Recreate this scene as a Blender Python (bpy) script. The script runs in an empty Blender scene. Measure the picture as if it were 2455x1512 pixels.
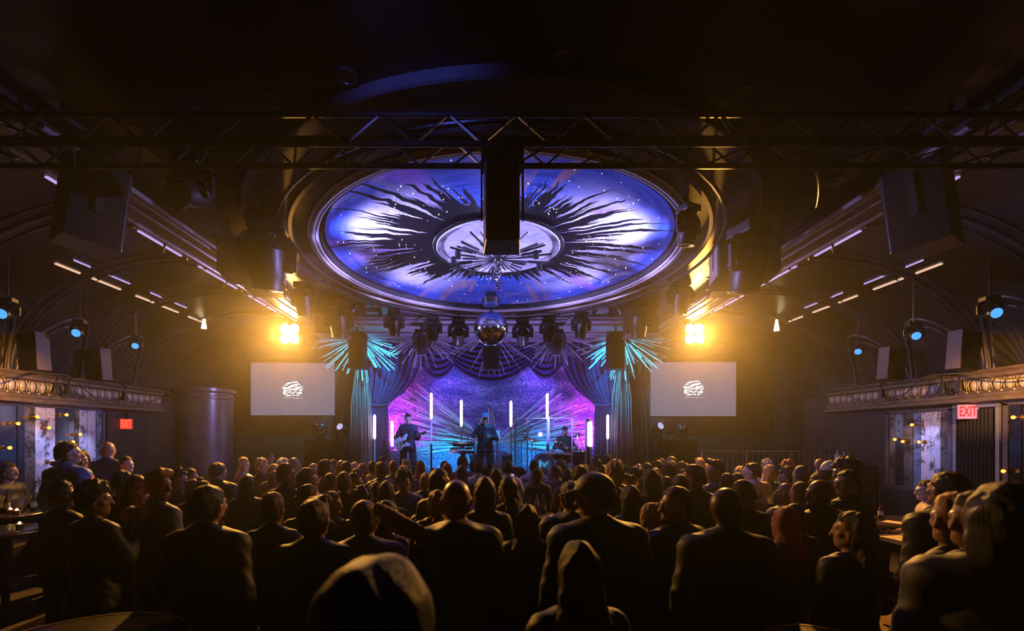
import bpy, bmesh, math, random
import numpy as np
from mathutils import Vector, Matrix, Euler

SC = bpy.context.scene
COL = SC.collection
PI = math.pi
rnd = random.Random(7)

# ---------------------------------------------------------------- camera
F, VX, VY = 1050.0, 1170.0, 1045.0          # focal length and vanishing point of the room's depth lines, in pixels of 2455 x 1512
CX, CZ = -0.15, 2.15                        # the photographer stands a little beside the room's axis
cam_d = bpy.data.cameras.new('camera')
cam_d.sensor_width = 36.0
cam_d.lens = 36.0 * F / 2455.0
cam_d.shift_x = (2455 / 2 - VX) / 2455.0
cam_d.shift_y = (VY - 1512 / 2) / 2455.0
cam_d.clip_start = 0.05
cam_d.clip_end = 80
cam_d.dof.use_dof = True
cam_d.dof.focus_distance = 9.0
cam_d.dof.aperture_fstop = 1.6
cam = bpy.data.objects.new('camera', cam_d)
COL.objects.link(cam)
cam.location = (CX, 0, CZ)
cam.rotation_euler = (PI / 2, 0, 0)
SC.camera = cam


def at(x, y, d):
    """the point of the room that lies d metres ahead on the line of sight through pixel x, y"""
    return Vector((CX + (x - VX) * d / F, d, CZ + (VY - y) * d / F))


# ---------------------------------------------------------------- exposure and sampling
vs = SC.view_settings
vs.view_transform = 'Standard'
vs.look = 'None'
vs.exposure = 0.0
vs.gamma = 1.0
vs.use_curve_mapping = False
cy = SC.cycles
cy.use_denoising = True
try:
    cy.denoiser = 'OPENIMAGEDENOISE'
    cy.denoising_input_passes = 'RGB_ALBEDO_NORMAL'
    cy.denoising_prefilter = 'FAST'
except Exception:
    pass
cy.use_adaptive_sampling = True
cy.adaptive_threshold = 0.05
cy.adaptive_min_samples = 12
cy.max_bounces = 3
cy.diffuse_bounces = 1
cy.glossy_bounces = 2
cy.transmission_bounces = 3
cy.transparent_max_bounces = 6
cy.volume_bounces = 0
cy.sample_clamp_indirect = 3.0
cy.sample_clamp_direct = 0.0
cy.caustics_reflective = False
cy.caustics_refractive = False
cy.use_light_tree = True

# ---------------------------------------------------------------- air: a dark club full of thin stage haze
W = bpy.data.worlds.new('club_air')
SC.world = W
W.use_nodes = True
wn = W.node_tree
wn.nodes.clear()
wo = wn.nodes.new('ShaderNodeOutputWorld')
wb = wn.nodes.new('ShaderNodeBackground')
wb.inputs[0].default_value = (0, 0, 0, 1)
wb.inputs[1].default_value = 0.0
wv = wn.nodes.new('ShaderNodeVolumeScatter')
HAZE = 0.0029
wv.inputs['Color'].default_value = (1, 1, 1, 1)
wv.inputs['Density'].default_value = HAZE
wv.inputs['Anisotropy'].default_value = 0.85
wn.links.new(wb.outputs[0], wo.inputs[0])
wn.links.new(wv.outputs[0], wo.inputs[1])


# ---------------------------------------------------------------- lights
def spot(name, loc, aim, power, color, angle=60, blend=0.6, radius=0.08):
    l = bpy.data.lights.new(name, 'SPOT')
    l.energy = power
    l.color = color
    l.spot_size = math.radians(angle)
    l.spot_blend = blend
    l.shadow_soft_size = radius
    o = bpy.data.objects.new(name, l)
    COL.objects.link(o)
    o.location = loc
    o.rotation_euler = (Vector(aim) - Vector(loc)).to_track_quat('-Z', 'Y').to_euler()
    return o


def point(name, loc, power, color, radius=0.05):
    l = bpy.data.lights.new(name, 'POINT')
    l.energy = power
    l.color = color
    l.shadow_soft_size = radius
    o = bpy.data.objects.new(name, l)
    COL.objects.link(o)
    o.location = loc
    return o


AMBER = (1.0, 0.44, 0.07)
BLUE = (0.16, 0.20, 1.0)
LAV = (0.45, 0.40, 1.0)
CYAN = (0.05, 0.55, 1.0)
MAG = (0.85, 0.10, 1.0)
# two amber blinders at the far end of the ceiling, turned on the crowd
BL = at(695, 800, 9.9)
BR = at(1665, 800, 9.9)
for p, sx in ((BL, -1), (BR, 1)):
    spot('blinder_light', p + Vector((0, -0.20, -0.03)), (sx * 3.2, 3.0, 0.6), 3300, AMBER, 94, 1.0, 0.10)
    point('blinder_spill', p + Vector((0, -0.25, 0)), 30, AMBER, 0.12)
# dome: blue moving heads on the hanging ring wash the painted ceiling
for a, pw in ((196, 1150), (344, 1150), (150, 330), (30, 330), (270, 110)):
    q = Vector((2.95 * math.cos(math.radians(a)), 6.5 + 2.95 * math.sin(math.radians(a)), 4.30))
    c = Vector((-0.45 * q.x, 6.5 + 0.3 * (q.y - 6.5), 4.85))
    spot('dome_wash', q, c, pw, (0.40, 0.38, 1.0), 75, 0.9, 0.06)
# stage: cyan key from the front pipe, violet top wash, magenta from the wings on the backdrop
for x, tx, ty, tz, pw in ((-1.0, -2.2, 11.6, 2.0, 360), (0.35, -0.1, 11.0, 2.1, 420), (1.0, 1.9, 12.7, 2.0, 620)):
    spot('stage_key', (x, 9.95, 4.3), (tx, ty, tz), pw, (0.04, 0.42, 1.0), 34, 0.6, 0.06)
spot('dome_fill', (0, 6.5, 4.42), (0, 6.5, 5), 45, (0.48, 0.42, 1.0), 172, 0.1, 0.08)  # added upward fill under the dome, the rods themselves carry no lamp
for a, pw in ((6, 95), (174, 95), (55, 45), (125, 45)):
    ca, sa = math.cos(math.radians(a)), math.sin(math.radians(a))
    spot('rim_fill', (1.5 * ca, 6.5 + 1.5 * sa, 4.28), (2.6 * ca, 6.5 + 2.6 * sa, 4.76), pw, (0.50, 0.42, 1.0), 58, 0.9, 0.05)  # added unseen spots that brighten the dome's rim
spot('ring_blue', (-0.9, 2.1, 4.74), (-0.7, 3.2, 4.83), 34, (0.10, 0.16, 1.0), 66, 1.0, 0.05)  # added blue spot for the near face of the drop ring
for sx in (-1, 1):
    spot('beam_violet', (sx * 2.9, 10.9, 2.6), (sx * 4.2, 7.0, 4.78), 330, (0.45, 0.34, 1.0), 34, 0.9, 0.06)  # added spot that brings out the beam mouldings
    spot('ceiling_violet', (sx * 1.3, 10.7, 1.1), (sx * 1.0, 10.4, 4.85), 420, (0.42, 0.32, 1.0), 75, 0.9, 0.06)  # added spot that brightens the ceiling beyond the dome
    spot('backdrop_magenta', (sx * 3.5, 13.0, 1.6), (sx * 2.6, 13.9, 3.0), 720, (0.80, 0.06, 1.0), 95, 0.9, 0.06)
    spot('backdrop_violet', (sx * 1.6, 12.9, 4.7), (sx * 1.1, 13.9, 2.6), 250, (0.16, 0.10, 1.0), 90, 0.9, 0.06)
    spot('straw_cyan', (sx * 2.3, 10.7, 4.45), (sx * 3.55, 11.9, 3.9), 420, (0.02, 0.62, 0.95), 75, 0.8, 0.05)
    spot('drape_violet', (sx * 0.9, 10.2, 2.2), (sx * 2.6, 12.5, 3.4), 350, (0.18, 0.12, 1.0), 80, 0.9, 0.06)
for sx in (-1, 1):
    spot('backdrop_cyan', (sx * 1.5, 12.7, 1.1), (sx * 1.4, 13.8, 1.9), 210, (0.02, 0.50, 1.0), 130, 0.9, 0.06)
    spot('valance_violet', (sx * 1.5, 11.3, 2.5), (sx * 0.5, 12.5, 4.1), 130, (0.14, 0.12, 1.0), 75, 0.9, 0.06)
spot('vault_blue', (5.0, 5.5, 4.1), (5.95, 5.2, 4.55), 20, (0.04, 0.25, 1.0), 70, 0.9, 0.04)  # added blue spot that picks out the vault ribs


# ---------------------------------------------------------------- materials
MATS = {}


def mat(name, color, rough=0.6, metal=0.0, var=0.12, scale=8.0, emit=None, strength=0.0, bump=0.0, sheen=0.0, spec=0.5, alpha=1.0, trans=0.0, coord='Object'):
    if name in MATS:
        return MATS[name]
    m = bpy.data.materials.new(name)
    m.use_nodes = True
    nt = m.node_tree
    b = nt.nodes['Principled BSDF']
    b.inputs['Roughness'].default_value = rough
    b.inputs['Metallic'].default_value = metal
    b.inputs['Specular IOR Level'].default_value = spec
    b.inputs['Alpha'].default_value = alpha
    if trans:
        b.inputs['Transmission Weight'].default_value = trans
    if sheen:
        b.inputs['Sheen Weight'].default_value = sheen
        b.inputs['Sheen Roughness'].default_value = 0.18
        b.inputs['Sheen Tint'].default_value = (1.0, 0.75, 0.5, 1)
    c = (*color, 1)
    b.inputs['Base Color'].default_value = c
    if emit:
        b.inputs['Emission Color'].default_value = (*emit, 1)
        b.inputs['Emission Strength'].default_value = strength
    elif var or bump:
        tc = nt.nodes.new('ShaderNodeTexCoord')
        nz = nt.nodes.new('ShaderNodeTexNoise')
        nz.inputs['Scale'].default_value = scale
        nz.inputs['Detail'].default_value = 4
        nt.links.new(tc.outputs[coord], nz.inputs['Vector'])
        if var:
            cr = nt.nodes.new('ShaderNodeValToRGB')
            cr.color_ramp.elements[0].position = 0.3
            cr.color_ramp.elements[1].position = 0.7
            cr.color_ramp.elements[0].color = (*[x * (1 - var) for x in color], 1)
            cr.color_ramp.elements[1].color = (*[min(1, x * (1 + var)) for x in color], 1)
            nt.links.new(nz.outputs['Fac'], cr.inputs[0])
            nt.links.new(cr.outputs[0], b.inputs['Base Color'])
        if bump:
            bp = nt.nodes.new('ShaderNodeBump')
            bp.inputs['Strength'].default_value = bump
            bp.inputs['Distance'].default_value = 0.02
            nt.links.new(nz.outputs['Fac'], bp.inputs['Height'])
            nt.links.new(bp.outputs[0], b.inputs['Normal'])
    MATS[name] = m
    return m


def emis(name, color, strength):
    return mat(name, (0.02, 0.02, 0.02), emit=color, strength=strength)


M_BLACK = mat('black_powder_coat', (0.006, 0.006, 0.0065), 0.4, 0.0, 0.2, 30)
M_BLACKG = mat('black_gloss_plastic', (0.015, 0.015, 0.017), 0.25, 0.0, 0.1, 20)
M_STEEL = mat('dull_steel_tube', (0.30, 0.30, 0.32), 0.35, 0.9, 0.1, 20)
M_DARKSTEEL = mat('dark_steel', (0.06, 0.06, 0.065), 0.35, 0.8, 0.1, 20)
M_CHROME = mat('chrome', (0.8, 0.8, 0.82), 0.12, 1.0, 0.0)
M_WHITE = mat('white_plastic', (0.75, 0.75, 0.78), 0.4, 0.0, 0.05)


# ---------------------------------------------------------------- mesh building
class MB:
    """collects shapes in room coordinates, build() links them as one mesh"""

    def __init__(s):
        s.v, s.f, s.mi = [], [], []
        s.cur = 0

    def add(s, vs, fs):
        o = len(s.v)
        s.v += [Vector(p) for p in vs]
        s.f += [[i + o for i in f] for f in fs]
        s.mi += [s.cur] * len(fs)
        return s

    def box(s, c, size, rz=0.0, M=None, taper=1.0):
        hx, hy, hz = size[0] / 2, size[1] / 2, size[2] / 2
        vs = []
        for z in (-1, 1):
            t = taper if z < 0 else 1.0
            for x, y in ((-1, -1), (1, -1), (1, 1), (-1, 1)):
                vs.append(Vector((x * hx * t, y * hy * t, z * hz)))
        R = M if M is not None else Matrix.Rotation(rz, 3, 'Z')
        vs = [R @ p + Vector(c) for p in vs]
        return s.add(vs, [[3, 2, 1, 0], [4, 5, 6, 7], [0, 1, 5, 4], [1, 2, 6, 5], [2, 3, 7, 6], [3, 0, 4, 7]])

    def cyl(s, a, b, r0, r1=None, n=12, caps=True):
        a, b = Vector(a), Vector(b)
        r1 = r0 if r1 is None else r1
        d = (b - a).normalized()
        u = d.orthogonal().normalized()
        w = d.cross(u)
        vs = []
        for p, r in ((a, r0), (b, r1)):
            for i in range(n):
                t = 2 * PI * i / n
                vs.append(p + u * (r * math.cos(t)) + w * (r * math.sin(t)))
        fs = [[i, (i + 1) % n, n + (i + 1) % n, n + i] for i in range(n)]
        if caps:
            fs += [list(range(n))[::-1], list(range(n, 2 * n))]
        return s.add(vs, fs)

    def tube(s, pts, r, n=6, closed=False, rf=None):
        pts = [Vector(p) for p in pts]
        k = len(pts)
        vs = []
        up = None
        for i, p in enumerate(pts):
            d = (pts[(i + 1) % k] - pts[i - 1]) if closed else (pts[min(i + 1, k - 1)] - pts[max(i - 1, 0)])
            d.normalize()
            if up is None:
                up = d.orthogonal().normalized()
            up = (up - d * up.dot(d))
            if up.length < 1e-6:
                up = d.orthogonal()
            up.normalize()
            w = d.cross(up)
            rr = r if rf is None else r * rf(i / max(1, k - 1))
            for j in range(n):
                t = 2 * PI * j / n
                vs.append(p + up * (rr * math.cos(t)) + w * (rr * math.sin(t)))
        fs = []
        for i in range(k if closed else k - 1):
            for j in range(n):
                a, b = i * n, ((i + 1) % k) * n
                fs.append([a + j, a + (j + 1) % n, b + (j + 1) % n, b + j])
        if not closed:
            fs += [list(range(n))[::-1], list(range((k - 1) * n, k * n))]
        return s.add(vs, fs)

    def lathe(s, prof, c=(0, 0, 0), n=24, M=None, a0=0.0, a1=2 * PI, cap=False):
        """prof: list of (radius, height)"""
        full = abs(a1 - a0 - 2 * PI) < 1e-6
        m = n if full else n + 1
        R = M if M is not None else Matrix.Identity(3)
        c = Vector(c)
        vs = []
        for r, z in prof:
            for i in range(m):
                t = a0 + (a1 - a0) * i / n
                vs.append(R @ Vector((r * math.cos(t), r * math.sin(t), z)) + c)
        fs = []
        for k in range(len(prof) - 1):
            for i in range(n):
                j = (i + 1) % m
                fs.append([k * m + i, k * m + j, (k + 1) * m + j, (k + 1) * m + i])
        if cap and full:
            fs += [list(range(m))[::-1], list(range((len(prof) - 1) * m, len(prof) * m))]
        return s.add(vs, fs)

    def ball(s, c, r, n=12, m=8, M=None):
        if not hasattr(r, '__len__'):
            r = (r, r, r)
        R = M if M is not None else Matrix.Identity(3)
        c = Vector(c)
        vs = [R @ Vector((0, 0, -r[2])) + c]
        for k in range(1, m):
            p = -PI / 2 + PI * k / m
            for i in range(n):
                t = 2 * PI * i / n
                vs.append(R @ Vector((r[0] * math.cos(p) * math.cos(t), r[1] * math.cos(p) * math.sin(t), r[2] * math.sin(p))) + c)
        vs.append(R @ Vector((0, 0, r[2])) + c)
        fs = [[0, 1 + (i + 1) % n, 1 + i] for i in range(n)]
        for k in range(m - 2):
            for i in range(n):
                a = 1 + k * n
                fs.append([a + i, a + (i + 1) % n, a + n + (i + 1) % n, a + n + i])
        e = 1 + (m - 2) * n
        fs += [[e + i, e + (i + 1) % n, len(vs) - 1] for i in range(n)]
        return s.add(vs, fs)

    def grid(s, fn, nu, nv, flip=False):
        vs = [fn(i / nu, j / nv) for j in range(nv + 1) for i in range(nu + 1)]
        fs = []
        for j in range(nv):
            for i in range(nu):
                a = j * (nu + 1) + i
                q = [a, a + 1, a + nu + 2, a + nu + 1]
                fs.append(q[::-1] if flip else q)
        return s.add(vs, fs)

    def prism(s, poly, a, b, axis='y'):
        """poly: 2D outline (counter-clockwise) swept from a to b along the axis"""
        n = len(poly)

        def P(u, v, w):
            return (u, w, v) if axis == 'y' else ((w, u, v) if axis == 'x' else (u, v, w))
        vs = [P(u, v, a) for u, v in poly] + [P(u, v, b) for u, v in poly]
        fs = [[i, (i + 1) % n, n + (i + 1) % n, n + i] for i in range(n)]
        fs += [list(range(n))[::-1], list(range(n, 2 * n))]
        return s.add(vs, fs)

    def build(s, name, m, parent=None, smooth=False, bevel=0.0, solid=0.0, auto=None):
        off = Vector((0, 0, 0))
        p = parent
        while p is not None:
            off += p.location
            p = p.parent
        me = bpy.data.meshes.new(name)
        me.from_pydata([tuple(q - off) for q in s.v], [], s.f)
        for mm in (m if isinstance(m, (list, tuple)) else [m]):
            me.materials.append(mm)
        me.polygons.foreach_set('material_index', s.mi)
        if smooth:
            me.polygons.foreach_set('use_smooth', [True] * len(s.f))
        me.validate()
        bm = bmesh.new()
        bm.from_mesh(me)
        bmesh.ops.recalc_face_normals(bm, faces=bm.faces)
        if auto is not None:
            for e in bm.edges:
                if len(e.link_faces) == 2:
                    e.smooth = e.calc_face_angle(0.0) < auto
        bm.to_mesh(me)
        bm.free()
        o = bpy.data.objects.new(name, me)
        COL.objects.link(o)
        if parent is not None:
            o.parent = parent
        if bevel:
            md = o.modifiers.new('edge', 'BEVEL')
            md.width = bevel
            md.segments = 2
            md.limit_method = 'ANGLE'
        if solid:
            md = o.modifiers.new('thick', 'SOLIDIFY')
            md.thickness = solid
        return o


def tag(o, label=None, cat=None, group=None, kind=None):
    if label:
        o['label'] = label
    if cat:
        o['category'] = cat
    if group:
        o['group'] = group
    if kind:
        o['kind'] = kind
    return o


def thing(name, loc, label, cat, group=None):
    o = bpy.data.objects.new(name, None)
    COL.objects.link(o)
    o.empty_display_size = 0.1
    o.location = loc
    return tag(o, label, cat, group)


def struct(o):
    o['kind'] = 'structure'
    return o


KIDS = {}


def kids(o):
    return [c for c in COL.objects if c.parent == o]


def dup(root, loc, rz=None, label=None, group=None, scale=None, tree=None):
    """copy of a thing with copies of its parts and sub-parts"""
    def rec(o, par):
        c = o.copy()
        COL.objects.link(c)
        if par is not None:
            c.parent = par
        for ch in tree_of(o):
            rec(ch, c)
        return c
    r = rec(root, None)
    r.location = loc
    if rz is not None:
        r.rotation_euler = (0, 0, rz) if not hasattr(rz, '__len__') else rz
    if scale is not None:
        r.scale = scale if hasattr(scale, '__len__') else (scale,) * 3
    if label:
        r['label'] = label
    if group:
        r['group'] = group
    return r


def tree_of(o):
    k = KIDS.get(o.name)
    if k is None:
        k = KIDS[o.name] = [c for c in COL.objects if c.parent == o]
    return k


def lerp(a, b, t):
    return a + (b - a) * t


def rot_to(d, up=(0, 0, 1)):
    """rotation whose +Z points along d"""
    return Vector(d).to_track_quat('Z', 'Y').to_matrix()


ORD = ['first', 'second', 'third', 'fourth', 'fifth', 'sixth', 'seventh', 'eighth', 'ninth', 'tenth', 'eleventh', 'twelfth', 'thirteenth', 'fourteenth',
       'fifteenth', 'sixteenth', 'seventeenth', 'eighteenth', 'nineteenth', 'twentieth']


# ================================================================ the room
ZC = 4.85
XW = 7.2
M_PLASTER = mat('umber_plaster', (0.042, 0.031, 0.028), 0.55, 0.0, 0.25, 3, bump=0.15)
M_CEIL = mat('dark_ceiling_gloss', (0.030, 0.023, 0.019), 0.30, 0.0, 0.2, 2, bump=0.05)
M_MOULD = mat('bronze_moulding', (0.36, 0.31, 0.32), 0.24, 0.3, 0.12, 6)
M_FLOOR = mat('worn_timber_floor', (0.20, 0.13, 0.06), 0.35, 0.0, 0.35, 5, bump=0.1)
M_DARK = mat('charcoal_paint', (0.016, 0.015, 0.016), 0.6, 0.0, 0.2, 5)


def floor_mat():
    m = mat('boarded_floor', (0.20, 0.13, 0.06), 0.4, var=0)
    nt = m.node_tree
    b = nt.nodes['Principled BSDF']
    tc = nt.nodes.new('ShaderNodeTexCoord')
    mp = nt.nodes.new('ShaderNodeMapping')
    mp.inputs['Rotation'].default_value = (0, 0, PI / 2)
    br = nt.nodes.new('ShaderNodeTexBrick')
    br.inputs['Color1'].default_value = (0.25, 0.16, 0.07, 1)
    br.inputs['Color2'].default_value = (0.15, 0.09, 0.04, 1)
    br.inputs['Mortar'].default_value = (0.02, 0.015, 0.01, 1)
    br.inputs['Scale'].default_value = 2.0
    br.inputs['Mortar Size'].default_value = 0.006
    br.inputs['Brick Width'].default_value = 2.4
    br.inputs['Row Height'].default_value = 0.2
    nt.links.new(tc.outputs['Object'], mp.inputs[0])
    nt.links.new(mp.outputs[0], br.inputs['Vector'])
    nt.links.new(br.outputs['Color'], b.inputs['Base Color'])
    return m


m = MB()
m.box((0, 5.9, -0.1), (17, 17.4, 0.2))
struct(m.build('floor', floor_mat()))
# the raised rear terrace and the two side tiers the audience stands on
m = MB()
m.box((0, 0.15, 0.11), (14.3, 4.1, 0.22))
struct(m.build('floor_terrace', mat('terrace_carpet', (0.03, 0.02, 0.02), 0.9)))
for sx, nm in ((-1, 'floor_tier_left'), (1, 'floor_tier_right')):
    m = MB()
    m.box((sx * 6.05, 5.21, 0.11), (2.28, 6.0, 0.22))
    struct(m.build(nm, mat('terrace_carpet', (0.03, 0.02, 0.02), 0.9)))

# walls
for sx, nm in ((-1, 'wall_left'), (1, 'wall_right')):
    m = MB()
    m.box((sx * (XW + 0.1), 4.1, 1.5), (0.2, 12.2, 3.0))
    m.box((sx * (XW + 0.55), 10.2, 1.5), (0.9, 0.2, 3.0))
    m.box((sx * 8.1, 11.4, 2.5), (0.2, 2.6, 5.0))
    struct(m.build(nm, M_PLASTER))
m = MB()
m.box((0, -2.1, 2.5), (17, 0.2, 5.2))
struct(m.build('wall_back', M_DARK))
m = MB()
for sx in (-1, 1):
    m.box((sx * 5.9, 12.6, 2.5), (4.6, 0.2, 5.0))
struct(m.build('wall_front', mat('umber_front_wall', (0.085, 0.06, 0.045), 0.6, 0, 0.25, 2, bump=0.1)))
m = MB()
m.box((0, 14.45, 2.5), (8.4, 0.2, 5.2))
for sx in (-1, 1):
    m.box((sx * 4.1, 13.55, 2.5), (0.2, 1.7, 5.2))
struct(m.build('wall_stage', M_DARK))

# ceiling: a flat sheet with the round opening of the dome, coves down to both sides
DY = 6.5
m = MB()
R2, R1 = 3.32, 2.62
N = 96


def ceil_pt(t, i):
    a = 2 * PI * i / N
    ca, sa = math.cos(a), math.sin(a)
    X0, Y0, Y1 = 4.9, -2.0 - DY, 14.4 - DY
    k = min(X0 / max(1e-6, abs(ca)), (Y1 if sa > 0 else -Y0) / max(1e-6, abs(sa)))
    r = lerp(R2, k, t)
    return Vector((ca * r, DY + sa * r, ZC))


vs = [ceil_pt(t, i) for t in (0, 1) for i in range(N)]
m.add(vs, [[i, (i + 1) % N, N + (i + 1) % N, N + i] for i in range(N)])
# square corners of the sheet
for sx in (-1, 1):
    for y0 in (-2.0, 14.4):
        ca = [p for p in vs[N:] if p.x * sx > 0 and (p.y - DY) * (y0 - DY) > 0]
# drop ring round the dome: outer face, soffit, inner lip
m.box((0, 6.2, ZC + 0.4), (17, 17, 0.1))
struct(m.build('ceiling', M_CEIL, smooth=True, auto=0.5))
m = MB()
m.lathe([(R2 + 0.01, ZC), (R2 + 0.01, ZC - 0.085), (R2 - 0.01, ZC - 0.10), (R2 - 0.05, ZC - 0.10), (R1 + 0.24, ZC - 0.10), (R1 + 0.24, ZC)], (0, DY, 0), N)
struct(m.build('trim_ring', mat('ring_soffit_paint', (0.13, 0.11, 0.12), 0.35, 0, 0.2, 3), smooth=True, auto=0.5))
# pale panelled ceiling between the ring and the stage
m = MB()
m.box((0, 11.15, ZC - 0.012), (6.7, 2.5, 0.02))
struct(m.build('ceiling_panel', mat('pale_ceiling_panel', (0.34, 0.31, 0.36), 0.4, 0, 0.15, 2)))
m = MB()
for y in (10.05, 10.5, 11.3, 12.2):
    m.box((0, y, ZC - 0.045), (6.7, 0.09, 0.05))
for x in (-3.3, -1.7, 0, 1.7, 3.3):
    m.box((x, 11.15, ZC - 0.04), (0.07, 2.5, 0.04))
struct(m.build('trim_panel', mat('pale_ceiling_panel', (0.34, 0.31, 0.36), 0.4, 0, 0.15, 2), bevel=0.01))


def cove_pt(sx, s, y):
    a = s * PI / 2
    return Vector((sx * (4.9 + 2.7 * math.cos(a)), y, 3.08 + (ZC - 3.08) * math.sin(a)))


for sx, nm in ((-1, 'ceiling_cove_left'), (1, 'ceiling_cove_right')):
    m = MB()
    m.grid(lambda u, v: cove_pt(sx, v, lerp(-2, 10.2, u)), 2, 24, flip=sx > 0)
    m.grid(lambda u, v: Vector((sx * lerp(4.9, 8.2, v), lerp(10.2, 12.6, u), ZC)), 1, 1)
    m.add([cove_pt(sx, k / 24, 10.2) for k in range(25)] + [(sx * 7.6, 10.2, ZC)], [list(range(26))])
    struct(m.build(nm, M_CEIL, smooth=True, auto=0.5))

# long soffit beams with reeded mouldings
for sx, nm in ((-1, 'ceiling_beam_left'), (1, 'ceiling_beam_right')):
    m = MB()
    m.box((sx * 4.17, 5.2, ZC - 0.05), (0.62, 14.4, 0.10))
    struct(m.build(nm, M_CEIL, bevel=0.01))
    for k, (dx, r) in enumerate(((-0.27, 0.032), (-0.17, 0.022), (0.0, 0.022), (0.27, 0.028))):
        m = MB()
        m.cyl((sx * (4.17 + dx), -1.9, ZC - 0.10), (sx * (4.17 + dx), 12.4, ZC - 0.10), r, n=10)
        struct(m.build('trim_beam', M_MOULD, smooth=True, auto=0.6))

# glowing strips standing for reflections on the ceiling trim, in runs broken by the ribs
M_SLOT = emis('painted_glint', (0.62, 0.45, 1.0), 0.9)
M_GLINTW = emis('painted_glint_warm', (1.0, 0.62, 0.42), 0.9)
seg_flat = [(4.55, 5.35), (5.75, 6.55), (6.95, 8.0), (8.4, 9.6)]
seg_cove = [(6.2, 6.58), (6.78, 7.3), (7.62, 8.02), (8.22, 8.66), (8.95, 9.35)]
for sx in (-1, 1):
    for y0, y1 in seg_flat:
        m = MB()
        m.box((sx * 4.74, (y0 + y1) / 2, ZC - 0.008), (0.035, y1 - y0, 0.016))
        o = m.build('moulding_glint', M_SLOT)
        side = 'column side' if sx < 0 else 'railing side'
        tag(o, f'slim lavender strip imitating a glint outside the beam, {ORD[seg_flat.index((y0, y1))]} run from the back, {side}', 'light', 'imitated glints along the ceiling beams')
    for k, (dx, dy, mm, w) in enumerate(((0.0, 0.0, M_GLINTW, 0.035), (-0.22, 0.0, M_SLOT, 0.02))):
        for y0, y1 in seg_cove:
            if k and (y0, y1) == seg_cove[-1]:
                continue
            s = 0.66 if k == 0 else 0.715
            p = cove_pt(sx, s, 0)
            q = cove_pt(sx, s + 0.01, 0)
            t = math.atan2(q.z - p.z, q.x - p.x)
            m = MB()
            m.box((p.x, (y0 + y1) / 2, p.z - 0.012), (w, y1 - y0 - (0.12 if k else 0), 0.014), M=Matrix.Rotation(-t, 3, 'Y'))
            o = m.build('moulding_glint', mm)
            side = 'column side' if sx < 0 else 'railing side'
            tag(o, f"{'warm' if k == 0 else 'thin violet'} strip imitating a glint on the cove, {ORD[seg_cove.index((y0, y1))]} run from the back, {side}", 'light', 'imitated glints along the cove')

# ribs of the side vaults and the arched lunettes over the cornice
M_RIB = mat('rib_plaster', (0.06, 0.048, 0.042), 0.35, 0.1, 0.2, 5)
PIERS = [(3.25, 2.5), (4.45, 3.8), (5.65, 5.2), (6.83, 6.63), (8.05, 8.1), (9.25, 9.5)]
for sx in (-1, 1):
    for py, cyy in PIERS:
        m = MB()
        for off, r in ((-0.07, 0.022), (0.0, 0.035), (0.07, 0.022)):
            pts = []
            for k in range(25):
                s = k / 24
                y = lerp(py, cyy, s ** 1.6) + off * (1 + 1.5 * s)
                pts.append(cove_pt(sx, s * 0.98, min(y, 10.15)))
            for k in range(1, 9):
                pts.append(Vector((sx * (4.95 - 0.03 * k), min(cyy + off * (2.5 + k * 0.5), 10.15), ZC)))
            m.tube(pts, r, 6)
        struct(m.build('trim_rib', M_RIB, smooth=True))
    for j, yc in enumerate((3.85, 5.05, 6.24, 7.44, 8.65)):
        m = MB()
        for w, h, r in ((0.54, 1.05, 0.026), (0.45, 0.92, 0.018)):
            pts = []
            for k in range(29):
                a = PI * k / 28
                z = 3.08 + h * math.sin(a)
                s = math.asin(min(1, (z - 3.08) / (ZC - 3.08))) / (PI / 2)
                p = cove_pt(sx, s, yc - w * math.cos(a))
                pts.append(p - Vector((sx * 0.02, 0, 0)))
            m.tube(pts, r, 6)
        struct(m.build('trim_arch', mat('arch_bronze', (0.13, 0.10, 0.09), 0.3, 0.3, 0.12, 6), smooth=True))
        # pleated dark cloth filling the lunette
        m = MB()

        def cl(u, v, yc=yc, sx=sx):
            a = PI * u
            z = 3.09 + 0.92 * math.sin(a) * v
            y = yc - 0.45 * math.cos(a) * (0.15 + 0.85 * v)
            s = math.asin((z - 3.08) / (ZC - 3.08)) / (PI / 2)
            return cove_pt(sx, s, y) - Vector((sx * (0.03 + 0.018 * math.sin(u * 70) * v), 0, 0))
        m.grid(cl, 72, 6)
        side = 'column side' if sx < 0 else 'railing side'
        tag(m.build('lunette_drape', mat('lunette_cloth', (0.022, 0.016, 0.013), 0.8), smooth=True),
            f'pleated dark drape filling the {ORD[j]} arch from the back over the cornice, {side}', 'drape', 'drapes in the cornice arches')

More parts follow.
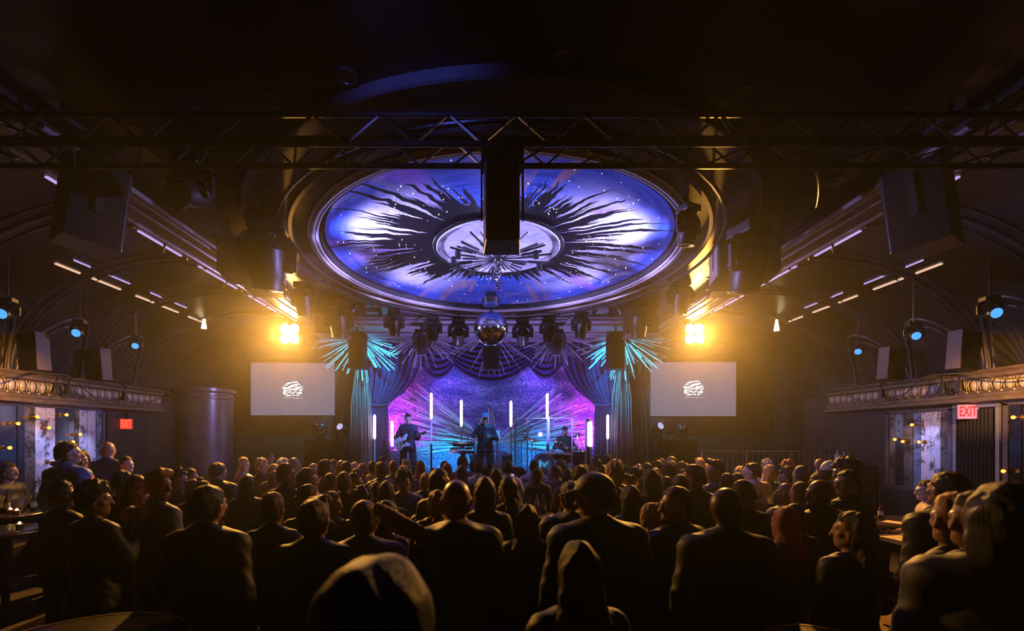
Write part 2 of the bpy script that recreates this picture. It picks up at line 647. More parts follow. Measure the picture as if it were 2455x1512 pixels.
# cornice ledge with egg moulding
M_CORN = mat('cornice_bronze', (0.20, 0.14, 0.09), 0.35, 0.25, 0.25, 9, bump=0.1)
M_EGG = mat('egg_moulding_cream', (0.52, 0.42, 0.30), 0.32, 0.1, 0.15, 10)
for sx, nm in ((-1, 'left'), (1, 'right')):
    X = lambda d: sx * (7.03 + d)
    m = MB()
    prof = [(0.0, 3.12), (0.0, 3.08), (0.03, 3.05), (0.03, 3.01), (0.10, 2.99), (0.10, 2.80), (0.06, 2.78), (0.06, 2.74), (0.0, 2.71), (0.0, 2.66), (0.17, 2.62), (0.62, 2.62), (0.62, 3.12)]
    y0, y1 = 1.0, 9.35
    n = len(prof)
    vs = [(X(d), y, z) for y in (y0, y1) for d, z in prof]
    fs = [[i, (i + 1) % n, n + (i + 1) % n, n + i] for i in range(n)] + [list(range(n)), list(range(n, 2 * n))]
    m.add(vs, fs)
    m.cyl((X(-0.01), y0, 3.10), (X(-0.01), y1, 3.10), 0.02, n=8)
    struct(m.build('trim_cornice_' + nm, M_CORN))
    m = MB()
    k = 0
    y = 2.2
    while y < 9.3:
        m.ball((X(0.095), y, 2.90), (0.045, 0.052, 0.088), 10, 6)
        for dy in (-0.068, 0.068):
            m.tube([(X(0.08), y + dy * 0.75, 2.98), (X(0.07), y + dy, 2.92), (X(0.08), y + dy * 0.8, 2.83)], 0.010, 5)
        m.ball((X(0.06), y + 0.075, 2.80), 0.016, 6, 4)
        y += 0.15
    struct(m.build('trim_egg_moulding_' + nm, M_EGG, smooth=True))

# thin curved mouldings and recessed downlights in the dark ceiling
for sx, nm in ((-1, 442), (1, 1960)):
    m = MB()
    pts = []
    for k in range(13):
        t = k / 12
        y = lerp(408, 502, t)
        d = (ZC - 0.012 - CZ) * F / (VY - y)
        pts.append(at(nm + sx * -1 * (4 - 8 * (2 * t - 1) ** 2) * -1, y, d))
    m.tube(pts, 0.014, 6)
    struct(m.build('trim_arc', mat('gilt_trim', (0.75, 0.50, 0.18), 0.25, 0.9, 0.1), smooth=True))
for k, (x, y) in enumerate(((650, 236), (830, 182), (1350, 140), (1780, 222), (412, 440), (2000, 432))):
    d = (ZC - CZ) * F / (VY - y)
    p = at(x, y, d)
    if abs(p.x) > 4.8:
        continue
    m = MB()
    m.lathe([(0.085, ZC - 0.001), (0.085, ZC - 0.012), (0.062, ZC - 0.014), (0.058, ZC - 0.002), (0.0, ZC - 0.002)], (p.x, p.y, 0), 24)
    o = m.build('downlight', mat('downlight_trim', (0.20, 0.19, 0.2), 0.3, 0.5, 0.1), smooth=True, auto=0.6)
    tag(o, 'unlit round downlight in the dark ceiling, ' + ('over the column side, outside the ring', 'above the truss, column side of the middle', 'nearest the top of the picture', 'over the railing side, outside the ring', 'beside the gilt arc, column side', 'beside the gilt arc, railing side')[k], 'light', 'ceiling downlights')


# ================================================================ painted dome
def N_(nt, t, **kw):
    n = nt.nodes.new(t)
    for k, v in kw.items():
        setattr(n, k, v)
    return n


def math_(nt, op, a, b=None, clamp=False):
    n = nt.nodes.new('ShaderNodeMath')
    n.operation = op
    n.use_clamp = clamp
    for i, x in enumerate((a, b)):
        if x is None:
            continue
        if hasattr(x, 'is_linked'):
            nt.links.new(x, n.inputs[i])
        else:
            n.inputs[i].default_value = x
    return n.outputs[0]


def mixc(nt, fac, a, b):
    n = nt.nodes.new('ShaderNodeMix')
    n.data_type = 'RGBA'
    for s, x in ((n.inputs[0], fac), (n.inputs[6], a), (n.inputs[7], b)):
        if hasattr(x, 'is_linked'):
            nt.links.new(x, s)
        else:
            s.default_value = x if not hasattr(x, '__len__') else (*x[:3], 1)
    return n.outputs[2]


def noise(nt, vec, scale, detail=3.0, rough=0.5, dist=0.0):
    n = nt.nodes.new('ShaderNodeTexNoise')
    n.inputs['Scale'].default_value = scale
    n.inputs['Detail'].default_value = detail
    n.inputs['Roughness'].default_value = rough
    n.inputs['Distortion'].default_value = dist
    nt.links.new(vec, n.inputs['Vector'])
    return n.outputs['Fac']


def ramp(nt, fac, lo, hi):
    n = nt.nodes.new('ShaderNodeMapRange')
    n.inputs['From Min'].default_value = lo
    n.inputs['From Max'].default_value = hi
    n.interpolation_type = 'SMOOTHSTEP'
    nt.links.new(fac, n.inputs[0])
    return n.outputs[0]


def dome_mat():
    m = bpy.data.materials.new('dome_painting')
    m.use_nodes = True
    nt = m.node_tree
    b = nt.nodes['Principled BSDF']
    b.inputs['Roughness'].default_value = 0.5
    b.inputs['Specular IOR Level'].default_value = 0.2
    tc = N_(nt, 'ShaderNodeTexCoord')
    sp = N_(nt, 'ShaderNodeSeparateXYZ')
    nt.links.new(tc.outputs['Object'], sp.inputs[0])
    x, y = sp.outputs[0], sp.outputs[1]
    r = math_(nt, 'SQRT', math_(nt, 'ADD', math_(nt, 'MULTIPLY', x, x), math_(nt, 'MULTIPLY', y, y)))
    dx = math_(nt, 'DIVIDE', x, r)
    dy = math_(nt, 'DIVIDE', y, r)
    adx = math_(nt, 'ABSOLUTE', dx)

    def pol(k, kr, off=0.0):
        c = N_(nt, 'ShaderNodeCombineXYZ')
        nt.links.new(math_(nt, 'MULTIPLY', dx, k), c.inputs[0])
        nt.links.new(math_(nt, 'MULTIPLY', dy, k), c.inputs[1])
        nt.links.new(math_(nt, 'ADD', math_(nt, 'MULTIPLY', r, kr), off), c.inputs[2])
        return c.outputs[0]
    # brushed blue with cloudy white
    cloud = noise(nt, pol(2.2, 1.6), 1.0, 5, 0.6, 0.6)
    brush = noise(nt, pol(2.6, 14.0), 1.0, 3, 0.6)
    base = mixc(nt, ramp(nt, brush, 0.3, 0.7), (0.020, 0.065, 0.42), (0.07, 0.15, 0.72))
    side = ramp(nt, adx, 0.25, 0.85)
    band = math_(nt, 'MULTIPLY', ramp(nt, r, 0.8, 1.2), math_(nt, 'SUBTRACT', 1.0, ramp(nt, math_(nt, 'ADD', r, math_(nt, 'MULTIPLY', cloud, 0.5)), 2.1, 2.5)))
    wh = math_(nt, 'MULTIPLY', math_(nt, 'MULTIPLY', band, side), ramp(nt, cloud, 0.18, 0.55), clamp=True)
    wisps = math_(nt, 'MULTIPLY', ramp(nt, cloud, 0.52, 0.72), 0.65)
    white = math_(nt, 'MAXIMUM', wh, wisps)
    col = mixc(nt, white, base, (0.90, 0.86, 0.98))
    # a few purple passages and rusty feather strokes
    pur = ramp(nt, noise(nt, pol(2.4, 0.7, 9.0), 1.0, 2), 0.60, 0.70)
    col = mixc(nt, math_(nt, 'MULTIPLY', pur, math_(nt, 'MULTIPLY', ramp(nt, r, 1.2, 1.5), 0.6)), col, (0.42, 0.15, 0.80))
    fe = ramp(nt, noise(nt, pol(7.5, 0.35, 4.0), 1.0, 1), 0.60, 0.66)
    fe = math_(nt, 'MULTIPLY', fe, math_(nt, 'SUBTRACT', 0.75, math_(nt, 'MULTIPLY', side, 0.6)))
    col = mixc(nt, math_(nt, 'MULTIPLY', fe, ramp(nt, r, 1.3, 1.6)), col, (0.45, 0.26, 0.30))
    # black paint burst round the centre disc
    wob = math_(nt, 'MULTIPLY', math_(nt, 'SUBTRACT', noise(nt, pol(4.0, 3.5, 7.0), 1.0, 2), 0.5), 0.10)

    def pol2(k, kr, off=0.0):
        c = N_(nt, 'ShaderNodeCombineXYZ')
        nt.links.new(math_(nt, 'MULTIPLY', math_(nt, 'SUBTRACT', dx, math_(nt, 'MULTIPLY', wob, dy)), k), c.inputs[0])
        nt.links.new(math_(nt, 'MULTIPLY', math_(nt, 'ADD', dy, math_(nt, 'MULTIPLY', wob, dx)), k), c.inputs[1])
        nt.links.new(math_(nt, 'ADD', math_(nt, 'MULTIPLY', r, kr), off), c.inputs[2])
        return c.outputs[0]
    n1 = noise(nt, pol2(19.0, 0.30), 1.0, 1, 0.5, 0.0)
    n2 = noise(nt, pol2(42.0, 0.6, 3.0), 1.0, 1)
    nn = math_(nt, 'ADD', math_(nt, 'MULTIPLY', n1, 0.6), math_(nt, 'MULTIPLY', n2, 0.4))
    nn = math_(nt, 'DIVIDE', math_(nt, 'SUBTRACT', nn, 0.32), 0.34)
    ext = math_(nt, 'ADD', 0.48, math_(nt, 'MULTIPLY', math_(nt, 'POWER', adx, 1.2), 1.15))
    ext = math_(nt, 'SUBTRACT', ext, math_(nt, 'MULTIPLY', ramp(nt, dy, 0.2, 0.95), 0.26))
    thr = math_(nt, 'POWER', math_(nt, 'MAXIMUM', math_(nt, 'DIVIDE', math_(nt, 'SUBTRACT', r, 1.06), ext), 0.0001), 0.78)
    blk = ramp(nt, math_(nt, 'SUBTRACT', nn, thr), 0.0, 0.05)
    col = mixc(nt, blk, col, (0.006, 0.006, 0.010))
    nt.links.new(col, b.inputs['Base Color'])
    return m


dome = thing('painted_dome', (0, DY, ZC), 'round painted ceiling dome, black paint burst on blue and white', 'ceiling dome')
m = MB()
m.lathe([(2.41, ZC - 0.02), (2.25, ZC + 0.02), (1.9, ZC + 0.06), (1.5, ZC + 0.09), (0.93, ZC + 0.11)], (0, DY, 0), 128)
o = m.build('painting', dome_mat(), dome, smooth=True)
o['label'] = 'blue and white painting with black radial drips'
m = MB()
m.lathe([(2.41, ZC - 0.02), (2.41, ZC + 0.0), (2.46, ZC + 0.02), (2.46, ZC - 0.10)], (0, DY, 0), 128)
m.build('shadow_gap', mat('dome_gap', (0.03, 0.03, 0.05), 0.5, 0, 0.1), dome, smooth=True, auto=0.5)
m = MB()
for r, z, w in ((2.505, ZC - 0.10, 0.022), (2.553, ZC - 0.108, 0.026), (2.600, ZC - 0.098, 0.020)):
    m.lathe([(r + w * math.cos(PI * k / 4), z + w * math.sin(PI * k / 4)) for k in range(9)], (0, DY, 0), 128)
m.build('rim_moulding', mat('rim_lacquer', (0.75, 0.70, 0.80), 0.28, 0.2, 0.12, 30), dome, smooth=True)
m = MB()
m.lathe([(2.63, ZC - 0.09), (2.79, ZC - 0.10)], (0, DY, 0), 128)
m.build('soffit', mat('soffit_lacquer', (0.10, 0.065, 0.05), 0.22, 0.0, 0.5, 4), dome, smooth=True)
m = MB()
m.lathe([(2.79, ZC - 0.10), (2.80, ZC - 0.14), (2.84, ZC - 0.14), (2.86, ZC - 0.10)], (0, DY, 0), 128)
m.build('soffit_bead', mat('bead_bronze', (0.10, 0.07, 0.05), 0.25, 0.4, 0.1), dome, smooth=True, auto=0.6)
m = MB()
m.lathe([(0.94, ZC + 0.09), (0.90, ZC + 0.06), (0.86, ZC + 0.07), (0.85, ZC + 0.09), (0.0, ZC + 0.09)], (0, DY, 0), 96)
dm = mat('disc_lacquer', (0.62, 0.60, 0.74), 0.35, 0.0, 0.10, 10)
m.build('centre_disc', dm, dome, smooth=True, auto=0.4)
m = MB()
m.lathe([(0.97, ZC + 0.08), (0.95, ZC + 0.055), (0.92, ZC + 0.075)], (0, DY, 0), 96)
m.build('disc_rim', M_BLACKG, dome, smooth=True)
# pin-prick star lights
m = MB()
for k in range(230):
    a, r = rnd.uniform(0, 2 * PI), rnd.uniform(1.15, 2.36)
    z = ZC + np.interp(r, [0.93, 1.5, 1.9, 2.25, 2.41], [0.11, 0.09, 0.06, 0.02, -0.02]) - 0.004
    m.ball((r * math.cos(a), DY + r * math.sin(a), z), rnd.choice((0.0025, 0.003, 0.004, 0.006)), 6, 4)
o = m.build('star_lights', emis('star_glow', (0.8, 0.88, 1.0), 6.0), dome)
o['kind'] = 'stuff'

# chandelier of black rods under the disc
ch = thing('rod_chandelier', (0, DY, ZC + 0.09), 'black chandelier of radiating rods under the white disc of the dome', 'chandelier')
hub = Vector((0, DY, ZC - 0.08))
m = MB()
m.cyl((0, DY, ZC + 0.088), hub, 0.03)
m.ball(hub, 0.07)
m.build('hub', M_BLACKG, ch, smooth=True)
for k in range(46):
    a = 2 * PI * k / 46 + rnd.uniform(-0.05, 0.05)
    L = rnd.uniform(0.45, 0.84)
    e = hub + Vector((L * math.cos(a), L * math.sin(a), rnd.uniform(-0.03, 0.07)))
    m = MB()
    m.cyl(hub, e, 0.006, n=6)
    m.cyl(hub + (e - hub) * 0.55, e, rnd.choice((0.008, 0.014, 0.02)), n=6)
    m.build('rod', M_BLACKG, ch)
for a, L in ((2.75, 0.66), (3.5, 0.62), (3.14, 0.66), (0.35, 0.68), (5.9, 0.58), (2.3, 0.6)):
    c = hub + Vector((L * math.cos(a), L * math.sin(a), -0.02))
    m = MB()
    m.cyl(c - Vector((0, 0, 0.05)), c + Vector((0, 0, 0.05)), 0.045, n=14)
    m.build('lamp_shade', M_BLACK, ch, smooth=True, auto=0.6)
m = MB()
for k in range(9):
    z = hub.z - 0.06 - 0.045 * k
    m.ball((0.012 * (-1) ** k, DY, z), (0.03, 0.03, 0.026), 8, 6)
for k in range(5):
    m.cyl((0, DY, hub.z - 0.1 - 0.07 * k), (0.09 * (-1) ** k, DY - 0.03, hub.z - 0.07 - 0.07 * k), 0.008, n=6)
m.build('chain', M_BLACKG, ch, smooth=True)

# mirror ball on its motor
mbp = at(1177, 788, 8.4)
mo = thing('ball_motor', (mbp.x, 8.4, ZC + 0.05), 'black motor drum with a cable harness hanging over the mirror ball', 'motor')
m = MB()
m.lathe([(0.0, 4.83), (0.13, 4.83), (0.17, 4.79), (0.15, 4.68), (0.0, 4.68)], (mbp.x, 8.4, 0), 24)
m.build('drum', M_BLACK, mo, smooth=True, auto=0.5)
m = MB()
m.lathe([(0.14, 4.68), (0.15, 4.66), (0.12, 4.655), (0.0, 4.655)], (mbp.x, 8.4, 0), 24)
m.build('rim_ring', mat('blue_tint_ring', (0.10, 0.16, 0.5), 0.3), mo, smooth=True)
m = MB()
for a in range(6):
    t = a * PI / 3
    m.tube([(mbp.x, 8.4, 4.91), (mbp.x + 0.07 * math.cos(t), 8.4 + 0.07 * math.sin(t), 4.89), (mbp.x + 0.13 * math.cos(t), 8.4 + 0.13 * math.sin(t), 4.81)], 0.009, 6)
m.build('cable_harness', M_BLACKG, mo, smooth=True)
mb = thing('mirror_ball', mbp, 'large mirror ball hanging over the middle of the crowd', 'mirror ball')
m = MB()
Rb = 0.325
rows = 46
for k in range(rows):
    p0, p1 = -PI / 2 + PI * k / rows, -PI / 2 + PI * (k + 1) / rows
    pm = (p0 + p1) / 2
    n = max(6, int(2 * rows * math.cos(pm)))
    for i in range(n):
        t0, t1 = 2 * PI * (i + 0.04) / n, 2 * PI * (i + 0.96) / n
        q0, q1 = lerp(p0, p1, 0.04), lerp(p0, p1, 0.96)
        jit = Vector((rnd.uniform(-1, 1), rnd.uniform(-1, 1), rnd.uniform(-1, 1))) * 0.0016
        vs = []
        for p, t in ((q0, t0), (q0, t1), (q1, t1), (q1, t0)):
            vs.append(mbp + Rb * Vector((math.cos(p) * math.cos(t), math.cos(p) * math.sin(t), math.sin(p))) + jit * rnd.uniform(-1, 1))
        m.add(vs, [[0, 1, 2, 3]])
m.build('mirror_tiles', mat('mirror_tile', (0.75, 0.75, 0.78), 0.10, 1.0, 0.0), mb)
m = MB()
m.ball(mbp, Rb - 0.012, 32, 20)
m.build('core', M_BLACK, mb, smooth=True)
m = MB()
m.cyl(mbp + Vector((0, 0, Rb - 0.01)), mbp + Vector((0, 0, Rb + 0.03)), 0.03)
m.cyl(mbp + Vector((0, 0, Rb + 0.03)), (mbp.x, 8.4, 4.66), 0.006, n=6)
m.build('hanger', M_DARKSTEEL, mb)

# ================================================================ trusses and hanging gear
tr = thing('lighting_truss', (0, 3.6, 4.7), 'long black box truss crossing in front of the painted dome', 'truss')
TY0, TY1, TZ0, TZ1 = 3.42, 3.70, 4.43, 4.66
for y, z in ((TY0, TZ0), (TY1, TZ0), (TY0, TZ1), (TY1, TZ1)):
    m = MB()
    m.cyl((-4.6, y, z), (4.6, y, z), 0.024, n=10)
    m.build('chord', mat('truss_black', (0.02, 0.02, 0.022), 0.35, 0.3, 0.1), tr, smooth=True, auto=0.6)
n = 17
for y in (TY0, TY1):
    m = MB()
    for k in range(-9, 9):
        x = 0.07 + 0.53 * k
        m.cyl((x, y, TZ1), (x + 0.265, y, TZ0), 0.011, n=6)
        m.cyl((x + 0.265, y, TZ0), (x + 0.53, y, TZ1), 0.011, n=6)
    m.build('web_lacing', mat('web_steel', (0.16, 0.15, 0.15), 0.3, 0.9, 0.1), tr)
m = MB()
for k in range(-8, 9):
    x = 0.07 + 0.53 * k
    m.cyl((x, TY0, TZ1), (x + 0.26, TY1, TZ1), 0.009, n=6)
    m.cyl((x + 0.26, TY0, TZ0), (x, TY1, TZ0), 0.009, n=6)
m.build('cross_lattice', M_DARKSTEEL, tr)
for x in (-3.6, 3.6):
    m = MB()
    m.box((x, 3.56, 4.72), (0.10, 0.36, 0.05))
    m.cyl((x, 3.56, 4.72), (x, 3.56, 4.86), 0.02)
    m.build('hanger_clamp', M_BLACK, tr)

# round hanging pipe for the moving heads
RP, ZP = 2.97, 4.69
m = MB()
m.tube([(RP * math.cos(2 * PI * k / 72), DY + RP * math.sin(2 * PI * k / 72), ZP) for k in range(72)], 0.024, 8, closed=True)
for k in range(12):
    a = 2 * PI * (k + 0.5) / 12
    m.cyl((RP * math.cos(a), DY + RP * math.sin(a), ZP), (RP * math.cos(a), DY + RP * math.sin(a), ZC - 0.09), 0.012, n=6)
pipe = m.build('hanging_pipe', M_DARKSTEEL, smooth=True, auto=0.6)
tag(pipe, 'circular black pipe round the dome that carries the moving heads', 'pipe')

M_LENS = mat('dark_lens', (0.05, 0.06, 0.10), 0.08, 0.3, 0.0)


def moving_head(tilt, lit=None, frame=False):
    """hangs from its own origin; the head turns by tilt about the yoke's cross axis"""
    r = thing('moving_head', (0, 0, 0), 'black moving head', 'stage light')
    m = MB()
    m.box((0, 0, -0.05), (0.26, 0.22, 0.10))
    m.cyl((0, 0, 0.03), (0, 0, -0.02), 0.03)
    m.build('base', M_BLACK, r, bevel=0.012)
    m = MB()
    m.cyl((0, 0, -0.10), (0, 0, -0.13), 0.07)
    pts = [(-0.17, -0.36), (-0.175, -0.20), (-0.13, -0.135), (0.13, -0.135), (0.175, -0.20), (0.17, -0.36)]
    for a, b in zip(pts[:-1], pts[1:]):
        d = Vector((b[0] - a[0], 0, b[1] - a[1]))
        c = Vector(((a[0] + b[0]) / 2, 0, (a[1] + b[1]) / 2))
        m.box(c, (0.04, 0.09, d.length + 0.03), M=rot_to(d))
    for s in (-1, 1):
        m.cyl((s * 0.19, 0, -0.34), (s * 0.13, 0, -0.34), 0.05)
    m.build('yoke', M_BLACKG, r, bevel=0.008)
    R = Matrix.Rotation(tilt, 3, 'X')
    m = MB()
    m.lathe([(0.0, 0.17), (0.09, 0.165), (0.125, 0.11), (0.13, 0.0), (0.125, -0.10), (0.11, -0.17), (0.118, -0.20), (0.105, -0.20)], (0, 0, -0.34), 20, M=R)
    m.build('head', M_BLACK, r, smooth=True, auto=0.5)
    m = MB()
    m.lathe([(0.106, -0.19), (0.06, -0.205), (0.0, -0.21)], (0, 0, -0.34), 20, M=R)
    m.build('lens', lit or M_LENS, r, smooth=True)
    return r


mh_down = moving_head(0.25)
mh_cam = moving_head(-1.1)
mh_stage = moving_head(1.0)
mh_list = [(813, 722, 1.30, mh_down), (945, 738, 0.95, mh_down), (1037, 748, 0.95, mh_down), (1099, 752, 1.05, mh_stage), (1253, 752, 1.05, mh_stage),
           (1316, 748, 0.95, mh_down), (1393, 738, 0.95, mh_down), (1530, 722, 1.30, mh_down), (728, 678, 1.05, mh_down), (1632, 672, 1.05, mh_down)]
used = set()
nth = {}
for x, y, s, proto in mh_list:
    d = (ZC - CZ - 0.03 * s) * F / (VY - y)
    p = at(x, y, d)
    X = p.x
    if 860 < x < 1500:
        for _ in range(6):                   # clamped on the round pipe
            X = CX + (x - VX) * (DY + math.sqrt(RP * RP - X * X)) / F
        p = Vector((X, DY + math.sqrt(RP * RP - X * X), ZP - 0.035))
    else:
        p.z = ZC - 0.032 * s
    side = 'column side' if x < 1177 else 'railing side'
    key = abs(x - 1177)
    rank = sorted(abs(q[0] - 1177) for q in mh_list if (q[0] < 1177) == (x < 1177)).index(key)
    lab = f'black moving head beyond the dome, {ORD[rank]} from the mirror ball on the {side}'
    if proto.name in used:
        dup(proto, p, rnd.uniform(-0.25, 0.25), lab, 'moving heads round the dome', s)
    else:
        used.add(proto.name)
        tree_of(proto)
        proto.location = p
        proto.rotation_euler = (0, 0, 0.1)
        proto.scale = (s,) * 3
        tag(proto, lab, group='moving heads round the dome')
# big near ones at the sides of the ring and two egg-shaped ones in front of the drapes
for x, y, d, s, lab in ((640, 455, 5.2, 1.5, 'large dark moving head hanging beside the dome on the column side'), (1795, 470, 5.3, 1.5, 'large dark moving head with blue sheen beside the dome on the railing side'),
                        (1650, 395, 4.9, 0.8, 'small dark moving head close under the truss, beside the dome rim')):
    p = at(x, y, d)
    p.z = 4.745 - 0.03 * s
    dup(mh_down, p, 0.4, lab, 'moving heads round the dome', s)
mh_cam.location = (-3.0, 4.2, 4.818)
tag(mh_cam, 'dark moving head in the shadows over the column side of the crowd', group='moving heads round the dome')
m_egg = mat('smoked_head_cover', (0.10, 0.07, 0.14), 0.2, 0.0, 0.1)
for x, lab in ((1011, 'egg-shaped moving head before the drapes, column side of the mirror ball'), (1334, 'egg-shaped moving head before the drapes, railing side of the mirror ball')):
    p = at(x, 795, 10.4)
    r = thing('egg_moving_head', (p.x, p.y, 4.84), lab, 'stage light', 'egg-shaped moving heads')
    m = MB()
    m.cyl((p.x, p.y, 4.845), (p.x, p.y, p.z - 0.02), 0.03)
    m.box((p.x, p.y, p.z), (0.30, 0.20, 0.09))
    m.build('base', M_BLACK, r, bevel=0.01)
    m = MB()
    m.lathe([(0.0, 0.02), (0.13, 0.0), (0.175, -0.08), (0.17, -0.25), (0.14, -0.42), (0.10, -0.52), (0.0, -0.535)], (p.x, p.y, p.z - 0.04), 20)
    m.build('head', m_egg, r, smooth=True, auto=0.6)
    m = MB()
    for s in (-1, 1):
        m.tube([(p.x + s * 0.14, p.y, p.z), (p.x + s * 0.21, p.y, p.z - 0.12), (p.x + s * 0.19, p.y, p.z - 0.40)], 0.022, 8)
    m.build('yoke', M_BLACK, r, smooth=True)
# square blinders with open frames and little par cans on the pipe
for x, lab in ((892, 'square floodlight frame on the far pipe, column side'), (1443, 'square floodlight frame on the far pipe, railing side')):
    d = 8.9
    p = at(x, 742, d)
    r = thing('floodlight', (p.x, p.y, 4.75), lab, 'stage light', 'square floodlights')
    m = MB()
    m.box((p.x, p.y, p.z + 0.13), (0.36, 0.08, 0.05))
    m.box((p.x, p.y, p.z - 0.13), (0.40, 0.10, 0.05))
    for s in (-1, 1):
        m.box((p.x + s * 0.165, p.y, p.z), (0.05, 0.08, 0.28))
    m.build('housing', M_BLACK, r, bevel=0.008)
    m = MB()
    m.box((p.x, p.y + 0.02, p.z), (0.28, 0.02, 0.10))
    m.build('glass', mat('flood_glass', (0.45, 0.45, 0.55), 0.2), r)
    m = MB()
    m.cyl((p.x, p.y, p.z + 0.15), (p.x, p.y, 4.75), 0.015)
    m.build('hook', M_DARKSTEEL, r)
for x, y, s, lab in ((855, 735, -1, 'small par can beside the square floodlight, column side'), (1478, 738, 1, 'small par can beside the square floodlight, railing side')):
    p = at(x, y, 8.9)
    r = thing('par_can', (p.x, p.y, 4.75), lab, 'stage light', 'par cans on the pipe')
    m = MB()
    m.cyl(p + Vector((-s * 0.05, 0, 0.12)), p + Vector((s * 0.10, -0.05, -0.14)), 0.05, 0.06, 14)
    m.build('can', M_BLACKG, r, smooth=True, auto=0.6)
    m = MB()
    m.cyl((p.x, p.y, p.z + 0.10), (p.x, p.y, 4.75), 0.012)
    m.build('hook', M_DARKSTEEL, r)


# loudspeakers
M_GRILLE = mat('speaker_grille', (0.010, 0.010, 0.011), 0.55, 0.2, 0.3, 60)
M_LITSIDE = mat('lit_speaker_side', (0.17, 0.12, 0.11), 0.6, 0.0, 0.1, 40)  # light falling on the cabinet side, put into the colour


def loudspeaker(c, size, rz, tilt, label, group=None, name='loudspeaker', face=None, taper=0.85, hang=None, side_m=None):
    """cabinet with a grille on its -Y face and, if asked, one pale side face; rz turns it, tilt pitches it"""
    r = thing(name, c, label, 'loudspeaker', group)
    w, d, h = size
    loc = Vector(c)
    m = MB()
    t = taper
    poly = [(-w / 2, -d / 2), (w / 2, -d / 2), (w / 2 * t, d / 2), (-w / 2 * t, d / 2)]
    m.prism([(x + loc.x, y + loc.y) for x, y in poly], loc.z - h / 2, loc.z + h / 2, axis='z')
    m.build('cabinet', M_BLACK, r, bevel=0.012)
    m = MB()
    m.box(loc + Vector((0, -d / 2 - 0.006, 0)), (w * 0.94, 0.012, h * 0.94))
    m.build('grille', face or M_GRILLE, r)
    if hang:
        hang = min(hang, 4.845 - loc.z - h / 2, (4.745 - loc.z - h / 2) if 3.6 < abs(loc.x) < 4.7 else 9)
        m = MB()
        for s in (-1, 1):
            m.box(loc + Vector((s * (w / 2 + 0.012), 0, h * 0.15)), (0.015, 0.06, h * 0.6))
        m.box(loc + Vector((0, 0, h * 0.5 + 0.02)), (w + 0.05, 0.06, 0.025))
        m.cyl(loc + Vector((0, 0, h * 0.5)), loc + Vector((0, 0, h * 0.5 + hang)), 0.018)
        m.build('bracket', M_DARKSTEEL, r)
    r.rotation_euler = (tilt, 0, rz)
    return r


p = at(1204, 497, 3.56)
r = loudspeaker((p.x, 3.56, p.z), (0.31, 0.30, 0.66), PI, 0.0, 'black loudspeaker hanging from the truss in front of the dome', name='centre_loudspeaker', hang=4.39 - p.z - 0.33)
m = MB()
m.box((p.x, 3.56, 4.393), (0.34, 0.36, 0.025))
m.build('clamp_bar', M_DARKSTEEL, r)
loudspeaker(at(217, 497, 4.2), (0.46, 0.42, 0.80), -0.55 + PI, 0.10, 'big black loudspeaker hung over the column side of the crowd', 'big hung loudspeakers', hang=0.22, name='hung_loudspeaker')
loudspeaker(at(2210, 503, 4.2), (0.46, 0.42, 0.80), 0.55 + PI, 0.10, 'big black loudspeaker hung over the railing side of the crowd', 'big hung loudspeakers', hang=0.22, name='hung_loudspeaker')
for x, sx, lab in ((606, -1, 'wide black subwoofer hung beside the dome, column side'), (1783, 1, 'wide black subwoofer hung beside the dome, railing side')):
    p = at(x, 630, 5.9)
    r = loudspeaker((p.x, p.y, p.z), (0.72, 0.5, 0.46), -0.25 * sx, 0.0, lab, 'hung subwoofers', name='subwoofer', taper=1.0, hang=0.12)
    m = MB()
    m.box((p.x - sx * 0.368, p.y, p.z), (0.016, 0.44, 0.42))
    m.build('side_panel', mat('pale_side_panel', (0.45, 0.33, 0.26), 0.5, 0, 0.1), r)  # paler slab on the side facing the dome
for x, sx, lab in ((640, -1, 'low black box hung under the subwoofer, column side'), (1742, 1, 'low black box hung under the subwoofer, railing side')):
    p = at(x, 690, 7.0)
    loudspeaker((p.x, p.y, p.z + 0.03), (0.55, 0.4, 0.26), -0.2 * sx, 0.0, lab, 'low boxes under the subwoofers', name='monitor_box', hang=0.2)
for x, sx, lab in ((799, -1, 'square black loudspeaker below the beam end, column side'), (1535, 1, 'square black loudspeaker below the beam end, railing side')):
    p = at(x, 782, 9.7)
    r = loudspeaker((p.x, p.y, p.z), (0.68, 0.45, 0.42), PI - 0.12 * sx, 0.0, lab, 'square loudspeakers below the beams', name='square_loudspeaker', taper=1.0, hang=0.10)
    m = MB()
    m.box((p.x, p.y, p.z - 0.222), (0.70, 0.47, 0.024))
    m.build('base_plate', mat('pale_base_plate', (0.5, 0.45, 0.5), 0.4), r)
for x, lab in ((857, 'tall narrow column loudspeaker before the straw burst, column side'), (1476, 'tall narrow column loudspeaker before the straw burst, railing side'), (1178, 'tall narrow column loudspeaker under the mirror ball')):
    y0, y1 = (798, 885) if x != 1178 else (832, 887)
    d = 10.6
    a, b = at(x, y0, d), at(x, y1, d)
    h = a.z - b.z
    r = loudspeaker((a.x, d, (a.z + b.z) / 2), (0.40, 0.32, h), PI, 0.0, lab, 'column loudspeakers', name='column_loudspeaker', hang=4.84 - a.z)


# ================================================================ stage house
ST = 0.95
m = MB()
m.box((0, 12.35, ST / 2), (7.9, 4.0, ST))
m.box((2.2, 12.9, ST + 0.065), (2.5, 1.9, 0.13))
struct(m.build('floor_stage', mat('stage_black', (0.03, 0.03, 0.035), 0.35, 0, 0.2), bevel=0.01))


